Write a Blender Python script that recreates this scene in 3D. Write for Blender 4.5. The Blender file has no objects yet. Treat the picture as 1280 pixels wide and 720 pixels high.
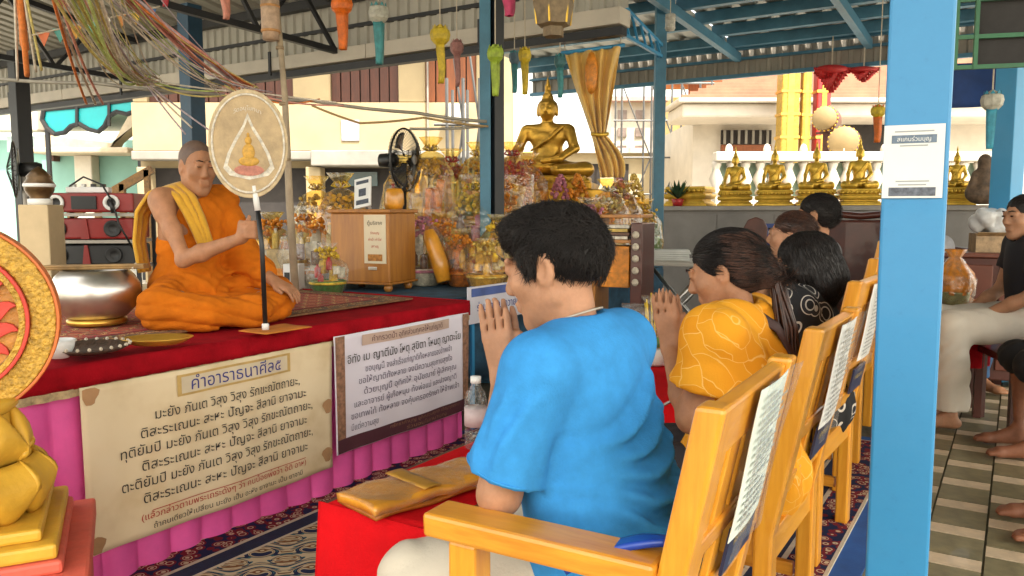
import bpy, math, random
import numpy as np
from mathutils import Vector, Matrix, Euler
random.seed(7); rng = np.random.default_rng(11)
R = math.radians
SC = bpy.context.scene
COL = SC.collection
# ------------------------------------------------------------------ camera
F = 1000.0 / 1280.0
PITCH = R(5.43)
CAMZ = 1.2
cam = bpy.data.objects.new('camera', bpy.data.cameras.new('camera')); COL.objects.link(cam)
cam.data.sensor_width = 36; cam.data.lens = 36 * F
cam.data.clip_start = 0.05; cam.data.clip_end = 2000
cam.location = (0, 0, CAMZ); cam.rotation_euler = (math.pi / 2 - PITCH, 0, 0)
SC.camera = cam
# ------------------------------------------------------------------ sky, sun, exposure
SUN_EL, SUN_AZ = R(58), R(150)           # azimuth of the sun seen from the origin, clockwise from +Y
w = bpy.data.worlds.new('World'); SC.world = w; w.use_nodes = True
nt = w.node_tree; bg = nt.nodes['Background']
sky = nt.nodes.new('ShaderNodeTexSky'); sky.sky_type = 'NISHITA'; sky.sun_disc = False
sky.sun_elevation = SUN_EL; sky.sun_rotation = SUN_AZ; sky.air_density = 1.0; sky.dust_density = 3.0; sky.ozone_density = 1.0
hs = nt.nodes.new('ShaderNodeHueSaturation'); hs.inputs['Saturation'].default_value = .45; nt.links.new(sky.outputs[0], hs.inputs['Color']); tn = nt.nodes.new('ShaderNodeMix'); tn.data_type = 'RGBA'; tn.blend_type = 'MULTIPLY'; tn.inputs[0].default_value = 1; tn.inputs[7].default_value = (1.08, .98, .80, 1); nt.links.new(hs.outputs[0], tn.inputs[6]); nt.links.new(tn.outputs[2], bg.inputs[0]); bg.inputs[1].default_value = 0.15
sun = bpy.data.objects.new('sun', bpy.data.lights.new('sun', 'SUN')); COL.objects.link(sun)
sun.data.energy = 2.0; sun.data.angle = R(1.0); sun.data.color = (1, .94, .85)
sd = Vector((math.sin(SUN_AZ) * math.cos(SUN_EL), math.cos(SUN_AZ) * math.cos(SUN_EL), math.sin(SUN_EL)))
sun.rotation_euler = sd.to_track_quat('Z', 'Y').to_euler(); sun.location = (0, 0, 20)
SC.view_settings.view_transform = 'Standard'; SC.view_settings.look = 'None'
SC.view_settings.gamma = 1; SC.view_settings.exposure = 2.45
SC.render.engine = 'CYCLES'
try:
    SC.cycles.max_bounces = 8; SC.cycles.diffuse_bounces = 4; SC.cycles.transparent_max_bounces = 16
    SC.cycles.caustics_reflective = False; SC.cycles.caustics_refractive = False
    SC.cycles.use_denoising = True; SC.cycles.sample_clamp_indirect = 6
except Exception: pass

# ------------------------------------------------------------------ plan: the pavilion grid
TH = math.atan2(.845, .534)              # local x -> a (along the chair row), local y -> b (towards the monk)
def G(a, b, z=0.0): return Vector((.534 * a - .845 * b, .845 * a + .534 * b, z))
def W(px, py, Y):                        # point at distance Y ahead seen at photograph position px, py
    u, v = (px - 640) / 1000, (360 - py) / 1000
    d = Vector((u, math.cos(PITCH) + v * math.sin(PITCH), -math.sin(PITCH) + v * math.cos(PITCH)))
    s = Y / d.y
    return Vector((d.x * s, Y, CAMZ + d.z * s))
def AB(p): return (p.x * .534 + p.y * .845, -p.x * .845 + p.y * .534, p.z)

# ------------------------------------------------------------------ materials
MATS = {}
def mat(name, col, rough=.6, metal=0.0, var=.12, vscale=6.0, bump=.0, bscale=40.0, col2=None, spec=.5, coat=0.0, trans=0.0, sheen=0.0, emit=None, coords='Object', stretch=None, alpha=None):
    if name in MATS: return MATS[name]
    m = bpy.data.materials.new(name); m.use_nodes = True; MATS[name] = m
    n, l = m.node_tree.nodes, m.node_tree.links
    p = n['Principled BSDF']
    p.inputs['Roughness'].default_value = rough; p.inputs['Metallic'].default_value = metal
    p.inputs['Specular IOR Level'].default_value = spec; p.inputs['Coat Weight'].default_value = coat
    p.inputs['Transmission Weight'].default_value = trans; p.inputs['Sheen Weight'].default_value = sheen
    if alpha is not None: p.inputs['Alpha'].default_value = alpha
    c1 = (*col, 1)
    c2 = (*col2, 1) if col2 else (*[min(1, c * (1 - 2.2 * var)) if var else c for c in col], 1)
    tc = n.new('ShaderNodeTexCoord')
    src = tc.outputs[coords]
    if stretch:
        mp = n.new('ShaderNodeMapping'); mp.inputs['Scale'].default_value = stretch
        l.new(src, mp.inputs[0]); src = mp.outputs[0]
    if var or col2:
        nz = n.new('ShaderNodeTexNoise'); nz.inputs['Scale'].default_value = vscale; nz.inputs['Detail'].default_value = 6; nz.inputs['Roughness'].default_value = .62
        l.new(src, nz.inputs['Vector'])
        rp = n.new('ShaderNodeValToRGB'); rp.color_ramp.elements[0].position = .32; rp.color_ramp.elements[1].position = .68
        rp.color_ramp.elements[0].color = c2; rp.color_ramp.elements[1].color = c1
        l.new(nz.outputs[0], rp.inputs[0]); l.new(rp.outputs[0], p.inputs['Base Color'])
        mr = n.new('ShaderNodeMapRange'); mr.inputs[3].default_value = max(0.03, rough - .08); mr.inputs[4].default_value = min(1, rough + .1)
        l.new(nz.outputs[0], mr.inputs[0]); l.new(mr.outputs[0], p.inputs['Roughness'])
    else: p.inputs['Base Color'].default_value = c1
    if bump:
        nb = n.new('ShaderNodeTexNoise'); nb.inputs['Scale'].default_value = bscale; nb.inputs['Detail'].default_value = 4
        l.new(src, nb.inputs['Vector'])
        bp = n.new('ShaderNodeBump'); bp.inputs['Strength'].default_value = bump; bp.inputs['Distance'].default_value = .01
        l.new(nb.outputs[0], bp.inputs['Height']); l.new(bp.outputs[0], p.inputs['Normal'])
    if emit: p.inputs['Emission Color'].default_value = (*emit[0], 1); p.inputs['Emission Strength'].default_value = emit[1]
    return m

def film(name, tint=(1, 1, 1), amount=.22, rough=.08):
    if name in MATS: return MATS[name]
    m = bpy.data.materials.new(name); m.use_nodes = True; MATS[name] = m
    n, l = m.node_tree.nodes, m.node_tree.links
    for x in list(n):
        if x.type == 'BSDF_PRINCIPLED': n.remove(x)
    out = [x for x in n if x.type == 'OUTPUT_MATERIAL'][0]
    t = n.new('ShaderNodeBsdfTransparent'); t.inputs[0].default_value = (*tint, 1)
    g = n.new('ShaderNodeBsdfGlossy'); g.inputs['Roughness'].default_value = rough; g.inputs[0].default_value = (1, 1, 1, 1)
    d = n.new('ShaderNodeBsdfDiffuse'); d.inputs[0].default_value = (.8, .8, .78, 1)
    lw = n.new('ShaderNodeLayerWeight'); lw.inputs[0].default_value = .45
    tc = n.new('ShaderNodeTexCoord'); nz = n.new('ShaderNodeTexNoise'); nz.inputs['Scale'].default_value = 28; nz.inputs['Detail'].default_value = 3
    l.new(tc.outputs['Object'], nz.inputs['Vector'])
    bp = n.new('ShaderNodeBump'); bp.inputs['Strength'].default_value = .7; bp.inputs['Distance'].default_value = .02
    l.new(nz.outputs[0], bp.inputs['Height']); l.new(bp.outputs[0], g.inputs['Normal']); l.new(bp.outputs[0], lw.inputs['Normal'])
    mx = n.new('ShaderNodeMixShader'); mx.inputs[0].default_value = .22; l.new(g.outputs[0], mx.inputs[1]); l.new(d.outputs[0], mx.inputs[2])
    mu = n.new('ShaderNodeMath'); mu.operation = 'MULTIPLY_ADD'; mu.inputs[1].default_value = .30; mu.inputs[2].default_value = amount * .18
    l.new(lw.outputs['Facing'], mu.inputs[0])
    ms = n.new('ShaderNodeMixShader'); l.new(mu.outputs[0], ms.inputs[0]); l.new(t.outputs[0], ms.inputs[1]); l.new(mx.outputs[0], ms.inputs[2])
    l.new(ms.outputs[0], out.inputs[0])
    return m

def ramp_mat(name, stops, kind='voronoi', scale=12, rough=.85, bump=.25, dist=0.0, stretch=(1, 1, 1), const=True):
    if name in MATS: return MATS[name]
    m = bpy.data.materials.new(name); m.use_nodes = True; MATS[name] = m
    n, l = m.node_tree.nodes, m.node_tree.links; p = n['Principled BSDF']; p.inputs['Roughness'].default_value = rough; p.inputs['Specular IOR Level'].default_value = .2
    tc = n.new('ShaderNodeTexCoord'); mp = n.new('ShaderNodeMapping'); mp.inputs['Scale'].default_value = stretch; l.new(tc.outputs['Object'], mp.inputs[0])
    if kind == 'brick': mp.inputs['Rotation'].default_value = (.9, .5, .6)
    src = mp.outputs[0]
    if dist:
        nz = n.new('ShaderNodeTexNoise'); nz.inputs['Scale'].default_value = scale * .6; l.new(src, nz.inputs['Vector'])
        mx = n.new('ShaderNodeMix'); mx.data_type = 'RGBA'; mx.inputs[0].default_value = dist; l.new(src, mx.inputs[6]); l.new(nz.outputs['Color'], mx.inputs[7]); src = mx.outputs[2]
    if kind == 'voronoi':
        t = n.new('ShaderNodeTexVoronoi'); t.inputs['Scale'].default_value = scale; o = t.outputs['Distance']
    elif kind == 'magic':
        t = n.new('ShaderNodeTexMagic'); t.turbulence_depth = 4; t.inputs['Scale'].default_value = scale; t.inputs['Distortion'].default_value = 1.6; o = t.outputs['Fac']
    elif kind == 'edge':
        t = n.new('ShaderNodeTexVoronoi'); t.feature = 'DISTANCE_TO_EDGE'; t.inputs['Scale'].default_value = scale; o = t.outputs['Distance']
    elif kind == 'brick':
        t = n.new('ShaderNodeTexBrick'); t.inputs['Scale'].default_value = scale; t.inputs['Mortar Size'].default_value = .02; t.inputs['Mortar Smooth'].default_value = .6; t.inputs['Brick Width'].default_value = .7; t.inputs['Row Height'].default_value = .55
        for k_, (pos, c) in zip(('Color1', 'Color2', 'Mortar'), stops): t.inputs[k_].default_value = (*c, 1)
        o = t.outputs['Color']
    elif kind == 'wave':
        t = n.new('ShaderNodeTexWave'); t.inputs['Scale'].default_value = scale; t.inputs['Distortion'].default_value = 6; o = t.outputs['Fac']
    else:
        t = n.new('ShaderNodeTexNoise'); t.inputs['Scale'].default_value = scale; t.inputs['Detail'].default_value = 8; o = t.outputs[0]
    l.new(src, t.inputs['Vector'])
    rp = n.new('ShaderNodeValToRGB'); rp.color_ramp.interpolation = 'CONSTANT' if const else 'LINEAR'
    while len(rp.color_ramp.elements) < len(stops): rp.color_ramp.elements.new(.5)
    for e, (pos, c) in zip(rp.color_ramp.elements, stops): e.position = pos; e.color = (*c, 1)
    l.new(o, rp.inputs[0]); l.new(o if kind == 'brick' else rp.outputs[0], p.inputs['Base Color'])
    if bump:
        nb = n.new('ShaderNodeTexNoise'); nb.inputs['Scale'].default_value = 220; l.new(tc.outputs['Object'], nb.inputs['Vector'])
        bp = n.new('ShaderNodeBump'); bp.inputs['Strength'].default_value = bump; bp.inputs['Distance'].default_value = .004
        l.new(nb.outputs[0], bp.inputs['Height']); l.new(bp.outputs[0], p.inputs['Normal'])
    return m

# ------------------------------------------------------------------ objects
def tag(o, label=None, cat=None, group=None, kind=None):
    if label: o['label'] = label
    if cat: o['category'] = cat
    if group: o['group'] = group
    if kind: o['kind'] = kind
    return o
def thing(name, label, cat, loc=(0, 0, 0), rz=0.0, group=None, scale=1.0):
    o = bpy.data.objects.new(name, None); COL.objects.link(o); o.location = loc; o.rotation_euler = (0, 0, rz); o.scale = (scale,) * 3
    o.empty_display_size = .1
    return tag(o, label, cat, group)
def copy_tree(o, parent=None):
    c = o.copy(); COL.objects.link(c); c.parent = parent
    for ch in list(o.children): copy_tree(ch, c)
    return c
def make_mesh(name, v, f):
    me = bpy.data.meshes.new(name)
    if isinstance(f, np.ndarray):
        nf, k = f.shape
        me.vertices.add(len(v)); me.vertices.foreach_set('co', np.asarray(v, np.float32).ravel())
        me.loops.add(nf * k); me.loops.foreach_set('vertex_index', f.astype(np.int32).ravel())
        me.polygons.add(nf); me.polygons.foreach_set('loop_start', np.arange(0, nf * k, k, dtype=np.int32))
        me.update(calc_edges=True); me.validate()
    else:
        me.from_pydata([tuple(x) for x in v], [], f); me.update()
    return me
def obj(name, me, m=None, parent=None, smooth=False, bevel=0.0, loc=None, rot=None):
    o = bpy.data.objects.new(name, me); COL.objects.link(o)
    if m is not None and not len(me.materials): me.materials.append(m)
    if parent: o.parent = parent
    if smooth: me.polygons.foreach_set('use_smooth', [True] * len(me.polygons))
    if bevel:
        b = o.modifiers.new('bevel', 'BEVEL'); b.width = bevel; b.segments = 2; b.limit_method = 'ANGLE'
    if loc is not None: o.location = loc
    if rot is not None: o.rotation_euler = rot
    return o
class MB:
    def __init__(s): s.v = []; s.f = []
    def add(s, v, f):
        n = len(s.v); s.v += [Vector(x) for x in v]; s.f += [tuple(i + n for i in q) for q in f]; return s
    def box(s, c, size, rot=None):
        c = Vector(c); x, y, z = (k / 2 for k in size)
        pts = [Vector(p) for p in ((-x, -y, -z), (x, -y, -z), (x, y, -z), (-x, y, -z), (-x, -y, z), (x, -y, z), (x, y, z), (-x, y, z))]
        if rot is not None:
            m = rot if isinstance(rot, Matrix) else Euler(rot).to_matrix(); pts = [m @ p for p in pts]
        return s.add([c + p for p in pts], [(3, 2, 1, 0), (4, 5, 6, 7), (0, 1, 5, 4), (1, 2, 6, 5), (2, 3, 7, 6), (3, 0, 4, 7)])
    def bx(s, x0, x1, y0, y1, z0, z1): return s.box(((x0 + x1) / 2, (y0 + y1) / 2, (z0 + z1) / 2), (x1 - x0, y1 - y0, z1 - z0))
    def bar(s, p, q, w, h=None, up=(0, 0, 1)):
        p, q = Vector(p), Vector(q); d = q - p; L = d.length; d.normalize(); up = Vector(up)
        if abs(d.dot(up)) > .98: up = Vector((0, 1, 0))
        r = d.cross(up).normalized(); u = r.cross(d)
        return s.box((p + q) / 2, (w, L, h or w), Matrix((r, d, u)).transposed())
    def tube(s, pts, r, n=8, cap=True):
        pts = [Vector(p) for p in pts]; k = len(pts); rr = r if isinstance(r, (list, tuple)) else [r] * k
        v = []; up = Vector((0, 0, 1)); prev = None
        for i, p in enumerate(pts):
            d = (pts[min(i + 1, k - 1)] - pts[max(i - 1, 0)])
            d = d.normalized() if d.length > 1e-9 else Vector((0, 0, 1))
            if prev is None:
                x = d.cross(up if abs(d.z) < .95 else Vector((1, 0, 0))).normalized()
            else: x = (prev - d * prev.dot(d)).normalized()
            prev = x; y = d.cross(x)
            for j in range(n):
                a = 2 * math.pi * j / n; v.append(p + (x * math.cos(a) + y * math.sin(a)) * rr[i])
        f = [(i * n + j, i * n + (j + 1) % n, (i + 1) * n + (j + 1) % n, (i + 1) * n + j) for i in range(k - 1) for j in range(n)]
        if cap: f += [tuple(range(n - 1, -1, -1)), tuple(range((k - 1) * n, k * n))]
        return s.add(v, f)
    def lathe(s, prof, n=24, c=(0, 0, 0), fn=None):
        c = Vector(c); v = []
        for (r, z) in prof:
            for j in range(n):
                a = 2 * math.pi * j / n; k = fn(a, z) if fn else 1.0
                v.append(c + Vector((r * k * math.cos(a), r * k * math.sin(a), z)))
        m = len(prof)
        f = [(i * n + j, i * n + (j + 1) % n, (i + 1) * n + (j + 1) % n, (i + 1) * n + j) for i in range(m - 1) for j in range(n)]
        f += [tuple(range(n - 1, -1, -1)), tuple(range((m - 1) * n, m * n))]
        return s.add(v, f)
    def sphere(s, c, r, n=10, m=7):
        r = r if isinstance(r, (tuple, list)) else (r, r, r); c = Vector(c); v = []
        for i in range(1, m):
            t = math.pi * i / m
            for j in range(n):
                a = 2 * math.pi * j / n; v.append(c + Vector((r[0] * math.sin(t) * math.cos(a), r[1] * math.sin(t) * math.sin(a), -r[2] * math.cos(t))))
        v += [c + Vector((0, 0, -r[2])), c + Vector((0, 0, r[2]))]; B = (m - 1) * n
        f = [(i * n + j, i * n + (j + 1) % n, (i + 1) * n + (j + 1) % n, (i + 1) * n + j) for i in range(m - 2) for j in range(n)]
        f += [((j + 1) % n, j, B) for j in range(n)] + [((m - 2) * n + j, (m - 2) * n + (j + 1) % n, B + 1) for j in range(n)]
        return s.add(v, f)
    def prism(s, poly, t, M=None):       # poly in x,z ; thickness along y, centred
        n = len(poly); v = [Vector((x, -t / 2, z)) for x, z in poly] + [Vector((x, t / 2, z)) for x, z in poly]
        if M is not None: v = [M @ p for p in v]
        return s.add(v, [tuple(range(n)), tuple(range(2 * n - 1, n - 1, -1))] + [(i, i + n, (i + 1) % n + n, (i + 1) % n) for i in range(n)])
    def sheet(s, fn, nu, nv, t=0.0):     # fn(u,v)->point ; closed slab when t
        P = [[Vector(fn(i / nu, j / nv)) for j in range(nv + 1)] for i in range(nu + 1)]
        v = [p for r in P for p in r]; k = nv + 1
        f = [(i * k + j, (i + 1) * k + j, (i + 1) * k + j + 1, i * k + j + 1) for i in range(nu) for j in range(nv)]
        if t:
            N = []
            for i in range(nu + 1):
                for j in range(nv + 1):
                    du = P[min(i + 1, nu)][j] - P[max(i - 1, 0)][j]; dv = P[i][min(j + 1, nv)] - P[i][max(j - 1, 0)]
                    N.append(du.cross(dv).normalized())
            n = len(v); v = v + [p - q * t for p, q in zip(v, N)]
            f += [tuple(x + n for x in reversed(q)) for q in f]
            ed = [(i * k, (i + 1) * k) for i in range(nu)] + [(nu * k + j, nu * k + j + 1) for j in range(nv)] + [((i + 1) * k + nv, i * k + nv) for i in range(nu)] + [(j + 1, j) for j in range(nv)]
            f += [(b, a, a + n, b + n) for a, b in ed]
        return s.add(v, f)
    def build(s, name, m, parent=None, smooth=False, bevel=0.0, **k):
        return obj(name, make_mesh(name, s.v, s.f), m, parent, smooth, bevel, **k)
def text(body, size, m, parent, loc, rot, name='lettering', align='CENTER', width=None):
    cu = bpy.data.curves.new('t', 'FONT'); cu.body = body; cu.size = size; cu.align_x = align; cu.resolution_u = 2
    o = bpy.data.objects.new('t', cu); COL.objects.link(o)
    me = bpy.data.meshes.new_from_object(o.evaluated_get(bpy.context.evaluated_depsgraph_get()))
    COL.objects.unlink(o); bpy.data.objects.remove(o); me.name = name
    if width and len(me.vertices):
        xs = [v.co.x for v in me.vertices]; s = width / max(1e-6, max(xs) - min(xs))
        for v in me.vertices: v.co.x *= s
    me.materials.clear()
    o = obj(name, me, m, parent, loc=loc, rot=rot); o['kind'] = 'stuff'; return o

# ------------------------------------------------------------------ implicit surfaces for bodies, robes, statues
class Field:
    def __init__(s, lo, hi, h):
        s.lo = np.array(lo, float); s.h = h; s.n = np.ceil((np.array(hi) - s.lo) / h).astype(int) + 1
        s.V = np.full(s.n, 1.0, np.float32)
    def _win(s, lo, hi):
        i0 = np.clip(np.floor((lo - s.lo) / s.h).astype(int), 0, s.n - 1); i1 = np.clip(np.ceil((hi - s.lo) / s.h).astype(int) + 1, 1, s.n)
        sl = tuple(slice(a, b) for a, b in zip(i0, i1))
        ax = [s.lo[k] + s.h * np.arange(i0[k], i1[k]) for k in range(3)]
        return sl, np.meshgrid(*ax, indexing='ij')
    def _mix(s, sl, d, k, op):
        a = s.V[sl]
        if op == 'sub':
            d = -d; h = np.maximum(k - np.abs(a - d), 0) / k; s.V[sl] = np.maximum(a, d) + h * h * k * .25
        else:
            h = np.maximum(k - np.abs(a - d), 0) / k; s.V[sl] = np.minimum(a, d) - h * h * k * .25
    def cap(s, p, q, r1, r2=None, k=.02, op='add', clip=False):
        p, q = np.array(p, float), np.array(q, float); r2 = r1 if r2 is None else r2
        m = max(r1, r2) + k + 3 * s.h
        sl, (X, Y, Z) = s._win(np.minimum(p, q) - m, np.maximum(p, q) + m)
        if X.size == 0: return s
        d = q - p; L2 = max(d @ d, 1e-12)
        tt = ((X - p[0]) * d[0] + (Y - p[1]) * d[1] + (Z - p[2]) * d[2]) / L2; t = np.clip(tt, 0, 1)
        D = np.sqrt((X - p[0] - t * d[0]) ** 2 + (Y - p[1] - t * d[1]) ** 2 + (Z - p[2] - t * d[2]) ** 2) - (r1 + (r2 - r1) * t)
        if clip: D = np.maximum(D, (tt - 1) * math.sqrt(L2))
        s._mix(sl, D.astype(np.float32), k, op); return s
    def chain(s, pts, rs, k=.02, **kw):
        for i in range(len(pts) - 1): s.cap(pts[i], pts[i + 1], rs[i], rs[i + 1], k, **kw)
        return s
    def ell(s, c, r, k=.02, op='add', rot=None):
        c = np.array(c, float); r = np.array(r, float) if not np.isscalar(r) else np.full(3, r)
        m = r.max() + k + 3 * s.h; sl, (X, Y, Z) = s._win(c - m, c + m)
        if X.size == 0: return s
        x, y, z = X - c[0], Y - c[1], Z - c[2]
        if rot is not None:
            M = np.array(Euler(rot).to_matrix()).T if not isinstance(rot, np.ndarray) else rot.T
            x, y, z = (M[i, 0] * x + M[i, 1] * y + M[i, 2] * z for i in range(3))
        k0 = np.sqrt((x / r[0]) ** 2 + (y / r[1]) ** 2 + (z / r[2]) ** 2); k1 = np.sqrt((x / r[0] ** 2) ** 2 + (y / r[1] ** 2) ** 2 + (z / r[2] ** 2) ** 2)
        D = k0 * (k0 - 1) / np.maximum(k1, 1e-6)
        s._mix(sl, D.astype(np.float32), k, op); return s
    def box(s, c, hs, rad=.01, k=.02, op='add'):
        c = np.array(c, float); hs = np.array(hs, float); m = hs + k + 3 * s.h; sl, (X, Y, Z) = s._win(c - m, c + m)
        q = [np.abs(A - c[i]) - hs[i] + rad for i, A in enumerate((X, Y, Z))]
        D = np.sqrt(sum(np.maximum(a, 0) ** 2 for a in q)) + np.minimum(np.maximum(np.maximum(q[0], q[1]), q[2]), 0) - rad
        s._mix(sl, D.astype(np.float32), k, op); return s
    def disp(s, fn):
        ax = [s.lo[k] + s.h * np.arange(s.n[k]) for k in range(3)]
        m = np.argwhere(np.abs(s.V) < .05)
        P = s.lo + m * s.h
        s.V[tuple(m.T)] += fn(P[:, 0], P[:, 1], P[:, 2]).astype(np.float32); return s
    def mesh(s, name='body', smooth=1):
        V, n = s.V, s.n
        V[0] = V[-1] = 1; V[:, 0] = V[:, -1] = 1; V[:, :, 0] = V[:, :, -1] = 1
        cs = n - 1; FI, PP, Q = [], [], []
        for ax in range(3):
            s0 = [slice(None)] * 3; s1 = [slice(None)] * 3; s0[ax] = slice(0, -1); s1[ax] = slice(1, None)
            A, B = V[tuple(s0)], V[tuple(s1)]; idx = np.argwhere((A < 0) != (B < 0)); o1, o2 = (ax + 1) % 3, (ax + 2) % 3
            idx = idx[(idx[:, o1] > 0) & (idx[:, o1] < n[o1] - 1) & (idx[:, o2] > 0) & (idx[:, o2] < n[o2] - 1)]
            a, b = A[tuple(idx.T)], B[tuple(idx.T)]
            p = idx.astype(float); p[:, ax] += a / (a - b); cells = []
            for d1, d2 in ((0, 0), (-1, 0), (-1, -1), (0, -1)):
                c = idx.copy(); c[:, o1] += d1; c[:, o2] += d2; f = np.ravel_multi_index(c.T, cs); cells.append(f); FI.append(f); PP.append(p)
            q = np.stack(cells, 1); fl = a > 0; q[fl] = q[fl][:, ::-1]; Q.append(q)
        FI = np.concatenate(FI); PP = np.concatenate(PP); Q = np.concatenate(Q)
        u, inv = np.unique(FI, return_inverse=True); cnt = np.bincount(inv)
        P = np.stack([np.bincount(inv, PP[:, k]) / cnt for k in range(3)], 1)
        q = np.searchsorted(u, Q)
        e = np.concatenate([q[:, [0, 1]], q[:, [1, 2]], q[:, [2, 3]], q[:, [3, 0]]]); e = np.concatenate([e, e[:, ::-1]])
        dg = np.bincount(e[:, 0], minlength=len(P))
        for _ in range(smooth):
            P = P * .5 + .5 * np.stack([np.bincount(e[:, 0], P[e[:, 1], k], len(P)) for k in range(3)], 1) / dg[:, None]
        s.P = s.lo + P * s.h; s.q = q
        return make_mesh(name, s.P, q)
    def build(s, name, m, parent, smooth=1): return obj(name, s.mesh(name, smooth), m, parent, True)
def grad_normals(P, q):
    n = np.cross(P[q[:, 2]] - P[q[:, 0]], P[q[:, 3]] - P[q[:, 1]]); N = np.zeros_like(P)
    for k in range(4): np.add.at(N, q[:, k], n)
    return N / np.maximum(np.linalg.norm(N, axis=1, keepdims=True), 1e-9)
# ================================================================== SETTING
steel_blue = mat('blue_paint', (.04, .30, .58), .42, var=.06, vscale=3, bump=.06, bscale=30, coat=.1)
steel_dark = mat('dark_blue_paint', (.02, .07, .13), .45, var=.15, bump=.05)
steel_mid = mat('faded_blue_paint', (.065, .21, .32), .5, var=.15, bump=.05)
steel_black = mat('black_paint', (.012, .013, .016), .5, var=.1, bump=.05)
zinc = mat('roof_zinc', (.46, .44, .38), .5, metal=.1, var=.12, vscale=2)
zincb = mat('roof_sheet_pale', (.55, .56, .52), .5, metal=.1, var=.12, vscale=2)
white_p = mat('white_paint', (.56, .51, .43), .6, var=.09, vscale=2.5)
cream = mat('cream_render', (.38, .30, .175), .8, var=.10, vscale=1.2, bump=.1)
grout = mat('grout', (.14, .13, .09), .85, var=.2, vscale=20, bump=.2)
# ground and floor
g = MB().sheet(lambda u, v: ((u - .5) * 900, (v - .5) * 900, -.16), 8, 8).build('ground', mat('concrete_yard', (.48, .45, .39), .9, var=.12, vscale=.6, bump=.2)); tag(g, kind='structure')
fl = MB()
fl.box(G(1.5, 2.5, -.0795), (16, 18, .155), (0, 0, TH))
floor = fl.build('floor', grout); tag(floor, kind='structure')
# floor tiles: green-brown and beige bands in staggered columns
tile_g = mat('tile_green', (.24, .215, .12), .38, var=.22, vscale=14, bump=.05, coat=.1)
tile_b = mat('tile_beige', (.64, .52, .36), .38, var=.14, vscale=14, bump=.05, coat=.1)
tm = {}
def tile_mesh(key, sx, sy, m):
    if key not in tm:
        b = MB().bx(-sx / 2, sx / 2, -sy / 2, sy / 2, 0, .006); me = make_mesh('tile', b.v, b.f); me.materials.append(m); tm[key] = me
    return tm[key]
pat = {}
stuff_tiles = {'g': MB(), 'b': MB()}
ntile = 0
CW, P1, P2 = .19, .21, .10
for j in range(-28, 12):
    bb = .33 - j * CW
    off = 0 if j % 2 else .155
    for i in range(-6, 30):
        for (kk, L, s) in (('g', P1, 0), ('b', P2, P1)):
            aa = i * (P1 + P2) + off + s + L / 2
            c = G(aa, bb)
            if c.y < .3 or abs(c.x) > 6.5: continue
            px = 640 + 1000 * c.x / c.y; py = 265 + 1200 / c.y
            if bb > .66: continue
            seen = 1066 < px < 1300 and 428 < py < 760 and bb < .5
            if seen and ntile < 298:
                ntile += 1
                o = bpy.data.objects.new('tile', tile_mesh(kk, L - .008, CW - .008, tile_g if kk == 'g' else tile_b)); COL.objects.link(o)
                o.parent = floor; o.location = (c.x, c.y, .0 + random.uniform(-.0006, .0006)); o.rotation_euler = (random.uniform(-.003, .003), random.uniform(-.003, .003), TH)
            else:
                stuff_tiles[kk].box((c.x, c.y, .003), (L - .008, CW - .008, .006), (0, 0, TH))
for kk, m in (('g', tile_g), ('b', tile_b)):
    o = stuff_tiles[kk].build('floor_tiles', m, floor); o['kind'] = 'stuff'
# blue mat and the patterned carpet
mat_o = MB().box(G(2.3, 1.44, .012), (4.4, 2.12, .008), (0, 0, TH)).build('blue_mat', mat('blue_mat_cloth', (.02, .10, .36), .9, var=.15, bump=.2, bscale=120)); tag(mat_o, 'plain blue mat showing along the edge of the patterned carpet', 'mat')
NAVY, CRM, MAR, BRN, GLD, TEAL = (.012, .022, .07), (.56, .46, .31), (.19, .018, .028), (.20, .09, .04), (.45, .29, .09), (.03, .12, .16)
carp = thing('patterned_carpet', 'cream and navy patterned carpet with maroon border under the chairs', 'carpet', G(2.3, 1.455, .017), TH)
field_m = ramp_mat('carpet_field', [(0, NAVY), (.30, CRM), (.42, BRN), (.50, CRM), (.60, NAVY), (.72, TEAL), (.8, CRM)], 'magic', 5.2, stretch=(1, 1, .1))
bord_m = ramp_mat('carpet_border', [(0, CRM), (.2, MAR), (.34, CRM), (.42, MAR), (.6, NAVY)], 'voronoi', 26, stretch=(1, 1, .05))
line_m = mat('carpet_line', (.62, .54, .42), .95, var=.1, vscale=60, bump=.3, bscale=200)
def carpet(root, hx, hy, z, rings, fm):
    x, y = hx, hy
    for i, (wd, m, nm) in enumerate(rings):
        b = MB()
        b.bx(-x, x, -y, -y + wd, 0, z).bx(-x, x, y - wd, y, 0, z).bx(-x, -x + wd, -y + wd, y - wd, 0, z).bx(x - wd, x, -y + wd, y - wd, 0, z)
        b.build(nm, m, root); x -= wd; y -= wd
    MB().bx(-x, x, -y, y, 0, z).build('centre_field', fm, root)
carpet(carp, 2.1, .985, .008, [(.012, line_m, 'edge_line'), (.13, bord_m, 'border'), (.018, line_m, 'edge_line'), (.07, mat('carpet_navy', NAVY, .95, var=.2, vscale=50, bump=.3, bscale=200), 'border'), (.014, line_m, 'edge_line')], field_m)

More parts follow.
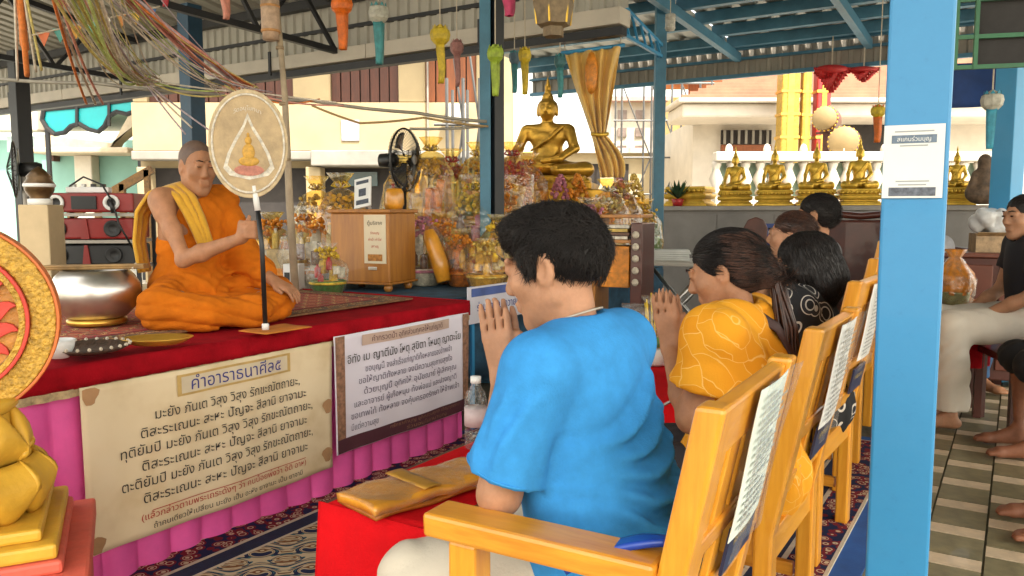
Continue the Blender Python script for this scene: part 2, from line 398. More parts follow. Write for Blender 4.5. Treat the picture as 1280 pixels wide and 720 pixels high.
# ------------------------------------------------------------------ pavilion with blue posts
pav = thing('blue_pavilion', 'open pavilion with blue steel posts and ribbed metal roof over the worshippers', 'pavilion', (0, 0, 0), TH)
def post(a, b, w, z1, m, nm='post', parent=pav, label=None, stripe=None):
    o = MB().bx(a - w / 2, a + w / 2, b - w / 2, b + w / 2, 0, z1).build(nm, m, parent, bevel=.006)
    if label: o['label'] = label
    MB().bx(a - w / 2 - .06, a + w / 2 + .06, b - w / 2 - .06, b + w / 2 + .06, 0, .012).build('base_plate', m, o)
    if stripe: MB().bx(*stripe).build('drain_pipe', steel_black, o)
    return o
pn = AB(W(1142, 265, 1.62))
NP = G(pn[0], pn[1])
def post_face(px, Y, w, z1, m, rz, label, parent=pav, stripe=False, nm='post'):
    p = W(px, 265, Y); a, b, _ = AB(p)
    o = MB().bx(-w / 2, w / 2, -w / 2, w / 2, 0.01, z1).build(nm, m, parent, bevel=.006, loc=(a, b, 0), rot=(0, 0, rz)); o['label'] = label
    MB().bx(-w / 2 - .05, w / 2 + .05, -w / 2 - .05, w / 2 + .05, 0.008, .02).build('base_plate', m, o)
    return o
wear = mat('blue_paint_worn', (.04, .30, .58), .42, var=0, bump=.06, bscale=30, coat=.12)
# chips and scuffs on the near post
n_, l_ = wear.node_tree.nodes, wear.node_tree.links
tcw = n_.new('ShaderNodeTexCoord'); nzw = n_.new('ShaderNodeTexNoise'); nzw.inputs['Scale'].default_value = 34; nzw.inputs['Detail'].default_value = 7; nzw.inputs['Roughness'].default_value = .7
rw = n_.new('ShaderNodeValToRGB'); cr = rw.color_ramp; cr.elements[0].position = .28; cr.elements[0].color = (.022, .20, .44, 1); cr.elements[1].position = .735; cr.elements[1].color = (.55, .6, .62, 1)
e = cr.elements.new(.40); e.color = (.028, .235, .49, 1); e = cr.elements.new(.70); e.color = (.030, .245, .505, 1); e = cr.elements.new(.72); e.color = (.05, .27, .5, 1)
l_.new(tcw.outputs['Object'], nzw.inputs[0]); l_.new(nzw.outputs[0], rw.inputs[0]); l_.new(rw.outputs[0], n_['Principled BSDF'].inputs['Base Color'])
near_post = post_face(1141, 1.66, .118, 3.5, wear, -TH + R(-26), 'bright blue near post with chipped paint')
post_face(1256, 5.7, .15, 3.32, steel_blue, -R(30), 'blue post behind the seated people')
p612 = post_face(607, 5.6, .075, 3.35, steel_mid, -TH, 'dull blue post with black pipe beside it')
MB().bx(.04, .115, -.06, .06, 0, 3.3).build('drain_pipe', steel_black, p612, rot=(0, 0, R(32)))
post_face(822, 8.06, .105, 3.26, steel_mid, -TH, 'thin dull blue post beside the golden cloth')
def corrugated(a0, a1, b0, b1, zf, axis, pitch, amp, seg=1):
    # ribs run along `axis` ('a' or 'b'); zf(a,b) height; trapezoid profile
    m = MB(); prof = [(0, 0), (.55, 0), (.65, 1), (.9, 1)]
    span = (b1 - b0) if axis == 'a' else (a1 - a0); n = int(span / pitch); L = []
    for i in range(n + 1):
        for (t, k) in prof:
            L.append((min((i + t) * pitch, span), k))
    v = []; f = []
    for s in range(seg + 1):
        for (t, k) in L:
            if axis == 'a': a, b = a0 + (a1 - a0) * s / seg, b0 + t
            else: a, b = a0 + t, b0 + (b1 - b0) * s / seg
            v.append((a, b, zf(a, b) + k * amp))
    q = len(L); f = [(s * q + i, s * q + i + 1, (s + 1) * q + i + 1, (s + 1) * q + i) for s in range(seg) for i in range(q - 1)]
    return m.add(v, f)
z2 = lambda a, b: 3.23 + (9.8 - a) * .05
o = corrugated(-1.9, 9.8, -3.6, 3.0, z2, 'a', .26, .03).build('roof_sheet', zincb, pav)
# apron of the far eave
def apron(b0, b1, a, z0, z1, pitch, parent, m):
    mb = MB(); v = []; f = []; n = int((b1 - b0) / pitch); L = []
    for i in range(n):
        for t, k in ((0, 0), (.5, 0), (.62, 1), (.88, 1)): L.append((b0 + (i + t) * pitch, k * .022))
    for z in (z0, z1):
        for b, k in L: v.append((a - k, b, z))
    q = len(L); f = [(i, i + 1, q + i + 1, q + i) for i in range(q - 1)]
    return mb.add(v, f).build('eave_apron', m, parent)
zdk = mat('shaded_zinc', (.32, .29, .24), .6, metal=.1, var=.15, vscale=2)  # apron under the eave: its shade is put into a darker zinc colour
corrugated(5.65, 9.8, 3.02, 5.9, lambda a, b: z2(a, b) - .004, 'a', .26, .03).build('roof_sheet', zincb, pav)
for a in (9.4, 8.6, 7.8, 7.0, 6.2): MB().bx(a - .04, a + .04, 3.02, 5.9, z2(a, 0) - .115, z2(a, 0) - .012).build('purlin', steel_mid, pav)
apron(-3.6, 5.9, 9.85, 2.86, 3.245, .13, pav, zdk)
MB().bx(9.78, 9.84, -3.6, 5.9, 3.02, 3.05).build('girt', steel_mid, pav)
MB().bx(9.80, 9.86, -3.6, 5.9, 2.815, 2.86).build('eave_beam', steel_mid, pav)
for a in (9.5, 8.95, 8.4, 7.85, 7.3, 6.75, 6.2, 5.5, 4.8, 4.0, 3.0, 2.0, 1.0, 0, -1, -1.8):
    MB().bx(a - .045, a + .045, -3.6, 3.0, z2(a, 0) - .125, z2(a, 0) - .01).build('purlin', steel_mid, pav)
for b in (-3.5, -2.4, -1.2, .1, 1.5, 2.95):
    MB().bar((-1.8, b, z2(-1.8, 0) - .19), (9.75, b, z2(9.75, 0) - .19), .07, .10).build('rafter', steel_mid, pav)
MB().bx(9.66, 9.74, -3.6, 5.9, 3.12, 3.20).build('eave_purlin', steel_mid, pav)
# small lattice bracket at the post beside the golden cloth
br = MB(); br.bar((5.42, 2.75, 2.64), (7.6, 3.05, 2.72), .03).bar((5.42, 2.75, 2.95), (7.6, 3.05, 2.82), .03)
for i in range(9):
    t = i / 8; p = Vector((5.42, 2.75, 2.95)).lerp((7.6, 3.05, 2.82), t); q = Vector((5.42, 2.75, 2.64)).lerp((7.6, 3.05, 2.72), min(1, t + .1)); br.bar(p, q, .018)
br.build('lattice_beam', steel_blue, pav)

# ------------------------------------------------------------------ lower lean-to roof over the monk's side
sh = thing('side_shelter', 'low ribbed metal roof with white gutter and black trusses over the monk', 'roof', (0, 0, 0), TH)
z1f = lambda a, b: 3.13 + (5.4 - a) * .17
B0, B1 = 2.45, 14.0
corrugated(.3, 5.42, B0, B1, z1f, 'a', .20, .03).build('roof_sheet', zinc, sh)
apron(B0, B1, 5.44, 2.66, 3.12, .115, sh, zinc)
MB().bx(5.40, 5.47, B0, B1, 2.83, 2.86).build('girt', steel_black, sh)
MB().bx(5.32, 5.40, B0, B1, 3.04, 3.12).build('purlin', steel_black, sh)
for a in (4.0, 2.5, 1.0):
    MB().bx(a - .035, a + .035, B0, B1, z1f(a, 0) - .11, z1f(a, 0) - .01).build('purlin', steel_black, sh)
gu = MB(); k = B0
while k < B1 - .5:
    gu.bx(5.30, 5.48, k, min(k + 2.395, B1), 2.52, 2.645); k += 2.4
for i in range(int((B1 - B0) / 2.4)):
    k = B0 + 2.4 * i; MB().bx(5.30, 5.48, k, k + 2.394, 2.525, 2.645).build('gutter', white_p, sh, bevel=.006)
    MB().bx(5.285, 5.30, k + 1.18, k + 1.21, 2.48, 2.70).build('gutter_strap', steel_black, sh)
MB().bx(5.34, 5.42, B0, B1, 2.455, 2.515).build('eave_beam', steel_black, sh)
for b in (5.2, 8.2, 11.4):
    t = MB()
    t.bar((5.36, b, 2.62), (.35, b, 2.75), .05); t.bar((5.36, b, 3.04), (.35, b, 3.83), .05)
    for i in range(6):
        a0, a1 = 5.3 - i * .85, 5.3 - (i + .5) * .85
        zt = lambda a: 3.04 + (5.36 - a) * .158; zb = lambda a: 2.62 + (5.36 - a) * .025
        t.bar((a0, b, zb(a0)), (a1, b, zt(a1)), .032); t.bar((a1, b, zt(a1)), (a1 - .42, b, zb(a1 - .42)), .032)
    t.build('truss', steel_black, sh)
for px, Y, m in ((246, 7.2, steel_dark), (33, 8.7, steel_black)):
    p = AB(W(px, 265, Y)); o = MB().bx(-.075, .075, -.075, .075, 0, 3.0 if px > 100 else 2.9).build('post', m, sh, bevel=.006, loc=(p[0], p[1], 0)); o['label'] = 'dark post behind the monk' if px > 100 else 'black post at the far left'

# ------------------------------------------------------------------ cream building with brown shutters, behind the monk
shut = mat('brown_shutter', (.085, .024, .012), .6, var=.2, vscale=5, stretch=(4, 4, .6), bump=.1)
shut_o = mat('lit_brown_and_orange_wood', (.25, .075, .022), .6, var=.15, vscale=5, stretch=(4, 4, .6), bump=.1)
dark_in = mat('shaded_interior', (.035, .03, .028), .9, var=.2)  # near-black colour stands in for the shade indoors
greyb = mat('grey_band', (.27, .255, .225), .8, var=.15, vscale=2, bump=.1)
YB = 15.0
def pz(py, Y=YB): return W(640, py, Y).z
def pxx(px, Y=YB): return (px - 640) / 1000 * Y
hall = thing('cream_hall', 'cream two storey hall with brown wooden shutters behind the monk', 'building', (0, YB, -.16))
zo = .16
def hb(x0, x1, y0, y1, d0, d1, m, nm, par=None, bevel=0):
    return MB().bx(pxx(x0), pxx(x1), d0, d1, pz(y1) + zo, pz(y0) + zo).build(nm, m, par or hall, bevel=bevel)
MB().bx(pxx(170), pxx(642), .35, 6, 0, 6.2).build('wall', cream, hall)
hb(172, 640, 128, 188, 0, .34, cream, 'parapet')
hb(395, 512, 189, 208, -.25, .34, greyb, 'ledge', bevel=.02)
hb(172, 394, 189, 200, -.1, .34, greyb, 'ledge', bevel=.02)
hb(513, 640, 189, 198, -.1, .34, greyb, 'ledge', bevel=.02)
hb(560, 586, 132, 152, -.3, -.005, white_p, 'air_conditioner', bevel=.03)
hb(536, 538, 30, 188, -.08, -.005, greyb, 'drain_pipe')
hb(300, 302, 128, 188, -.08, -.005, greyb, 'drain_pipe')
hb(430, 452, 150, 176, -.03, -.004, mat('faded_sign', (.40, .36, .42), .7, var=.2), 'wall_sign')
for x0, x1 in ((172, 190), (238, 252), (370, 416), (500, 533), (596, 612)): hb(x0, x1, 20, 127, .05, .345, cream, 'column', bevel=.02)
for (x0, x1, m) in ((190, 238, shut), (252, 370, shut), (416, 500, shut), (533, 596, shut_o)):  # last window: orange light on the brown boards is put into the colour
    fr = hb(x0, x1, 62, 127, .22, .348, dark_in, 'window')
    n = max(4, int((x1 - x0) / 11)); wd = (pxx(x1) - pxx(x0)) / n
    for i in range(n):
        MB().bx(pxx(x0) + i * wd + .012, pxx(x0) + (i + 1) * wd - .012, .14 + .012 * (i % 2), .215, pz(126) + zo, pz(64) + zo).build('shutter_board', m, fr)
hb(172, 640, 209, 300, .33, .346, dark_in, 'ground_floor_shade')  # dark sheet on the wall, painted shade of the open ground floor
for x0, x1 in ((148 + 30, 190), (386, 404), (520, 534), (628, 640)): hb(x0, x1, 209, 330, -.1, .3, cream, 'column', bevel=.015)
for x0, x1 in ((430, 470), (560, 600)): hb(x0, x1, 214, 232, .28, .325, mat('dim_glass', (.05, .09, .1), .1, var=.1), 'pane')
hb(80, 640, -60, -10, -1.0, 4, mat('hall_roof', (.3, .14, .09), .8, var=.2), 'roof')

# ------------------------------------------------------------------ teal house at the far left
YT = 19.0
teal = mat('teal_wall', (.22, .42, .37), .8, var=.08, vscale=1.5)
th = thing('teal_house', 'pale teal house with cream stair canopy at the far left', 'house', (0, YT, -.16))
def tb(x0, x1, y0, y1, d0, d1, m, nm, par=None, bevel=0.0):
    return MB().bx(pxx(x0, YT), pxx(x1, YT), d0, d1, pz(y1, YT) + zo, pz(y0, YT) + zo).build(nm, m, par or th, bevel=bevel)
tb(-120, 190, 172, 330, .6, 6, teal, 'wall')
tb(-120, 52, 132, 163, .1, .6, white_p, 'cornice', bevel=.04)
tb(-120, 190, 60, 132, .8, 6, mat('pale_wall', (.62, .56, .44), .8, var=.1), 'upper_wall')
tb(58, 178, 186, 193, -.5, .6, mat('buff', (.50, .42, .30), .8, var=.1), 'canopy_edge', bevel=.03)
mb = MB(); mb.prism([(pxx(60, YT), pz(186, YT) + zo), (pxx(150, YT), pz(186, YT) + zo), (pxx(178, YT), pz(140, YT) + zo), (pxx(178, YT), pz(160, YT) + zo), (pxx(152, YT), pz(180, YT) + zo), (pxx(60, YT), pz(168, YT) + zo)][::1], .5); mb.build('canopy_panel', mat('buff2', (.42, .36, .26), .8, var=.1), th)
tb(92, 114, 193, 330, .2, .58, white_p, 'column', bevel=.03)
tb(56, 64, 140, 200, .3, .58, shut, 'drain_pipe')
tb(0, 50, 168, 188, .5, .598, mat('pale_blue', (.55, .72, .74), .8, var=.15), 'wall_panel')
# cyan awning with scalloped dark edge
cy = thing('cyan_awning', 'bright cyan scalloped translucent panel with dark rim at left', 'awning', (0, 16.0, 0))
cya = mat('cyan_sheet', (.01, .42, .46), .35, var=.08, vscale=2)
ex = [(56, 137), (100, 133), (140, 128), (172, 124), (173, 138), (160, 143), (147, 140), (138, 145), (132, 158), (124, 165), (112, 162), (100, 155), (90, 158), (82, 166), (70, 168), (60, 160), (54, 150)]
P = [W(x, y, 16.0) for x, y in ex]
MB().prism([(p.x, p.z) for p in P][::-1], .04).build('sheet', cya, cy)
MB().tube([(p.x, -.03, p.z) for p in P] + [(P[0].x, -.03, P[0].z)], .05, 6).build('rim', steel_black, cy)
for x in (98, 138): MB().bar((W(x, 120, 16).x, -.05, W(x, 120, 16).z), (W(x, 160, 16).x, -.05, W(x, 158, 16).z), .05).build('support', steel_black, cy)
cy.location.z = 0
MB().bar((W(56, 137, 16).x, .05, -.16), (W(56, 137, 16).x, .05, W(56, 137, 16).z), .07).build('leg', steel_black, cy)
MB().bar((W(171, 137, 16).x, .05, -.16), (W(171, 137, 16).x, .05, W(171, 130, 16).z), .07).build('leg', steel_black, cy)

# ------------------------------------------------------------------ white temple hall at right with terracotta roof
YR = 17.0
terra = mat('terracotta', (.33, .155, .095), .8, var=.14, vscale=3, bump=.1)
gold = mat('gold_paint', (.75, .45, .085), .34, metal=.85, var=.12, vscale=8, bump=.12, bscale=30)
gold_y = mat('gold_relief', (.50, .31, .045), .5, metal=.3, var=.2, vscale=20, bump=.6, bscale=26)
red_l = mat('red_lacquer', (.45, .02, .02), .45, var=.15, bump=.2)
tpl = thing('temple_hall', 'white temple hall with terracotta tiled roof behind the row of golden statues', 'building', (0, YR, -.16))
def rb(x0, x1, y0, y1, d0, d1, m, nm, par=None, bevel=0.0):
    return MB().bx(pxx(x0, YR), pxx(x1, YR), d0, d1, pz(y1, YR) + zo, pz(y0, YR) + zo).build(nm, m, par or tpl, bevel=bevel)
rb(870, 1330, 148, 330, .5, 6, white_p, 'wall')
rb(838, 1330, 136, 153, -.9, .6, white_p, 'fascia', bevel=.05)
rb(832, 1330, 131, 136, -1.05, .6, white_p, 'eave_board', bevel=.02)
# roof slope of tile courses
sl = MB(); roofm = thing
X0, X1 = pxx(836, YR), pxx(1330, YR); Zr0, Zr1 = pz(131, YR) + zo, pz(66, YR) + zo
ncourse = 14
for i in range(ncourse):
    t0, t1 = i / ncourse, (i + 1) / ncourse
    y0, y1 = -1.0 + t0 * 1.5, -1.0 + t1 * 1.5; za, zb = Zr0 + t0 * (Zr1 - Zr0), Zr0 + t1 * (Zr1 - Zr0)
    xl0, xl1 = X0 + t0 * 2.6, X0 + t1 * 2.6
    MB().add([(xl0, y0, za + .07), (X1, y0, za + .07), (X1, y1, zb + .012), (xl1, y1, zb + .012), (xl0, y0, za), (X1, y0, za)], [(0, 1, 2, 3), (4, 5, 1, 0)]).build('tile_course', terra, tpl)
MB().add([(X0, -1.0, Zr0 - .01), (X1, -1.0, Zr0 - .01), (X1, .5, Zr1 - .02), (X0 + 2.6, .5, Zr1 - .02), (X0, .5, Zr0 - .01), (X1, .5, Zr0 - .01)], [(0, 1, 2, 3), (0, 4, 5, 1), (0, 3, 4)]).build('roof_deck', terra, tpl)
wn = rb(905, 968, 160, 178, .42, .499, dark_in, 'window')
for i in range(7): rb(907 + i * 9, 910 + i * 9, 160, 178, .38, .418, greyb, 'bar', wn)
rb(905, 968, 179, 190, .40, .499, shut_o, 'lower_panel')
rb(1060, 1110, 152, 190, .42, .499, dark_in, 'window')
rb(1006, 1014, 150, 190, .42, .499, shut, 'door')
# carved gold and red columns
for x0, x1, m, l, h0 in ((968, 990, gold_y, 'wide carved golden column left of the red column', 60), (995, 1006, gold_y, 'slim carved golden column touching the red column', 60), (1012, 1029, red_l, 'red lacquered column with gold bands', 60)):
    c = thing('temple_column', l, 'column', (pxx((x0 + x1) / 2, 15.2), 15.2, -.16)); r = pxx(x1, 15.2) / 2 - pxx(x0, 15.2) / 2
    zt = pz(h0, 15.2)
    MB().bx(-r, r, -r, r, .0, zt).build('shaft', m, c, bevel=.03)
    for k in range(5):
        z = 2.3 + k * .42; MB().bx(-r * 1.08, r * 1.08, -r * 1.08, r * 1.08, z, z + .05).build('band', gold, c)
    MB().bx(-r * .35, r * .35, -r * 1.06, -r * .9, 2.0, zt - .1).build('carved_panel', gold_y if m is red_l else gold, c)
    MB().bx(-r * 1.3, r * 1.3, -r * 1.3, r * 1.3, 0, .4).build('plinth', white_p, c)
# balustrade
bal = thing('balustrade', 'white and pale green balustrade behind the golden statues', 'balustrade', (0, 12.2, -.16))
YL = 12.2
mint = mat('mint_panel', (.5, .66, .52), .7, var=.15, vscale=3)
def lb(x0, x1, y0, y1, d0, d1, m, nm, bevel=.0, Y=YL):
    return MB().bx(pxx(x0, Y), pxx(x1, Y), d0, d1, pz(y1, Y) + zo, pz(y0, Y) + zo).build(nm, m, bal, bevel=bevel)
lb(890, 1330, 190, 202, -.12, .12, white_p, 'rail', .02); lb(890, 1330, 246, 330, -.12, .12, white_p, 'base', .02)
lb(890, 1330, 203, 245, .10, .115, mint, 'screen')
for i in range(24):
    x = 893 + i * 18
    prof = [(.05, 0), (.08, .05), (.05, .12), (.11, .25), (.05, .40), (.08, .48), (.05, .52)]
    MB().lathe([(r, z) for r, z in prof], 10, (pxx(x, YL), 0, pz(245, YL) + zo)).build('baluster', white_p, bal, True)
for x in (908, 955, 1000, 1050, 1100): MB().sphere((pxx(x, YL), 0, pz(188, YL) + zo), (.06, .06, .1)).build('finial', white_p, bal, True)
# far white block and scaffold
YF = 30.0
far = thing('far_house', 'pale far house with rows of small windows beyond the thin blue post', 'house', (0, YF, -.16))
pale = mat('pale_plaster', (.52, .48, .41), .8, var=.08)
MB().bx(pxx(762, YF), pxx(895, YF), 0, 6, 0, pz(128, YF) + zo).build('wall', pale, far)
for r in range(3):
    for c in range(5):
        x = 770 + c * 22; y = 138 + r * 22
        MB().bx(pxx(x, YF), pxx(x + 11, YF), -.08, -.002, pz(y + 11, YF) + zo, pz(y, YF) + zo).build('window', mat('grey_window', (.22, .17, .15), .4, var=.2), far)
MB().bx(pxx(758, YF), pxx(900, YF), -.5, 6, pz(128, YF) + zo, pz(123, YF) + zo).build('roof', mat('pinkish_roof', (.5, .3, .25), .8), far)
far2 = thing('low_annex', 'low cream annex between the scaffold and the golden statue', 'house', (0, 22, -.16))
MB().bx(pxx(610, 22), pxx(885, 22), 0, 3, 0, pz(188, 22) + zo).build('wall', mat('annex_cream', (.52, .44, .29), .8, var=.05), far2)  # even cream wall colour of the annex
MB().bx(pxx(606, 22), pxx(890, 22), -.3, 3, pz(192, 22) + zo, pz(186, 22) + zo).build('roof_edge', white_p, far2)
for x in (700, 735, 770, 850): MB().bx(pxx(x, 22), pxx(x + 14, 22), -.06, -.002, pz(232, 22) + zo, pz(205, 22) + zo).build('window', dark_in, far2)
ored = thing('orange_gable', 'orange and red gabled roof glimpsed above the tiled roof', 'roof', (0, 26, -.16))
MB().bx(pxx(838, 26), pxx(900, 26), 0, 3, 0, pz(122, 26) + zo).build('wall', mat('yellow_wall', (.7, .5, .2), .8), ored)
MB().bx(pxx(856, 26), pxx(872, 26), -.1, -.002, pz(118, 26) + zo, pz(104, 26) + zo).build('window', shut_o, ored)
mb = MB(); mb.prism([(pxx(820, 26), pz(102, 26) + zo), (pxx(935, 26), pz(102, 26) + zo), (pxx(880, 26), pz(84, 26) + zo)], 3.4); mb.build('gable', mat('orange_tile', (.62, .20, .06), .7, var=.15), ored)
def scaffold(px0, px1, Y, ztop, nx, label):
    s = thing('scaffold', label, 'scaffold', (0, Y, -.16)); x0, x1 = pxx(px0, Y), pxx(px1, Y); pipe = mat('scaffold_pipe', (.10, .10, .10), .5, metal=.4)
    for i in range(nx):
        x = x0 + (x1 - x0) * i / (nx - 1)
        for d in (0, 1.2): MB().tube([(x, d, 0), (x, d, ztop)], .028, 6).build('upright', pipe, s)
    z = .9
    while z < ztop:
        MB().tube([(x0 - .2, 0, z), (x1 + .2, 0, z)], .024, 6).build('ledger', pipe, s)
        z += .9
    for i in range(nx - 1):
        xa, xb = x0 + (x1 - x0) * i / (nx - 1), x0 + (x1 - x0) * (i + 1) / (nx - 1)
        MB().tube([(xa, .02, .9), (xb, .02, 2.7)], .02, 6).build('brace', pipe, s); MB().tube([(xb, .02, 2.7), (xa, .02, 4.5)], .02, 6).build('brace', pipe, s)
scaffold(560, 600, 12.5, 3.4, 3, 'grey pipe scaffold beside the black standing fan')
scaffold(775, 885, 20, 5.0, 4, 'grey pipe scaffold left of the temple hall')
# ================================================================== PLATFORM AND THINGS ON IT
red_cloth = mat('red_cloth', (.40, .006, .014), .95, var=.18, vscale=10, bump=.3, bscale=150, spec=.1)
red_bright = mat('bright_red_cloth', (.62, .006, .010), .9, var=.10, vscale=6, bump=.3, bscale=150, spec=.1)
pink = mat('pink_satin', (.90, .13, .46), .5, var=.10, vscale=5, bump=.1, bscale=60, spec=.3)
wood_y = mat('golden_varnish', (.78, .36, .03), .32, var=.0, col2=(.62, .24, .018), vscale=5, stretch=(9, 9, .9), coat=.35, bump=.08, bscale=12)
wood_h = mat('golden_varnish_rail', (.78, .36, .03), .32, var=.0, col2=(.62, .24, .018), vscale=5, stretch=(.9, 9, 9), coat=.35, bump=.08, bscale=12)
wood_d = mat('golden_varnish_arm', (.76, .34, .03), .32, var=.0, col2=(.56, .20, .016), vscale=5, stretch=(9, .9, 9), coat=.35, bump=.08, bscale=12)
teak = mat('teak_box', (.46, .19, .03), .38, col2=(.30, .11, .02), vscale=4, stretch=(6, 6, .7), coat=.25, bump=.08)
dkwood = mat('dark_red_wood', (.10, .022, .012), .4, col2=(.05, .012, .008), vscale=4, coat=.3, bump=.1)
black_pl = mat('black_plastic', (.012, .012, .013), .4, var=.1)
paper = mat('white_paper', (.78, .78, .76), .7, var=.03, vscale=8)
ink = mat('ink', (.025, .02, .02), .8, var=0)
ink_n = mat('navy_ink', (.03, .035, .22), .7, var=0)
ink_r = mat('red_ink', (.42, .03, .02), .8, var=0)
steel = mat('polished_steel', (.70, .67, .62), .34, metal=1, var=.08, vscale=5)
FZ, PB = .742, 2.40
pf = thing('monk_platform', 'long raised platform with red cloth and pink pleated skirt', 'platform', G(0, PB), TH)
A0, A1, DP = 1.12, 3.32, 1.55
MB().bx(A0 + .03, A1 - .03, .05, DP - .03, .02, FZ - .03).build('frame', dkwood, pf)
def skirt(L, n, amp, z0, z1, fn):
    v = []; f = []
    for i in range(n + 1):
        s = L * i / n; ph = (s / .128) % 1.0
        pid = int(s / .128); k = amp * (.6 + .5 * abs(math.sin(pid * 12.9 + 1))) * (math.sin(math.pi * ph ** (.75 + .5 * abs(math.sin(pid * 7.7)))) ** .6) ; sl = .012 * math.sin(s * 7)
        for j in range(6):
            t = j / 5; v.append(fn(s + .004 * math.sin(t * 5 + s * 9), k * (.55 + .45 * (1 - t)) + sl * (1 - t), z0 + (z1 - z0) * t))
    for i in range(n):
        for j in range(5): f.append((i * 6 + j, (i + 1) * 6 + j, (i + 1) * 6 + j + 1, i * 6 + j + 1))
    return v, f
m = MB(); m.add(*skirt(A1 - A0, 260, .035, .012, FZ - .03, lambda s, k, z: (A0 + s, .03 - k, z))); m.build('pleated_skirt', pink, pf, True)
m = MB(); m.add(*skirt(DP, 160, .035, .012, FZ - .03, lambda s, k, z: (A1 - .03 + k, .02 + s, z))); m.build('pleated_skirt', pink, pf, True)
def topcloth(u, v):
    a = A0 - .02 + u * (A1 - A0 + .04); t = v * (DP + .13)
    wob = .003 * math.sin(a * 9) + .003 * math.sin(a * 23)
    if t < .07: return (a, -.035 + wob, FZ - .07 + t)
    if t < .10: return (a, -.035 + (t - .07) * 1.2, FZ + wob * .4)
    return (a, t - .10, FZ + .002 * math.sin(a * 6) * math.sin(t * 5))
MB().sheet(topcloth, 90, 70, .006).build('red_cover', red_cloth, pf, True)
MB().sheet(lambda u, v: (A1 + .024 + .003 * math.sin(u * 25), -.03 + u * DP, FZ - .065 + .07 * v), 40, 3, .004).build('red_valance', red_cloth, pf, True)
fr_m = mat('cream_fringe', (.62, .47, .26), .9, var=.2, vscale=60, bump=.5, bscale=120)
MB().sheet(lambda u, v: (A0 + u * (A1 - A0), -.043 - .004 * math.sin(u * 220), FZ - .092 + .024 * v), 300, 2, .003).build('fringe', fr_m, pf)
# carpet on the platform
rug = thing('platform_rug', 'dark red and brown patterned rug under the monk', 'rug', G((A0 + A1) / 2, PB + .83, FZ + .008), TH)
rug_m = ramp_mat('rug_field', [(0, (.15, .03, .02)), (.28, (.66, .46, .22)), (.38, (.46, .02, .03)), (.5, (.12, .08, .06)), (.62, (.62, .40, .16)), (.72, (.5, .02, .03)), (.85, (.14, .16, .14))], 'magic', 6.5, stretch=(1, 1, .1))
rug_b = ramp_mat('rug_border', [(0, (.52, .36, .16)), (.25, (.20, .04, .03)), (.4, (.48, .30, .12)), (.5, (.14, .10, .07))], 'voronoi', 30, stretch=(1, 1, .05))
carpet(rug, (A1 - A0) / 2 - .12, .60, .008, [(.02, mat('rug_edge', (.30, .14, .06), .95, var=.3, vscale=50), 'edge_line'), (.09, rug_b, 'border'), (.03, mat('rug_red', (.25, .01, .015), .95, var=.2, vscale=40), 'border')], rug_m)

# banners
ban_m = ramp_mat('parchment', [(0, (.46, .30, .15)), (.32, (.64, .50, .30)), (.5, (.74, .61, .40)), (1, (.80, .68, .48))], 'noise', 5.5, rough=.6, bump=.05, const=False)
ban_w = ramp_mat('lilac_vinyl', [(0, (.64, .60, .68)), (.4, (.76, .72, .80)), (1, (.84, .80, .86))], 'noise', 3, rough=.45, bump=.03, const=False)
brn_v = mat('plum_band', (.10, .03, .045), .5, var=.1)
tan_v = mat('tan_ornament', (.42, .22, .13), .6, var=.3, vscale=40)
def wave(x, z): return .006 * math.sin(x * 8 + z * 3) + .003 * math.sin(x * 21 - z * 6)
def banner(a0, a1, z0, z1, m, label, sag=.0):
    r = thing('banner', label, 'banner', G((a0 + a1) / 2, PB - .062, (z0 + z1) / 2), TH); w, h = (a1 - a0), (z1 - z0)
    MB().sheet(lambda u, v: (-w / 2 + u * w, wave(u * w, v * h) - .0, -h / 2 + v * h + (sag * (1 - v)) * math.sin(u * 7) * .004), 48, 24, .003).build('sheet', m, r, True)
    return r, w, h
ROTB = (math.pi / 2, 0, 0)
def on_sheet(o, w, h, off=.004):                    # lets flat print follow the folds of its sheet
    me = o.data; ox, oz = o.location.x, o.location.z
    for v in me.vertices:
        x, z = v.co.x + ox, v.co.y + oz
        v.co.z = -(wave(x + w / 2, z + h / 2)) + off
    o.location.y = 0
def panel(poly, m, nm, r, w, h, off):
    me = make_mesh(nm, [(x, z, 0) for x, z in poly], [tuple(range(len(poly)))]); o = obj(nm, me, m, r, rot=ROTB); on_sheet(o, w, h, off); return o
def strip(x0, x1, z0, z1, m, nm, r, w, h, off, n=30):
    v = [(x0 + (x1 - x0) * i / n, z, 0) for i in range(n + 1) for z in (z0, z1)]
    me = make_mesh(nm, v, [(2 * i, 2 * i + 2, 2 * i + 3, 2 * i + 1) for i in range(n)]); o = obj(nm, me, m, r, rot=ROTB); on_sheet(o, w, h, off); return o
def line(s, size, z, m, r, w, h, width=None, x=0.0):
    o = text(s, size, m, r, (x, 0, z), ROTB, width=width); on_sheet(o, w, h, .0065); return o
r, w_, h_ = banner(1.295, 2.325, .152, .676, ban_m, 'parchment coloured banner with a Thai prayer in black hung on the pink skirt')
gold_c = mat('cartouche_gold', (.60, .40, .13), .6, var=.15, vscale=15)
strip(-.20, .30, .176, .248, gold_c, 'title_cartouche', r, w_, h_, .0045)
strip(-.185, .285, .184, .240, mat('cartouche_pale', (.70, .60, .42), .6, var=.1), 'title_field', r, w_, h_, .0055)
line('คำอาราธนาศีล๕', .062, .192, ink_n, r, w_, h_, .40, .05)
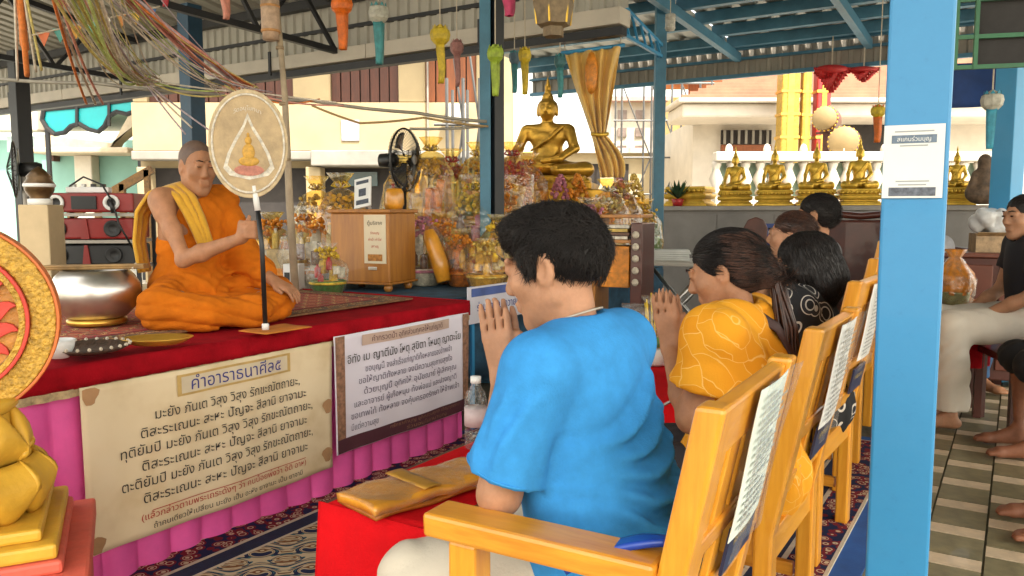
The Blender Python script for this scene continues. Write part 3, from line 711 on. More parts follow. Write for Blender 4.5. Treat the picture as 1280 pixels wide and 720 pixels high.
for i, s in enumerate(('มะยัง ภันเต วิสุง วิสุง รักขะณัตถายะ,', 'ติสะระเณนะ สะหะ ปัญจะ สีลานิ ยาจามะ', 'ทุติยัมปิ มะยัง ภันเต วิสุง วิสุง รักขะณัตถายะ,', 'ติสะระเณนะ สะหะ ปัญจะ สีลานิ ยาจามะ', 'ตะติยัมปิ มะยัง ภันเต วิสุง วิสุง รักขะณัตถายะ,', 'ติสะระเณนะ สะหะ ปัญจะ สีลานิ ยาจามะ')):
    line(s, .046, .118 - i * .0535, ink, r, w_, h_, (.62, .70, .80, .70, .80, .70)[i], (.03, .02, .0, .02, .0, .02)[i])
strip(-.30, .36, -.1805, -.178, ink_r, 'rule', r, w_, h_, .0055)
line('(แล้วกล่าวตามพระเถระดังๆ ว่า คนน้อยพึงว่า อิติ อาห)', .030, -.205, ink_r, r, w_, h_, .70, .01)
line('ถ้าคนเดียวให้เปลี่ยน มะยัง เป็น อะหัง ยาจามะ เป็น ยาจามิ', .026, -.240, ink, r, w_, h_, .64, .02)
for cx, cz, s in ((-.49, .235, 1), (-.49, -.235, 1), (.49, .0, 1), (.485, -.2, 1)):
    pts = [(cx + .028 * math.cos(t) * (1 + .3 * math.sin(3 * t)), cz + .03 * math.sin(t)) for t in np.linspace(0, 6.28, 14)[:-1]]
    pts = [(max(-w_ / 2 + .004, min(w_ / 2 - .004, x)), max(-h_ / 2 + .004, min(h_ / 2 - .004, z))) for x, z in pts]
    panel(pts, mat('burnt_edge', (.50, .28, .13), .7, var=.2), 'scorched_corner', r, w_, h_, .0045)
r2, w2, h2 = banner(2.345, 3.285, .195, .692, ban_w, 'white banner with a Thai dedication verse and plum lower band')
for x0, x1 in ((-w2 / 2 + .003, -w2 / 2 + .055), (w2 / 2 - .05, w2 / 2 - .003)): strip(x0, x1, -h2 / 2 + .003, h2 / 2 - .003, tan_v, 'side_ornament', r2, w2, h2, .0045, 4)
strip(-w2 / 2 + .003, w2 / 2 - .003, -h2 / 2 + .004, -h2 / 2 + .062, brn_v, 'lower_band', r2, w2, h2, .0055)
strip(-.31, .31, .190, .236, mat('title_tan', (.62, .45, .36), .6, var=.1), 'title_cartouche', r2, w2, h2, .0055)
line('คำกรวดน้ำ อุทิศส่วนกุศลให้แก่ญาติ', .034, .201, brn_v, r2, w2, h2, .50)
line('อิทัง เม ญาตีนัง โหตุ สุขิตา โหนตุ ญาตะโย', .050, .125, ink, r2, w2, h2, .80)
for i, s in enumerate(('ขอบุญนี้ จงสำเร็จแก่ญาติทั้งหลายของข้าพเจ้า', 'ขอให้ญาติทั้งหลาย จงมีความสุขกายสุขใจ', 'ด้วยบุญนี้ อุทิศให้ อุปัชฌาย์ ผู้เลิศคุณ', 'และอาจารย์ ผู้เกื้อหนุน ทั้งพ่อแม่ และปวงญาติ', 'ขอเทพไท้ ทั้งหลาย จงคุ้มครองรักษา ให้ข้าพเจ้า', 'มีแต่ความสุข')):
    line(s, .038, .075 - i * .048, mat('grey_ink', (.16, .14, .2), .8, var=0), r2, w2, h2, (.62, .66, .66, .72, .76, .16)[i], (.02, .0, .03, 0, 0, -.3)[i])
for k, s in enumerate(('ศรัทธาทำบุญ อุทิศส่วนกุศล เชิญทุกท่าน', 'ร่วมอนุโมทนาบุญ')): line(s, .022, -.208 - k * .026, tan_v, r2, w2, h2, (.52, .3)[k], .12)

# ------------------------------------------------------------------ dharma wheel on its lotus base
wc = W(-72, 402, 1.78)
wheel = thing('dharma_wheel', 'large gold and red dharma wheel on a yellow lotus base at left', 'wheel statue', (wc.x, wc.y, 0), R(26))
y_gold = mat('ochre_gold', (.74, .42, .04), .5, var=.12, vscale=9, bump=.25, bscale=35)
y_glit = mat('glitter_gold', (.66, .38, .05), .4, metal=.25, var=.25, vscale=90, bump=.7, bscale=110)
red_pt = mat('vermilion_paint', (.62, .05, .03), .5, var=.12, vscale=6, bump=.2)
cor = mat('coral_red_paint', (.78, .14, .09), .6, var=.14, vscale=8, bump=.3, bscale=30)
zc = wc.z
def ring(r0, r1, y0, y1, n=64):
    v = []; 
    for k in range(n):
        a = 2 * math.pi * k / n; c, s = math.cos(a), math.sin(a)
        v += [(r0 * c, y0, zc + r0 * s), (r1 * c, y0, zc + r1 * s), (r1 * c, y1, zc + r1 * s), (r0 * c, y1, zc + r0 * s)]
    f = []
    for k in range(n):
        a, b = 4 * k, 4 * ((k + 1) % n)
        for i in range(4): j = (i + 1) % 4; f.append((a + i, b + i, b + j, a + j))
    return MB().add(v, f)
RW = .232
ring(RW - .007, RW, -.034, .034).build('outer_rim', mat('orange_rim', (.66, .16, .03), .45, var=.15), wheel, bevel=.002)
ring(RW - .060, RW - .007, -.030, .030).build('rim', y_glit, wheel, bevel=.004)
ring(RW - .068, RW - .060, -.044, .044).build('inner_rim', red_pt, wheel, bevel=.002)
ring(RW - .082, RW - .068, -.038, .038).build('inner_band', y_glit, wheel, bevel=.002)
MB().lathe([(RW - .083, -.015), (RW - .083, .015)], 48).build('disc', mat('disc_orange', (.70, .30, .05), .5, var=.2, vscale=40, bump=.4, bscale=90), wheel, loc=(0, 0, zc), rot=(R(90), 0, 0))
MB().lathe([(.001, -.05), (.04, -.048), (.05, -.03), (.05, .03), (.04, .048), (.001, .05)], 24).build('hub', red_pt, wheel, True, loc=(0, 0, zc), rot=(R(90), 0, 0))
for k in range(16):
    a = 2 * math.pi * k / 16 + .2
    pts = []
    for t in np.linspace(0, 1, 9):
        rr = .05 + t * (RW - .132); wv = .006 * math.sin(t * 9); hw = .023 * math.sin(math.pi * min(1, t * .9 + .1)) * (1 - .25 * t) + .002
        pts.append((rr, wv, hw))
    up = [(x, o + h) for x, o, h in pts]; dn = [(x, o - h) for x, o, h in pts][::-1]
    poly = [(x * math.cos(a) - y * math.sin(a), zc + x * math.sin(a) + y * math.cos(a)) for x, y in up + dn]
    MB().prism(poly, .056).build('flame_spoke', red_pt, wheel, bevel=.003)
# lotus base: petals and stepped plinth
zb = zc - RW + .02
MB().lathe([(.06, zb - .03), (.10, zb - .02), (.135, zb + .01), (.14, zb + .03), (.05, zb + .035)], 32).build('seat', y_gold, wheel, True)
for tier, (rr, z0, z1, n, off) in enumerate(((.150, zb - .125, zb + .015, 10, 0), (.185, zb - .235, zb - .115, 12, .26))):
    pm = None
    for k in range(n):
        a = 2 * math.pi * k / n + off
        if pm is None:
            def pet(u, v, rr=rr, z0=z0, z1=z1, n=n):
                wd = 2 * math.pi * rr / n * .62; s = (u - .5) * 2; hh = (1 - abs(s) ** 2.2 * .5) if not tier else 1
                prof = math.sin(math.pi * (v * .8 + .12)); z = z0 + (z1 - z0) * v * hh if not tier else z1 - (z1 - z0) * v * (1 - abs(s) ** 2.2 * .35)
                return (rr * .72 + .05 * prof + (.012 if tier else .0) * v, s * wd * math.sqrt(max(.02, math.sin(math.pi * (v * .72 + .2)))), z)
            b = MB().sheet(pet, 10, 8, .012); pm = make_mesh('lotus_petal', b.v, b.f)
            if tier == 0: pass
        obj('lotus_petal', pm, y_gold, wheel, True, rot=(0, 0, a))
MB().lathe([(.05, zb - .24), (.14, zb - .235), (.13, zb - .1), (.12, zb), (.05, zb + .01)], 32).build('lotus_core', y_gold, wheel, True)
z = zb - .235
for hw, h, m, nm in ((.185, .028, y_gold, 'gold_step'), (.215, .034, y_gold, 'gold_step'), (.225, .03, cor, 'red_step'), (.275, .055, cor, 'red_step'), (.25, .03, cor, 'red_step')):
    MB().bx(-hw, hw, -hw, hw, z - h, z).build(nm, m, wheel, bevel=.008); z -= h
MB().bx(-.262, .262, -.262, .262, .012, z).build('plinth', cor, wheel, bevel=.006)

# ------------------------------------------------------------------ alms bowl, tray, dishes, sticks
FZ2 = FZ + .02
def on_pf(px, py, z=FZ2):
    Y = (CAMZ - z) / 1e-9
    u, v = (px - 640) / 1000, (360 - py) / 1000
    d = Vector((u, math.cos(PITCH) + v * math.sin(PITCH), -math.sin(PITCH) + v * math.cos(PITCH)))
    s = (z - CAMZ) / d.z; return Vector((d.x * s, d.y * s, z))
c = on_pf(122, 405)
bowl = thing('alms_bowl', 'round polished steel water bowl on a low ring beside the monk', 'bowl', c, 0, scale=1.08)
MB().lathe([(.085, 0), (.10, .006), (.10, .02), (.09, .024)], 32).build('ring_stand', gold, bowl, True)
MB().lathe([(.05, .014), (.10, .03), (.138, .07), (.152, .11), (.148, .145), (.130, .178), (.112, .196), (.104, .198), (.108, .18)], 48).build('bowl_body', steel, bowl, True)
bun = thing('stick_bundle', 'bundle of thin bamboo sticks lying across the steel bowl', 'stick bundle', (c.x, c.y, c.z + .214), 0)
bam = mat('bamboo', (.34, .20, .07), .6, var=.25, vscale=14)
for k in range(14):
    y = -.03 + .06 * (k % 7) / 6; z = .004 + .008 * (k // 7)
    MB().tube([(-.19 + random.uniform(-.01, .01), y, z), (.20, y * .7 + random.uniform(-.004, .004), z + .006)], .0062, 6).build('stick', bam, bun)
MB().tube([(.16, -.028, .006), (.16, 0, .024), (.16, .028, .006)], .004, 5).build('binding', line_m, bun)
c = on_pf(197, 430)
tray = thing('gold_tray', 'shallow gold oval tray at the platform edge before the monk', 'tray', c, R(12), scale=.88)
o = MB().lathe([(.08, 0), (.095, .004), (.125, .022), (.130, .026), (.126, .027), (.092, .009), (.001, .007)], 40).build('dish', mat('gold_dish', (.72, .42, .06), .3, metal=.6, var=.12), tray, True); o.scale = (1, .72, 1)
c = on_pf(110, 440)
dsh = thing('dark_plate', 'dark beaded plate beneath the steel bowl', 'plate', c, 0)
MB().lathe([(.07, 0), (.10, .006), (.125, .02), (.12, .022), (.09, .010), (.001, .008)], 36).build('dish', mat('beaded', (.10, .055, .035), .5, var=.4, vscale=80, bump=.5, bscale=120), dsh, True)
for k in range(24):
    a = k * 2 * math.pi / 24; MB().sphere((.121 * math.cos(a), .121 * math.sin(a), .024), .006, 6, 5).build('bead', line_m, dsh)
c = on_pf(75, 447)
wb = thing('white_cup', 'small white cup at the platform corner behind the wheel', 'cup', c, 0)
MB().lathe([(.025, 0), (.04, .03), (.045, .055), (.041, .055), (.036, .03)], 20).build('cup_body', paper, wb, True)
# flat orange cloth piece in front of the monk where the fan stands
c = on_pf(345, 412, FZ2 - .001)
oc = MB().sheet(lambda u, v: ((u - .5) * .22, (v - .5) * .15, .004 + .002 * math.sin(u * 9) * math.sin(v * 8)), 12, 8, .003).build('orange_cloth', mat('orange_cloth', (.62, .20, .02), .8, var=.15, bump=.2), None, True, loc=c, rot=(0, 0, TH)); tag(oc, 'small folded orange cloth under the foot of the talipot fan', 'cloth')

# ------------------------------------------------------------------ talipot fan held by the monk
sb = on_pf(332, 413)
fan = thing('talipot_fan', 'oval cream and gold ceremonial fan on a black staff held by the monk', 'ceremonial fan', (sb.x, sb.y, sb.z + .003), R(14))
brass = mat('fan_border', (.64, .50, .30), .6, var=.2, vscale=30, bump=.3, bscale=60)
fan_f = mat('fan_field', (.54, .40, .23), .75, var=.15, vscale=22, bump=.3, bscale=150)
silver = mat('silver_thread', (.82, .76, .64), .55, var=.2, vscale=60, bump=.5, bscale=150)
MB().tube([(0, 0, 0), (-.004, 0, .30), (-.015, 0, .44)], .009, 10).build('staff', black_pl, fan, True)
MB().lathe([(.013, 0), (.013, .02), (.009, .024)], 12).build('ferrule', paper, fan, True)
MB().tube([(-.015, 0, .44), (-.026, 0, .53)], .011, 10).build('handle_neck', paper, fan, True)
cx, cz, rx, rz_ = -.04, .685, .138, .190
def ov(k, rx=rx, rz=rz_, n=48): return [(cx + rx * k * math.cos(t), cz + rz * k * math.sin(t) - (.010 * k if math.sin(t) < 0 else 0)) for t in np.linspace(0, 2 * math.pi, n, endpoint=False)]
MB().prism(ov(1.0), .012).build('blade', brass, fan, bevel=.003)
MB().prism(ov(.93), .018).build('field', fan_f, fan)
def orn(poly, m, nm, y=-.0115): 
    v = [(x, y, z) for x, z in poly]; o = obj(nm, make_mesh(nm, v, [tuple(range(len(v)))]), m, fan); return o
MB().tube([(x, -.0105, z) for x, z in ov(.90)] + [(ov(.90)[0][0], -.0105, ov(.90)[0][1])], .0042, 5).build('border_cord', silver, fan)
fl_ = lambda s, dz=0: [(cx + s * x, cz - .03 + dz + s * z) for x, z in ((0, .13), (.018, .085), (.045, .04), (.070, -.01), (.085, -.06), (.065, -.085), (0, -.10), (-.065, -.085), (-.085, -.06), (-.070, -.01), (-.045, .04), (-.018, .085))]
orn(fl_(1.04), silver, 'flame_outline', -.0105); orn(fl_(.86), fan_f, 'flame_inner', -.0125)
orn([(cx + .052 * math.cos(t), cz - .100 + .020 * math.sin(t)) for t in np.linspace(0, 6.28, 20)[:-1]], mat('rose_thread', (.55, .22, .16), .7, var=.2, vscale=60), 'lotus_emblem', -.0142)
gth = mat('yellow_thread', (.68, .38, .06), .6, var=.2, vscale=60)
for (x, z, a, b) in ((0, -.068, .036, .018), (0, -.035, .022, .030), (0, .006, .012, .015), (0, .026, .005, .009)):
    o = MB().sphere((cx + x, -.0125, cz + z), (a, .006, b), 14, 8).build('figure_emblem', gth, fan, True)
o = text('วัดอนุโมทนา', .020, silver, fan, (cx, -.0115, cz + .115), (R(90), 0, 0), width=.095)
for v in o.data.vertices: v.co.y += -.0 - 6.5 * v.co.x ** 2
# ================================================================== CHAIRS
def chair_proto(h, arms=()):
    c = thing('wooden_chair', '', 'chair', (0, 0, 0), TH)
    wd = .225
    bk = lambda z: -.22 - max(0, z - .43) * .20 * (.93 / h)
    for s in (-1, 1):
        MB().add([(s * wd - .0275 + dx, bk(z) + dy - .0225, z) for z in (.012, .43, h) for dx, dy in ((0, 0), (.055, 0), (.055, .045), (0, .045))],
                 [(3, 2, 1, 0), (8, 9, 10, 11)] + [(k * 4 + i, k * 4 + (i + 1) % 4, k * 4 + 4 + (i + 1) % 4, k * 4 + 4 + i) for k in (0, 1) for i in range(4)]).build('back_post', wood_y, c, bevel=.007)
        MB().bx(s * wd - .0275, s * wd + .0275, .075, .13, .012, .628 if s in arms else .429).build('front_leg', wood_y, c, bevel=.006)
        if s in arms: MB().sheet(lambda u, v, s=s: (s * wd - .04 + .08 * u + (.012 * math.sin(3.1 * v) * s), bk(.65) + .02 + v * (.175 - bk(.65) - .02), .672 + .006 * math.sin(v * 3.1)), 4, 8, .042).build('armrest', wood_d, c, bevel=.007)
        MB().bx(s * wd - .015, s * wd + .015, -.21, .075, .37, .429).build('side_rail', wood_d, c, bevel=.004)
        MB().bx(s * wd - .012, s * wd + .012, -.19, .075, .14, .18).build('stretcher', wood_d, c, bevel=.004)
    MB().bx(-.245, .245, -.19, .15, .43, .452).build('seat', wood_h, c, bevel=.006)
    MB().bx(-wd + .027, wd - .027, .09, .115, .36, .428).build('front_rail', wood_h, c, bevel=.004)
    MB().bx(-wd + .027, wd - .027, bk(.40) - .015, bk(.40) + .012, .35, .428).build('rear_rail', wood_h, c, bevel=.004)
    rk = Matrix.Rotation(math.atan(.2 * .93 / h), 3, 'X')
    for z, hh, nm in ((h - .05, .085, 'top_rail'), (.665, .04, 'lower_back_rail'), (.535, .05, 'lower_back_rail')):
        MB().box((0, bk(z), z), (2 * wd - .055, .028, hh), rk).build(nm, wood_h, c, bevel=.005)
    za, zb = .685, h - .09
    for x in (-.15, -.055, .045, .145):
        MB().box((x, bk((za + zb) / 2), (za + zb) / 2), (.07, .016, zb - za + .01), rk).build('slat', wood_y, c, bevel=.003)
    for x in (-.12, .0, .12): MB().box((x, bk(.60), .60), (.05, .014, .085), rk).build('spindle', wood_y, c, bevel=.003)
    return c, bk, rk
navy_pl = mat('navy_plaque', (.018, .03, .09), .4, var=.1)
gold_i = mat('gold_ink', (.5, .36, .12), .5, var=0)
tape = film('clear_tape', (.98, .96, .9), .2)
pap_t = mat('pale_green_paper', (.74, .82, .76), .6, var=.04)
CH = [((.292, 1.12), .915, 'golden varnished chair with carved arms behind the man in blue'), ((.685, 1.78), .93, 'golden varnished chair behind the woman in the orange blouse'),
      ((1.09, 2.53), .97, 'golden varnished chair behind the woman in the black patterned blouse'), ((1.47, 3.25), 1.0, 'golden varnished chair half hidden by the near blue post'), ((1.80, 3.9), 1.05, 'tall golden chair at the far end of the row')]
for i, ((x, y), h, lab) in enumerate(CH):
    c, bk, rk = chair_proto(h, ((-1,), (), (), (), (1,))[i])
    jz = (R(2), 0, R(-2), R(1), R(-1))[i]
    off = Matrix.Rotation(TH + jz, 3, 'Z') @ Vector((-.225, -.32, 0))
    c.location = (x - off.x, y - off.y, 0.012); c.rotation_euler.z = TH + jz
    tag(c, lab, 'chair', 'golden wooden chairs in a row')
    # navy plaque on the lower back
    o = MB().box((.10, bk(.60) - .022, .598), (.19, .006, .09), rk).build('plaque', navy_pl, c)
    M4 = Matrix.Translation((.10, bk(.60) - .0262, .60)) @ (rk.to_4x4() @ Euler((R(90), 0, 0)).to_matrix().to_4x4())
    t = text('ศรัทธาถวาย', .026, gold_i, o, (0, 0, 0), (0, 0, 0), width=.12); t.matrix_local = M4
    # notice in a plastic sleeve taped to the back
    if i < 4:
        s = thing('notice_sheet', ('printed white notice taped to the back of the nearest chair', 'printed white notice taped to the back of the second chair', 'printed white notice taped to the back of the third chair', 'printed white notice on the chair beside the blue post')[i], 'notice', c.location, c.rotation_euler.z, 'printed notices on chair backs')
        zc_ = .782 + (h - .93) * .8; x0 = .055
        M = Matrix.Translation((x0, bk(zc_) - .030, zc_)) @ rk.to_4x4()
        o = MB().sheet(lambda u, v: ((u - .5) * .205, -.004 * math.sin(u * 3.1) - .003 * math.sin(v * 4 + 1), (v - .5) * .27), 8, 8, .0012).build('sheet', pap_t if i == 0 else paper, s); o.matrix_local = M
        lines = MB()
        for q in range(17):
            z = .115 - q * .0145; wl = .16 * (.55 if q in (0, 5, 11, 16) else random.uniform(.85, 1))
            n = random.randint(4, 7); xx = -.08
            for k in range(n):
                d = wl / n; lines.add([(xx, -.0085, z), (xx + d * .82, -.0085, z), (xx + d * .82, -.0085, z + .0055), (xx, -.0085, z + .0055)], [(0, 1, 2, 3)]); xx += d
        o = lines.build('print', mat('grey_print', (.34, .36, .36), .8, var=0), s); o.matrix_local = M; o['kind'] = 'stuff'
        o = MB().sheet(lambda u, v: ((u - .5) * .235, -.0125 - .004 * math.sin(u * 9 + v * 5), (v - .5) * .32 - .005), 10, 10).build('plastic_sleeve', film('sleeve', (.98, .98, .98), .12), s, True); o.matrix_local = M

# clear plastic wrap on the near chair back
o = None
# blue strap over the near armrest
bs = thing('blue_strap', 'glossy blue strap end lying over the nearest armrest', 'strap', W(800, 700, 1.19), R(-22), scale=1.5)
MB().sheet(lambda u, v: ((u - .72) * .11, (v - .5) * .026 * (1 - .55 * max(0, u - .7) / .3), .012 + .020 * math.sin(u * 2.2) - .03 * (1 - u)), 14, 4, .007).build('band', mat('royal_blue', (.012, .06, .42), .35, var=.1, coat=.3), bs, True)

# ================================================================== LOW TABLE WITH RED CLOTH
lt = thing('low_red_table', 'long low table under a bright red cloth before the worshippers', 'table', G(1.25, .98), TH)
LT = .55; LL = 2.9; LW = .32
for x in (.06, LL / 2, LL - .06):
    for y in (.05, LW - .05): MB().bx(x - .02, x + .02, y - .02, y + .02, .03, LT - .02).build('leg', dkwood, lt)
def rc(t0, n): return .012 * math.sin(t0 * 17) + .006 * math.sin(t0 * 41 + n)
MB().bx(0.005, LL - .005, .005, LW - .005, LT - .02, LT - .002).build('table_top', dkwood, lt)
def rcloth(u, v):
    # wraps far side, top and near side; the end wraps too
    s = v * (LW + .70) - .35; a = -.0 + u * LL
    if s < 0: return (a, -.004 + rc(a, 1) * min(1, -s * 5), LT + max(s, -.35))
    if s > LW: return (a, LW + .004 + rc(a, 2) * min(1, (s - LW) * 5), LT - (s - LW))
    return (a, s, LT + .001)
MB().sheet(rcloth, 90, 30, .003).build('red_cloth', red_bright, lt, True)
MB().sheet(lambda u, v: (-.004 - (.010 + .018 * math.sin(u * 13) ** 2) * (1 - v) - .012 * (1 - v), -.014 * (1 - v) + u * (LW + .028 * (1 - v)), .16 + (LT - .157) * v), 30, 8, .003).build('red_cloth_end', red_bright, lt, True)
# wrapped bundle of folded orange robes on the table
bp_ = on_pf(528, 616, LT + .006)
bk_ = thing('wrapped_robe_set', 'flat folded orange robe set in clear wrap on the red table', 'robe set', bp_, TH + R(-14), scale=.88)
orw = mat('orange_robe_cloth', (.84, .36, .03), .35, var=.2, vscale=9, bump=.4, bscale=25, coat=.5)
MB().sheet(lambda u, v: ((u - .5) * .41, (v - .5) * .17 + .002 * math.sin(u * 7), .036 + .004 * math.sin(u * 3.1) + .003 * math.sin(u * 17 + v * 4) - .006 * (abs(v - .5) * 2) ** 4), 30, 10, .022).build('folded_cloth', orw, bk_, True)
MB().sheet(lambda u, v: ((u - .5) * .40, (v - .5) * .162, .010 + .003 * math.sin(u * 11)), 20, 6, .009).build('lower_fold', mat('orange_deep', (.46, .14, .012), .5, var=.2, vscale=9, bump=.3), bk_, True)
MB().sheet(lambda u, v: ((u - .5) * .43, (v - .5) * .19 + .002 * math.sin(u * 7), .041 + .005 * math.sin(u * 3.1) + .003 * math.sin(u * 31 + v * 9) - .026 * (abs(v - .5) * 2) ** 4), 40, 14).build('clear_wrap', film('wrap', (1, .97, .90), .30, .05), bk_, True)
MB().sheet(lambda u, v: (-.03 + (u - .5) * .055, (v - .5) * .17, .0465 + .002 * math.sin(u * 3.14)), 4, 8, .002).build('paper_band', mat('gold_band', (.66, .34, .05), .35, metal=.3, var=.15), bk_, True)
# water bottle
bt = on_pf(595, 560, LT + .004)
wbtl = thing('water_bottle', 'clear plastic water bottle with pale label beside the man in blue', 'bottle', bt, 0)
MB().lathe([(.026, 0), (.031, .006), (.031, .05), (.029, .055), (.031, .06), (.031, .13), (.026, .155), (.013, .175), (.013, .188), (.001, .188)], 20).build('bottle_body', film('pet', (.93, .97, .98), .25, .05), wbtl, True)
MB().lathe([(.0318, .065), (.0318, .115)], 20).build('bottle_label', mat('bottle_label', (.7, .55, .55), .5, var=.2), wbtl, True)
MB().lathe([(.0145, .182), (.0145, .20), (.001, .201)], 14).build('cap', paper, wbtl, True)

# ================================================================== OFFERING TABLES AND BASKETS
tw = thing('offering_table', 'blue table crowded with wrapped offerings beside the platform', 'table', G(3.42, 2.62), TH)
blue_tb = mat('dull_blue_cloth', (.04, .12, .20), .8, var=.3, vscale=8, bump=.2)
MB().bx(0, 3.2, 0, 1.5, FZ - .06, FZ - .02).build('table_top', blue_tb, tw, bevel=.004)
MB().sheet(lambda u, v: (u * 3.2, -.006 - .012 * math.sin(u * 60) * (1 - v), .25 + (FZ - .29) * v), 90, 3, .003).build('table_cloth', blue_tb, tw, True)
for x in (.05, 3.15):
    for y in (.05, 1.45): MB().bx(x - .02, x + .02, y - .02, y + .02, .0, FZ - .06).build('leg', steel_blue, tw)
TZ = FZ - .018
ti = thing('tiered_stand', 'gold cloth covered upper tier holding the rear hampers', 'stand', G(4.4, 3.15), TH)
MB().bx(0, 2.2, 0, 1.05, TZ - FZ + FZ + .003, .997).build('tier_box', mat('gold_cover', (.62, .42, .10), .7, var=.2, vscale=6, bump=.2), ti, bevel=.01)
MB().sheet(lambda u, v: (u * 2.2, -.012 - .014 * math.sin(u * 70) * (1 - v), TZ + .006 + (.985 - TZ) * v), 120, 3, .003).build('tier_skirt', mat('gold_cover', (.62, .42, .10), .7), ti, True)
# small vinyl sign standing at the table's end
sg = thing('small_vinyl_sign', 'small white and blue printed sign between the platform and wooden box', 'sign', G(3.46, 2.46), TH)
MB().bx(-.01, .75, -.004, .004, .60, .80).build('board', mat('vinyl_white', (.66, .64, .70), .5, var=.06), sg)
MB().bx(.02, .72, -.0062, -.0045, .745, .79).build('blue_band', mat('vinyl_blue', (.10, .16, .45), .5, var=.2), sg)
for x in (.05, .70): MB().bx(x - .012, x + .012, .006, .02, 0.006, .80).build('leg', steel_blue, sg)
text('ร่วมทำบุญ ถวายสังฆทาน', .06, ink_n, sg, (.37, -.0065, .665), ROTB, width=.6)
# wooden donation box
bxp = W(468, 352, 4.95); bxp.z = TZ
db = thing('donation_box', 'varnished wooden donation box on short legs with a paper notice', 'donation box', bxp, R(-22))
MB().bx(-.205, .205, -.16, .16, .055, .47).build('box_body', teak, db, bevel=.008)
MB().bx(-.22, .22, -.175, .175, .47, .492).build('lid', teak, db, bevel=.006)
MB().bx(-.215, .215, -.17, .17, .043, .056).build('skirting', teak, db, bevel=.004)
for x in (-.17, .17):
    for y in (-.12, .12): MB().lathe([(.02, 0), (.028, .02), (.022, .044)], 12, (x, y, 0)).build('foot', teak, db, True)
o = MB().bx(.035, .185, -.1645, -.161, .17, .46).build('paper_notice', mat('cream_notice', (.72, .62, .44), .7, var=.05), db)
text('ตู้บริจาค', .032, ink, o, (.11, -.166, .40), ROTB, width=.10)
for i, s in enumerate(('ร่วมบุญ', 'ค่าน้ำ ค่าไฟ', 'สาธุ')): text(s, .022, ink_r, o, (.11, -.166, .345 - .04 * i), ROTB, width=(.06, .09, .05)[i])
MB().bx(.06, .16, -.1662, -.1652, .185, .225).build('notice_print', mat('orange_print', (.6, .25, .05), .7, var=.3, vscale=60), o)
MB().bx(.06, .12, -.166, -.159, .13, .15).build('lock_plate', steel, db, bevel=.003)
# framed card on the box
fc = thing('framed_card', 'slanted white framed card with dark blocks on the wooden box', 'card', bxp + Vector((-.04, .02, .494)), R(-22))
fcr = Matrix.Rotation(R(-22), 3, 'X') @ Matrix.Rotation(R(-12), 3, 'Y')
MB().box((-.03, 0, .10), (.115, .012, .20), fcr).build('card', paper, fc, bevel=.002)
for z, h, m in ((.17, .022, 'slate'), (.10, .05, 'slate2'), (.035, .03, 'slate')):
    o = MB().box((0, 0, 0), (.085 if h < .04 else .05, .002, h)).build('print_block', mat('slate_print', (.10, .12, .16), .6, var=.3, vscale=60), fc); o.matrix_local = Matrix.Translation((-.03, 0, .10)) @ fcr.to_4x4() @ Matrix.Translation((0, -.0075, z - .10))
MB().bar((-.03, .08, .0), (-.03, .02, .10), .02, .006).build('easel_leg', paper, fc)
oc2 = thing('orange_cloth_roll', 'folded orange cloth standing on the wooden box near the black fan', 'cloth', bxp + Vector((.12, .05, .494)), R(15))
MB().lathe([(.05, 0), (.06, .03), (.055, .10), (.045, .125), (.001, .13)], 14, fn=lambda a, z: 1 + .16 * math.sin(3 * a + z * 20)).build('folded_cloth', orw, oc2, True)

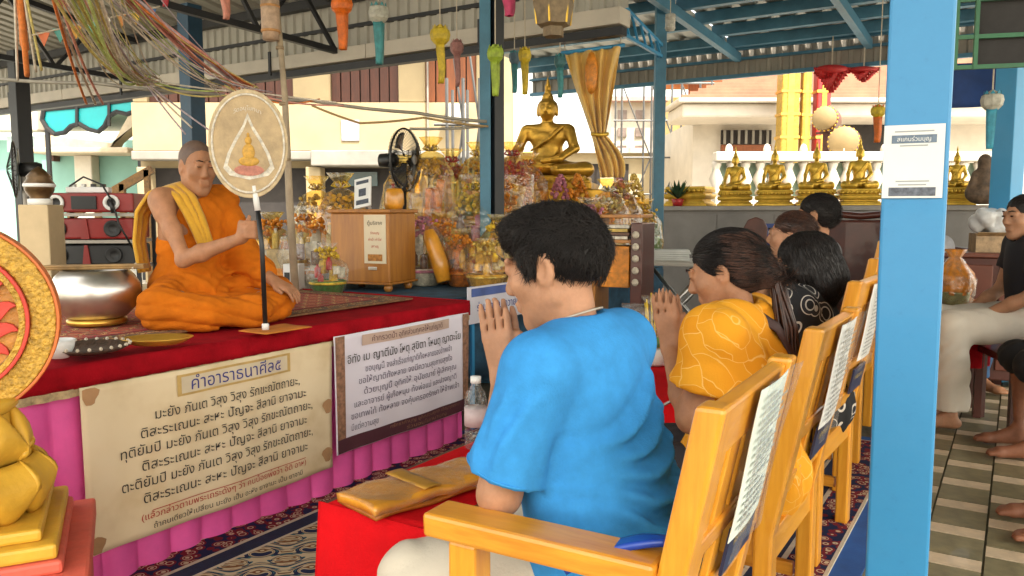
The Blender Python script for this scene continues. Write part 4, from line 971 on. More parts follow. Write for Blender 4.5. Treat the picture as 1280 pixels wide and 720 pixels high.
# wrapped offering basket
FILMC = film('cellophane', (1, .99, .95), .34, .10); FILMY = film('gold_cellophane', (1, .86, .45), .5, .12)
def blob(mb, c, r, n=7): mb.sphere(c, (r, r, r * random.uniform(.8, 1.3)), n, 5)
YEL = (.88, .58, .04); ORG = (.86, .30, .02); WHT = (.82, .76, .62); GRN = (.08, .26, .05); REDC = (.55, .03, .03); PNK = (.65, .22, .32); GLD_ = (.82, .56, .12); BRN_ = (.18, .08, .04); BLU = (.05, .16, .34)
def cm(c): return mat('goods_%02d%02d%02d' % tuple(int(x * 99) for x in c), c, .45, var=.25, vscale=25, bump=.15)
def basket(loc, s, col, goods, topc, label, seed, tall=1.0):
    random.seed(seed)
    b = thing('offering_basket', label, 'offering basket', loc, random.uniform(0, 6.28), 'cellophane wrapped offerings', s)
    MB().lathe([(.10, 0), (.115, .015), (.145, .12), (.152, .13), (.145, .132), (.13, .10)], 28).build('bucket', cm(col), b, True)
    MB().lathe([(.149, .10), (.158, .105), (.158, .118), (.150, .122)], 28).build('bucket_rim', cm(topc), b, True)
    for k in range(8):
        a = k * 2.4; r = .055 + .03 * (k % 3); z = .12 + .035 * (k % 4); c = goods[k % len(goods)]
        h = random.uniform(.08, .17) * tall
        if k % 3 == 0: MB().box((r * math.cos(a), r * math.sin(a), z + h / 2), (.06, .04, h), (random.uniform(-.2, .2), random.uniform(-.2, .2), a)).build('carton', cm(c), b, bevel=.004)
        elif k % 3 == 1: MB().lathe([(.022, 0), (.026, .01), (.026, h * .7), (.012, h * .85), (.012, h), (.001, h)], 12, (r * math.cos(a), r * math.sin(a), z)).build('bottle', cm(c), b, True)
        else: MB().lathe([(.03, 0), (.032, .005), (.032, h * .6), (.03, h * .62), (.001, h * .62)], 12, (r * math.cos(a), r * math.sin(a), z)).build('tin', cm(c), b, True)
    fl2 = MB()
    for k in range(46):
        a = random.uniform(0, 6.28); r = random.uniform(0, .09); z = .24 * tall + .12 + random.uniform(-.05, .06)
        c = Vector((r * math.cos(a), r * math.sin(a), z)); d = Vector((math.cos(a), math.sin(a), random.uniform(.2, 1))).normalized() * random.uniform(.02, .04); e_ = d.cross(Vector((0, 0, 1))).normalized() * .014
        fl2.add([c, c + d * .5 + e_, c + d, c + d * .5 - e_], [(0, 1, 2, 3)]); fl2.sphere(c + d, .014, 6, 4)
    o = fl2.build('flower_trim', cm(topc), b); o['kind'] = 'stuff'
    H = .40 * tall
    ph = random.uniform(0, 6)
    def wrap(a, z): return 1 + .07 * math.sin(9 * a + ph + z * 12) + .04 * math.sin(17 * a - z * 30)
    MB().lathe([(.118, .004), (.165, .13), (.178, .22), (.15, .30 * tall), (.09, H - .04), (.022, H), (.05, H + .045), (.085, H + .09)], 48, fn=wrap).build('cellophane', FILMY if col in (YEL, GLD_, ORG) else FILMC, b, True)
    rbn = MB()
    for k in range(8):
        a = k * .785; pts = [(.0, 0, H), (.04 * math.cos(a), .04 * math.sin(a), H + .035), (.06 * math.cos(a + .3), .06 * math.sin(a + .3), H + .01), (.02 * math.cos(a), .02 * math.sin(a), H - .005)]
        rbn.tube(pts, .006, 5)
    rbn.build('ribbon_bow', cm(topc), b, True)
    return b
def bk_at(px, py, Y, s, col, goods, topc, label, seed, tall=1.0, z=None):
    p = W(px, py, Y)
    if z is not None: p.z = z
    return basket(p, s, col, goods, topc, label, seed, tall)
bl = [(410, 356, 4.55, .62, GRN, (YEL, REDC, WHT), YEL, 'small green and yellow wrapped hamper left of the wooden box', 1, .9),
      (385, 340, 5.0, .9, WHT, (WHT, GLD_, BRN_), ORG, 'white wrapped hamper with orange bow between fan and wooden box', 2, 1.1),
      (428, 330, 5.6, 1.0, YEL, (YEL, WHT, GRN), YEL, 'tall yellow wrapped hamper rising behind the framed card', 3, 1.5),
      (530, 350, 5.2, .8, WHT, (WHT, BRN_, GLD_), PNK, 'pale hamper with pink bow right of the wooden box', 4, 1.2),
      (556, 352, 5.35, .78, ORG, (ORG, BRN_, YEL), ORG, 'orange hamper touching the pale one right of the wooden box', 5, 1.2),
      (592, 345, 5.7, 1.05, WHT, (PNK, BRN_, WHT), YEL, 'big hamper with yellow bow and pink goods left of the man in blue', 6, 1.4),
      (632, 345, 5.9, 1.0, WHT, (ORG, WHT, REDC), ORG, 'hamper with an orange red bow behind the hands of the man in blue', 7, 1.5),
      (608, 378, 4.85, .72, GLD_, (GLD_, YEL, WHT), GLD_, 'low gold wrapped hamper just left of the face of the man in blue', 8, .8),
      (565, 330, 6.5, 1.0, YEL, (YEL, GRN, WHT), REDC, 'yellow hamper topped with a red bow beneath the black fan', 9, 1.4),
      (618, 312, 6.8, 1.0, YEL, (YEL, WHT, GRN), YEL, 'yellow hamper below the dull blue post', 10, 1.5),
      (660, 320, 6.9, 1.0, ORG, (ORG, YEL, WHT), ORG, 'orange hamper below the large golden statue', 11, 1.4),
      (760, 300, 6.6, 1.0, GLD_, (YEL, WHT, PNK), WHT, 'gold hamper with white bow right of the head of the man in blue', 12, 1.5),
      (735, 320, 6.0, .95, WHT, (PNK, WHT, GLD_), PNK, 'pale hamper with pink bow at the hairline of the man in blue', 13, 1.2)]
bl += [(342, 345, 5.6, .9, YEL, (YEL, WHT, ORG), ORG, 'yellow hamper with orange bow behind the talipot fan staff', 21, 1.0),
       (398, 330, 6.1, 1.0, GLD_, (GLD_, WHT, YEL), GLD_, 'gold hamper left of the framed card, farther back', 22, 1.5),
       (505, 335, 6.2, .9, YEL, (YEL, REDC, WHT), YEL, 'yellow hamper peeping over the right end of the wooden box', 23, 1.4),
       (540, 335, 6.0, .95, ORG, (ORG, YEL, GLD_), YEL, 'orange hamper with yellow bow beneath the scaffold', 24, 1.6),
       (578, 340, 5.15, .7, ORG, (ORG, YEL, REDC), ORG, 'small orange hamper in front of the big hamper with pink goods', 25, 1.0),
       (598, 335, 6.4, 1.0, YEL, (YEL, ORG, GRN), YEL, 'yellow and green hamper left of the dull blue post base', 26, 1.5),
       (640, 335, 6.4, 1.0, GLD_, (GLD_, ORG, YEL), REDC, 'gold hamper with red bow right of the dull blue post base', 27, 1.5),
       (622, 372, 5.3, .75, YEL, (YEL, GLD_, WHT), YEL, 'yellow hamper beside the low gold hamper near the hands in prayer', 28, 1.2),
       (750, 330, 6.1, .9, ORG, (ORG, YEL, WHT), ORG, 'orange hamper left of the wooden bookstand', 29, 1.2),
       (778, 300, 7.0, 1.0, YEL, (YEL, PNK, GLD_), GLD_, 'yellow hamper behind the wooden bookstand', 30, 1.5),
       (805, 300, 7.1, .9, GLD_, (GLD_, YEL, GRN), YEL, 'gold hamper left of the thin blue post', 31, 1.3)]
for (px, py, Y, s, c, g_, t, lab, sd_, tl) in bl:
    ab = AB(W(px, py, Y)); bk_at(px, py, Y, s * 1.08, c, g_, t, lab, sd_, tl, z=1.0 if 4.55 < ab[0] < 6.5 and 3.3 < ab[1] < 4.2 else TZ)
# silk robe roll leaning beside the box
rr = thing('robe_roll', 'long orange robe roll leaning between two hampers right of the wooden box', 'robe roll', W(545, 345, 5.0).to_2d().to_3d() + Vector((0, 0, TZ)), 0)
MB().tube([(.05, 0, .04), (.02, .03, .16), (-.03, .05, .30), (-.05, .06, .36)], [.045, .055, .05, .035], 12).build('roll', orw, rr, True)
# white bag and dark cartons near the fan staff
for px, py, Y, w_1, h_1, m, lab in ((368, 362, 4.75, .10, .17, 'white', 'white carton with dark oval photos right of the talipot fan'), (352, 345, 5.1, .16, .24, 'buff', 'buff carton standing behind the white carton'), (334, 330, 5.4, .18, .22, 'pale', 'pale carton half hidden by the talipot fan staff')):
    p = W(px, py, Y); p.z = TZ; t = thing('carton', lab, 'carton', p, R(-12))
    MB().bx(-w_1 / 2, w_1 / 2, -.04, .04, 0, h_1).build('box_body', {'white': paper, 'buff': cm((.5, .36, .16)), 'pale': cm((.62, .55, .42))}[m], t, bevel=.004)
    if m == 'white':
        for x in (-.024, .024): MB().bx(x - .017, x + .017, -.0425, -.0408, .03, .12).build('printed_panel', black_pl, t, bevel=.0005)
    else: MB().bx(-w_1 / 2 + .02, w_1 / 2 - .02, -.0425, -.0408, .05, .12).build('printed_panel', cm(ORG), t)
ext = thing('offering_shelf', 'table holding cartons behind the talipot fan', 'table', G(3.42, 4.13), TH)
MB().bx(-1.0, 1.2, 0.0, .8, TZ - .045, TZ - .002).build('table_top', dkwood, ext)
for x in (-.9, 1.1):
    for y in (.1, .7): MB().bx(x - .025, x + .025, y - .025, y + .025, 0, TZ - .045).build('leg', dkwood, ext)
# flowers: joss-flower offering on the red table in front of the woman
fp = on_pf(818, 455, LT + .006)
flw = thing('flower_offering', 'cellophane flower and candle offering on the red table by the woman in orange', 'flowers', fp, 0)
MB().lathe([(.05, 0), (.06, .01), (.065, .07), (.06, .072)], 20).build('holder', paper, flw, True)
for k in range(7):
    a = k * .9; MB().tube([(.02 * math.cos(a), .02 * math.sin(a), .03), (.045 * math.cos(a), .045 * math.sin(a), .26 + .02 * (k % 3))], [.006, .004], 6).build('candle', cm(YEL), flw, True)
for k in range(12):
    a = k * 2.4; MB().sphere((.06 * math.cos(a), .06 * math.sin(a), .08 + .012 * (k % 4)), .022, 8, 5).build('blossom', cm((YEL, BLU, GRN, ORG)[k % 4]), flw, True)
MB().lathe([(.06, .004), (.10, .10), (.09, .20), (.035, .25), (.06, .29)], 36, fn=lambda a, z: 1 + .08 * math.sin(8 * a + z * 20)).build('cellophane', FILMC, flw, True)
ft2 = on_pf(790, 452, LT + .006)
pbag = thing('plastic_bag', 'clear plastic bag of water bottles on the red table', 'bag', ft2, 0)
MB().lathe([(.06, .002), (.09, .04), (.095, .12), (.07, .18), (.03, .21), (.05, .25)], 36, fn=lambda a, z: 1 + .1 * math.sin(6 * a + z * 24)).build('bag_film', film('bag', (.92, .98, .98), .4, .1), pbag, True)
for k in range(4): MB().lathe([(.024, .004), (.026, .10), (.011, .13), (.011, .15), (.001, .15)], 12, (.035 * math.cos(k * 1.57), .035 * math.sin(k * 1.57), 0)).build('bottle', film('pet', (.93, .97, .98), .25), pbag, True)

# ================================================================== BLACK STANDING FAN
fp = W(505, 200, 5.9)
sf = thing('standing_fan', 'black standing fan seen edge-on above the offerings', 'electric fan', (fp.x, fp.y, .0), R(62))
MB().lathe([(.19, 0.004), (.19, .02), (.03, .035), (.02, .06)], 28).build('base', black_pl, sf, True)
MB().tube([(0, 0, .03), (0, 0, fp.z - .05)], .014, 10).build('stand', black_pl, sf, True)
hd = bpy.data.objects.new('fan_head', None); COL.objects.link(hd); hd.parent = sf; hd.location = (0, 0, fp.z); hd.rotation_euler = (R(90), 0, R(8))
RG = .225
MB().lathe([(.03, -.20), (.05, -.19), (.055, -.08), (.04, -.06)], 20).build('motor', black_pl, hd, True)
cage = MB()
for k in range(48):
    a = 2 * math.pi * k / 48; ca, sa = math.cos(a), math.sin(a)
    cage.tube([(.03 * ca, .03 * sa, .085), (.12 * ca, .12 * sa, .08), (RG * ca, RG * sa, .03), (RG * ca, RG * sa, -.01), (.12 * ca, .12 * sa, -.06), (.05 * ca, .05 * sa, -.065)], .0022, 4, False)
cg = cage.build('wire_guard', black_pl, hd); cg['kind'] = 'stuff'
MB().tube([(RG * math.cos(t), RG * math.sin(t), .01) for t in np.linspace(0, 6.2832, 49)], .008, 6).build('guard_ring', black_pl, hd, True)
MB().lathe([(.001, .09), (.035, .088), (.04, .078)], 20).build('guard_badge', mat('grey_badge', (.3, .3, .3), .4), hd, True)
for k in range(3):
    a = k * 2.094
    MB().sheet(lambda u, v, a=a: ((.03 + .17 * u) * math.cos(a + .9 * (v - .5) * (.5 + u)), (.03 + .17 * u) * math.sin(a + .9 * (v - .5) * (.5 + u)), .012 + .03 * (v - .5)), 6, 6, .002).build('blade', mat('smoke_blade', (.05, .05, .055), .25), hd, True)

# ================================================================== SPEAKER RACK AT LEFT
rk_p = W(112, 300, 5.2)
rack = thing('equipment_rack', 'grey shelf rack holding the red and black speakers behind the monk', 'rack', (rk_p.x, rk_p.y, 0), R(8))
shelf_m = mat('grey_shelf', (.42, .38, .33), .6, var=.1)
def rz(py): return W(112, py, 5.2).z
for py in (268, 301, 333, 380): MB().bx(-.28, .32, -.12, .25, rz(py) - .012, rz(py) + .008).build('shelf', shelf_m, rack)
for x in (-.29, .33):
    for y in (-.11, .24): MB().bx(x - .012, x + .012, y - .012, y + .012, 0, rz(262)).build('upright', steel_black, rack)
spk = mat('red_speaker', (.27, .012, .010), .4, var=.12); cone = mat('speaker_cone', (.015, .015, .016), .5, var=.1)
for k, (x0, x1, py0, py1, lab) in enumerate(((-.27, .31, 241, 267.2, 'red and black sound system with white-ringed tweeters, topmost on the rack'), (-.27, .31, 272, 300, 'red twin speaker cabinet on the middle shelf of the rack'), (-.27, .31, 305, 332, 'dark speaker cabinet on the lowest visible shelf of the rack'))):
    s = thing('speaker_cabinet', lab, 'speaker', (rk_p.x, rk_p.y, rz(py1) + .009), R(8), 'speakers on the rack'); H = rz(py0) - rz(py1) - .012
    MB().bx(x0, x1, -.10, .22, 0, H).build('cabinet', spk if k < 2 else cone, s, bevel=.012)
    for x in (-.15, .18):
        rr_ = H * .40
        MB().lathe([(rr_, 0), (rr_, .012), (rr_ * .85, .014), (rr_ * .3, -.01), (.001, .0)], 28).build('woofer', cone, s, True, loc=(x, -.102, H / 2), rot=(R(90), 0, 0))
        if k == 0: MB().lathe([(rr_ * 1.0, 0), (rr_ * 1.0, .016), (rr_ * .62, .018), (rr_ * .6, .0)], 28).build('tweeter_ring', paper, s, True, loc=(x, -.101, H / 2), rot=(R(90), 0, 0))
    if k == 0: MB().bx(-.06, .09, -.112, -.1, .02, H - .02).build('control_panel', cone, s, bevel=.002)
    else: MB().prism([(-.01, .0), (.04, .0), (.025, H), (.005, H)], .01).build('centre_strip', spk, s, loc=(0, -.106, 0))
    if k == 2:
        for x in (-.24, -.21): MB().bx(x - .012, x + .012, -.106, -.1, .0, H).build('red_strip', spk, s)
# white power strip and cables on top
ps = thing('power_box', 'white power strip on the topmost speaker', 'power strip', (rk_p.x, rk_p.y, rz(241) + .012), R(8))
MB().bx(-.12, .14, -.03, .04, -.012, .025).build('case', paper, ps, bevel=.006)
for x in (-.08, -.02, .04, .10): MB().bx(x - .012, x + .012, -.02, .02, .0255, .045).build('plug', black_pl if x > 0 else paper, ps, bevel=.003)
cb = thing('black_cable', 'looping black cable hanging down the front of the speakers', 'cable', (rk_p.x, rk_p.y, rz(241)), R(8))
MB().tube([(-.1, -.02, .04), (.0, -.05, .10), (.12, -.08, .05), (.20, -.15, -.06), (.24, -.17, -.20), (.32, -.17, -.36)], .006, 6).build('wire', black_pl, cb, True)
MB().tube([(.19, -.15, -.05), (.205, -.155, -.13)], .014, 8).build('microphone_grip', black_pl, cb, True)
# buff column box and ornamental pots at far left
bc = W(55, 300, 4.6)
bp2 = thing('buff_pedestal', 'plain buff pedestal box at the left behind the wheel', 'pedestal', (bc.x, bc.y, 0), R(6))
MB().bx(-.085, .075, -.10, .10, 0.0, W(55, 256, 4.6).z).build('box_body', mat('buff_paint', (.60, .46, .27), .7, var=.1, vscale=5), bp2, bevel=.006)
pt = thing('brass_urn', 'dark brass and white urn on the buff pedestal', 'urn', (bc.x - .01, bc.y, W(55, 256, 4.6).z), 0)
MB().lathe([(.05, 0), (.06, .02), (.05, .04), (.075, .08), (.08, .12), (.06, .15), (.065, .16), (.03, .20), (.001, .22)], 24).build('urn_body', mat('old_brass', (.16, .09, .035), .35, metal=.6, var=.3), pt, True)
MB().lathe([(.081, .10), (.084, .11), (.081, .12)], 24).build('white_band', paper, pt, True)
MB().lathe([(.062, .0), (.064, .03), (.052, .035)], 24).build('foot_ring', paper, pt, True)
lf = W(18, 212, 5.0)
lfan = thing('wall_fan', 'small grey fan at the far left edge above the urn', 'electric fan', (lf.x, lf.y, 0), R(-62))
MB().tube([(0, .05, 0.0), (0, .05, lf.z)], .015, 8).build('stand', shelf_m, lfan, True)
MB().tube([(.17 * math.cos(t), 0, lf.z + .17 * math.sin(t)) for t in np.linspace(0, 6.2832, 33)], .006, 6).build('guard_ring', black_pl, lfan, True)
mb = MB()
for k in range(32): 
    a = k * math.pi / 16; mb.tube([(.02 * math.cos(a), -.04, lf.z + .02 * math.sin(a)), (.17 * math.cos(a), 0, lf.z + .17 * math.sin(a))], .002, 4)
o = mb.build('wire_guard', black_pl, lfan); o['kind'] = 'stuff'
for k in range(4):
    a = k * math.pi / 2 + .3; MB().sphere((.08 * math.cos(a), .02, lf.z + .08 * math.sin(a)), (.075, .006, .06), 10, 6).build('blade', mat('pale_blade', (.12, .15, .15), .4), lfan, True)
MB().lathe([(.04, 0), (.05, .03), (.045, .12), (.02, .13)], 16).build('motor', black_pl, lfan, True, loc=(0, .15, lf.z), rot=(R(90), 0, 0))
pb = thing('wooden_stair_rail', 'brown wooden handrail panel behind the monk at left', 'handrail', (W(172, 235, 8).x, 8, 0), 0)
MB().bar((-.7, 0, 1.15), (.15, 0, 1.62), .05, .08).build('rail', cm((.36, .17, .03)), pb); MB().bar((-.7, 0, .8), (.15, 0, 1.3), .05, .05).build('rail', cm((.36, .17, .03)), pb)
for x in (-.65, -.4, -.15, .1): MB().bx(x - .025, x + .025, -.025, .025, 0, 1.2 + (x + .65) * .55).build('baluster', cm((.36, .17, .03)), pb)
# ================================================================== BUDDHA STATUES
def buddha_mesh(h=.011):
    # seated figure facing +y, 1 unit from lap base to flame tip (origin at base of legs)
    f = Field((-.42, -.26, -.02), (.42, .36, 1.02), h)
    f.ell((0, -.02, .10), (.20, .16, .10), .03)
    for s in (-1, 1):
        f.chain([(s * .10, -.02, .08), (s * .33, .10, .07), (s * .12, .24, .06)], [.085, .07, .055], .04)
    f.ell((0, -.02, .24), (.13, .10, .16), .05).ell((0, -.01, .40), (.165, .10, .12), .05)
    f.cap((-.16, -.01, .47), (.16, -.01, .47), .055, .055, .04).cap((0, 0, .50), (0, 0, .58), .05, .045, .03)
    f.chain([(.185, -.01, .46), (.245, .03, .28), (.27, .18, .16), (.26, .27, .10)], [.05, .042, .034, .026], .025)      # right arm to knee
    f.chain([(-.185, -.01, .46), (-.235, .03, .28), (-.12, .17, .17), (.0, .19, .15)], [.05, .042, .034, .03], .025)
    f.ell((0, .01, .66), (.075, .085, .10), .02).ell((0, .03, .63), (.06, .065, .075), .02)
    f.cap((0, .095, .67), (0, .105, .635), .010, .014, .012)
    for s in (-1, 1):
        f.ell((s * .08, .0, .64), (.014, .022, .055), .012); f.ell((s * .03, .09, .675), (.015, .012, .008), .008, 'sub')
    f.cap((-.022, .088, .605), (.022, .088, .605), .008, .008, .008)
    f.ell((0, -.01, .70), (.085, .09, .065), .02).ell((0, -.01, .775), (.05, .05, .045), .02).chain([(0, -.01, .80), (0, -.01, .88), (0, -.01, .99)], [.03, .022, .005], .02)
    # robe edge across chest
    f.chain([(-.14, .06, .49), (-.02, .11, .36), (.13, .07, .26)], [.014, .014, .012], .01)
    return f.mesh('statue_body', 1)
gold_s = mat('statue_gold', (.86, .54, .07), .38, metal=.55, var=.18, vscale=9, bump=.1, bscale=20)
gold_big = mat('aged_gilding', (.74, .42, .055), .36, metal=.7, var=.3, vscale=6, bump=.15, bscale=18)
bm = buddha_mesh()
bm.materials.append(gold_s); bm.polygons.foreach_set('use_smooth', [True] * len(bm.polygons))
def lotus_throne(par, H, hw, m, n=24):
    # stepped waisted throne of height H, half width hw
    for (k0, k1, z0, z1) in ((1.0, 1.0, 0, .14), (.93, .88, .14, .26), (.80, .80, .26, .36), (.92, 1.0, .36, .52), (1.0, .96, .52, .62), (.84, .84, .62, .70), (.90, .98, .70, .86), (.93, .90, .86, 1.0)):
        a, b = hw * k0, hw * k1; za, zb_ = z0 * H, z1 * H
        MB().add([(-a, -a * .75, za), (a, -a * .75, za), (a, a * .75, za), (-a, a * .75, za), (-b, -b * .75, zb_), (b, -b * .75, zb_), (b, b * .75, zb_), (-b, b * .75, zb_)], [(3, 2, 1, 0), (4, 5, 6, 7), (0, 1, 5, 4), (1, 2, 6, 5), (2, 3, 7, 6), (3, 0, 4, 7)]).build('throne_step', m, par, bevel=.006)
    for k in range(9):
        for s in (-1, 1): MB().sphere((-hw * .86 + hw * 1.72 * k / 8, s * hw * .72, H * .78), (hw * .09, hw * .06, H * .085), 8, 5).build('lotus_petal', m, par, True)
ctop = []
BP = [(918, 257, 8.9, .52), (967, 255, 8.65, .54), (1019, 254, 8.42, .55), (1073, 253, 8.2, .56), (1194, 252, 7.7, .42)]
for i, (px, py, Y, s) in enumerate(BP):
    p = W(px, py, Y)
    lab = ('leftmost and smallest of the four golden seated statues on the grey counter', 'second golden seated statue from the left on the grey counter', 'third golden seated statue from the left on the grey counter', 'golden seated statue on the counter nearest the blue post sign', 'golden seated statue showing right of the near blue post')[i]
    t = thing('seated_statue', lab, 'statue', p, R(166), 'golden seated statues on the grey counter')
    Hh = .17; lotus_throne(t, Hh, s * .365, gold_s)
    o = obj('figure', bm, None, t, True); o.location = (0, 0, Hh); o.scale = (s * .80, s * .80, s * .96)
    ctop.append(p)
# low gilt pedestal without figure
p = W(862, 256, 9.15); t = thing('gilt_pedestal', 'empty gilt stepped pedestal left of the golden statues', 'pedestal', p, TH + R(90)); lotus_throne(t, .22, .25, gold_s)
for k, (dx, z) in enumerate(((-.25, .02), (-.2, .0))): pass
pl = thing('potted_plant', 'small green plant beside the gilt pedestal', 'plant', W(847, 256, 9.0), 0)
MB().lathe([(.05, 0), (.07, .08), (.065, .082)], 14).build('pot', cm(REDC), pl, True)
lv = MB()
for k in range(30):
    a = k * 2.4; e_ = .3 + .6 * random.random(); d = Vector((math.cos(a) * e_, math.sin(a) * e_, 1 - .5 * e_)).normalized() * random.uniform(.12, .26); n_2 = d.cross(Vector((0, 0, 1))).normalized() * .025; b0 = Vector((0, 0, .08))
    lv.add([b0, b0 + d * .55 + n_2, b0 + d, b0 + d * .55 - n_2], [(0, 1, 2, 3)])
o = lv.build('leaves', mat('leaf_green', (.05, .14, .06), .5, var=.3), pl); o['kind'] = 'stuff'
# grey counter
A_, B_ = AB(W(1073, 253, 8.2))[:2]
cn = thing('grey_counter', 'long grey tiled counter carrying the golden statues', 'counter', (0, 0, 0), TH)
zt = W(1000, 256, 8.5).z
cnt_m = mat('grey_counter', (.27, .25, .235), .55, var=.12, vscale=3, bump=.05)
MB().bx(A_ - .28, A_ + .5, B_ - 3.6, B_ + 3.2, 0, zt - .06).build('counter_body', cnt_m, cn)
MB().bx(A_ - .32, A_ + .54, B_ - 3.65, B_ + 3.25, zt - .06, zt - .012).build('counter_top', mat('counter_edge', (.36, .33, .30), .5, var=.1), cn, bevel=.006)
for o in list(bpy.data.objects):
    if o.name.startswith(('seated_statue', 'gilt_pedestal', 'potted_plant')) and o.parent is None:
        a, b, _ = AB(o.location); q = G(A_ + .06, b + 0); o.location = (o.location.x, o.location.y, zt - .011)
for k in range(11):
    b = B_ - 3.5 + .61 * k; MB().bx(A_ - .288, A_ - .281, b, b + .595, .1, zt - .1).build('panel', cnt_m, cn, bevel=.002)
# large golden statue on its own altar
p = W(684, 236, 7.4)
t = thing('large_golden_statue', 'large golden seated statue on a high altar above the offerings', 'statue', p, R(168))
o = obj('figure', bm.copy(), None, t, True); o.data.materials.clear(); o.data.materials.append(gold_big); o.scale = (1.08, 1.08, .93); o.location = (0, 0, .10)
mb = MB()
for z0, hw, hh in ((-.02, .44, .07), (.05, .38, .06)): MB().bx(-hw, hw, -hw * .7, hw * .75, z0, z0 + hh).build('base_step', gold_big, t, bevel=.015)
for k in range(9): MB().sphere((-.38 + .095 * k, .28, .04), (.05, .03, .05), 10, 6).build('lotus_petal', gold_big, t, True)
al = thing('altar_table', 'tall gilt altar table crowded with offerings', 'altar', (p.x, p.y, 0), R(168))
zal = p.z - .021
MB().bx(-.62, .62, -.40, .52, zal - .10, zal).build('altar_top', gold_big, al, bevel=.01)
MB().bx(-.55, .55, -.35, .45, .02, zal - .10).build('altar_body', cm((.5, .32, .08)), al)
for x in (-.45, -.15, .15, .45): MB().bx(x - .10, x + .10, .452, .468, .55, zal - .16).build('carved_panel', gold_y, al, bevel=.004)
# floral offerings on the altar steps
for i, (px, py, Y, c, lab) in enumerate(((655, 262, 6.75, ORG, 'orange flower cone at the left of the golden altar'), (700, 258, 6.75, PNK, 'pink flower cone before the golden altar'), (722, 258, 6.7, ORG, 'orange flower cone at the right of the golden altar'), (792, 255, 7.2, GLD_, 'gold flower tray right of the hanging golden cloth'), (773, 258, 7.1, PNK, 'pink and white garlands at the foot of the golden cloth'))):
    q = W(px, py, Y); s = thing('flower_cone', lab, 'flower offering', q, 0); random.seed(40 + i)
    MB().lathe([(.09, -.0), (.10, .01), (.05, .03), (.06, .05), (.09, .06), (.001, .062)], 18).build('stand', gold_s, s, True)
    fm = MB()
    for k in range(60):
        z = random.random(); r = .085 * (1 - z) + .01; a = random.uniform(0, 6.28); fm.sphere((r * math.cos(a), r * math.sin(a), .06 + z * .20), .018, 6, 4)
    o = fm.build('flowers', cm(c), s, True); o['kind'] = 'stuff'
    st = thing('offering_stand', ('gilt stand under the orange flower cone at left', 'gilt stand under the pink flower cone', 'gilt stand under the orange flower cone at right', 'gilt stand under the gold flower tray', 'gilt stand under the pink and white garlands')[i], 'stand', (q.x, q.y, 0), 0)
    MB().lathe([(.16, 0), (.16, .04), (.10, .07), (.09, q.z - .1), (.15, q.z - .04), (.15, q.z - .001)], 20).build('column', cm((.5, .3, .06)), st, True)
# golden cloth tied in the middle
gc = mat('golden_cloth', (.80, .50, .12), .5, var=.12, vscale=5, bump=.25, bscale=14, sheen=.4)
T0, T1, Mid, Bt = W(706, 68, 6.2), W(776, 58, 6.2), W(748, 168, 6.2), W(771, 222, 6.2)
gcl = thing('golden_drape', 'golden cloth hanging from the roof and gathered at its waist', 'drape', (0, 0, 0), 0)
def drape(u, v):
    # v from top 0 to bottom 1
    t = v
    if t < .62:
        k = (t / .62); l = T0.lerp(Vector((Mid.x - .05, 0, Mid.z)), k ** .85); r_ = T1.lerp(Vector((Mid.x + .06, 0, Mid.z)), k ** 1.15)
    else:
        k = (t - .62) / .38; l = Vector((Mid.x - .05, 0, Mid.z)).lerp(Vector((Bt.x - .13, 0, Bt.z)), k); r_ = Vector((Mid.x + .06, 0, Mid.z)).lerp(Vector((Bt.x + .05, 0, Bt.z)), k)
        bul = math.sin(k * math.pi) * .06; r_.x += bul
    x = l.x + (r_.x - l.x) * u; z = l.z + (r_.z - l.z) * u
    wv = .028 * math.sin(u * 26 + 3 * math.sin(t * 4)) + .02 * math.sin(u * 11 + t * 6)
    return (x, 6.2 + wv, z)
MB().sheet(drape, 70, 60, .003).build('cloth', gc, gcl, True)
MB().tube([(Mid.x - .06, 6.16, Mid.z), (Mid.x, 6.14, Mid.z - .01), (Mid.x + .07, 6.16, Mid.z)], .014, 8).build('tie', gold_s, gcl, True)
MB().sphere((W(740, 80, 6.1).x, 6.14, W(740, 90, 6.1).z), (.05, .03, .16), 10, 7).build('orange_pendant', cm(ORG), gcl, True)
MB().tube([(T0.x - .03, 6.2, T0.z + .01), (T1.x + .03, 6.2, T1.z + .01)], .014, 8).build('rod', steel_blue, gcl, True)
for q in (T0, T1): MB().tube([(q.x, 6.2, q.z), (q.x, 6.2, z2(5.5, 0) - .05)], .004, 5).build('cord', line_m, gcl)

# ================================================================== TEMPLE DRUMS AND RED HANGINGS AT RIGHT
def drum(px, py, Y, r, L, label, rot):
    p = W(px, py, Y); d = thing('temple_drum', label, 'drum', p, rot)
    skin = mat('drum_skin', (.30, .21, .09), .6, var=.1); wd = mat('drum_wood', (.12, .03, .015), .4, var=.2, coat=.2)
    MB().lathe([(r * .92, -L / 2), (r * 1.04, -L * .25), (r * 1.08, 0), (r * 1.04, L * .25), (r * .92, L / 2)], 32).build('shell', wd, d, True, rot=(R(90), 0, 0))
    MB().lathe([(r * .93, L / 2 - .03), (r * .95, L / 2 + .005), (r * .9, L / 2 + .02), (.001, L / 2 + .022)], 32).build('drum_head', skin, d, True, rot=(R(90), 0, 0))
    for k in range(20):
        a = k * math.pi / 10; MB().sphere((r * .97 * math.cos(a), -L / 2 + .05, r * .97 * math.sin(a)), .018, 6, 4).build('stud', gold_s, d)
    MB().bx(-.05, .05, -.05, .05, -p.z - .16, -r * .8).build('stand', wd, d); MB().bx(-r * .8, r * .8, -.06, .06, -r * 1.15, -r * .98).build('cradle', wd, d)
drum(1034, 150, 12.8, .19, .55, 'wooden temple drum hanging higher with cream skin', R(-30))
drum(1055, 178, 12.4, .225, .5, 'larger lower temple drum with cream skin', R(-24))
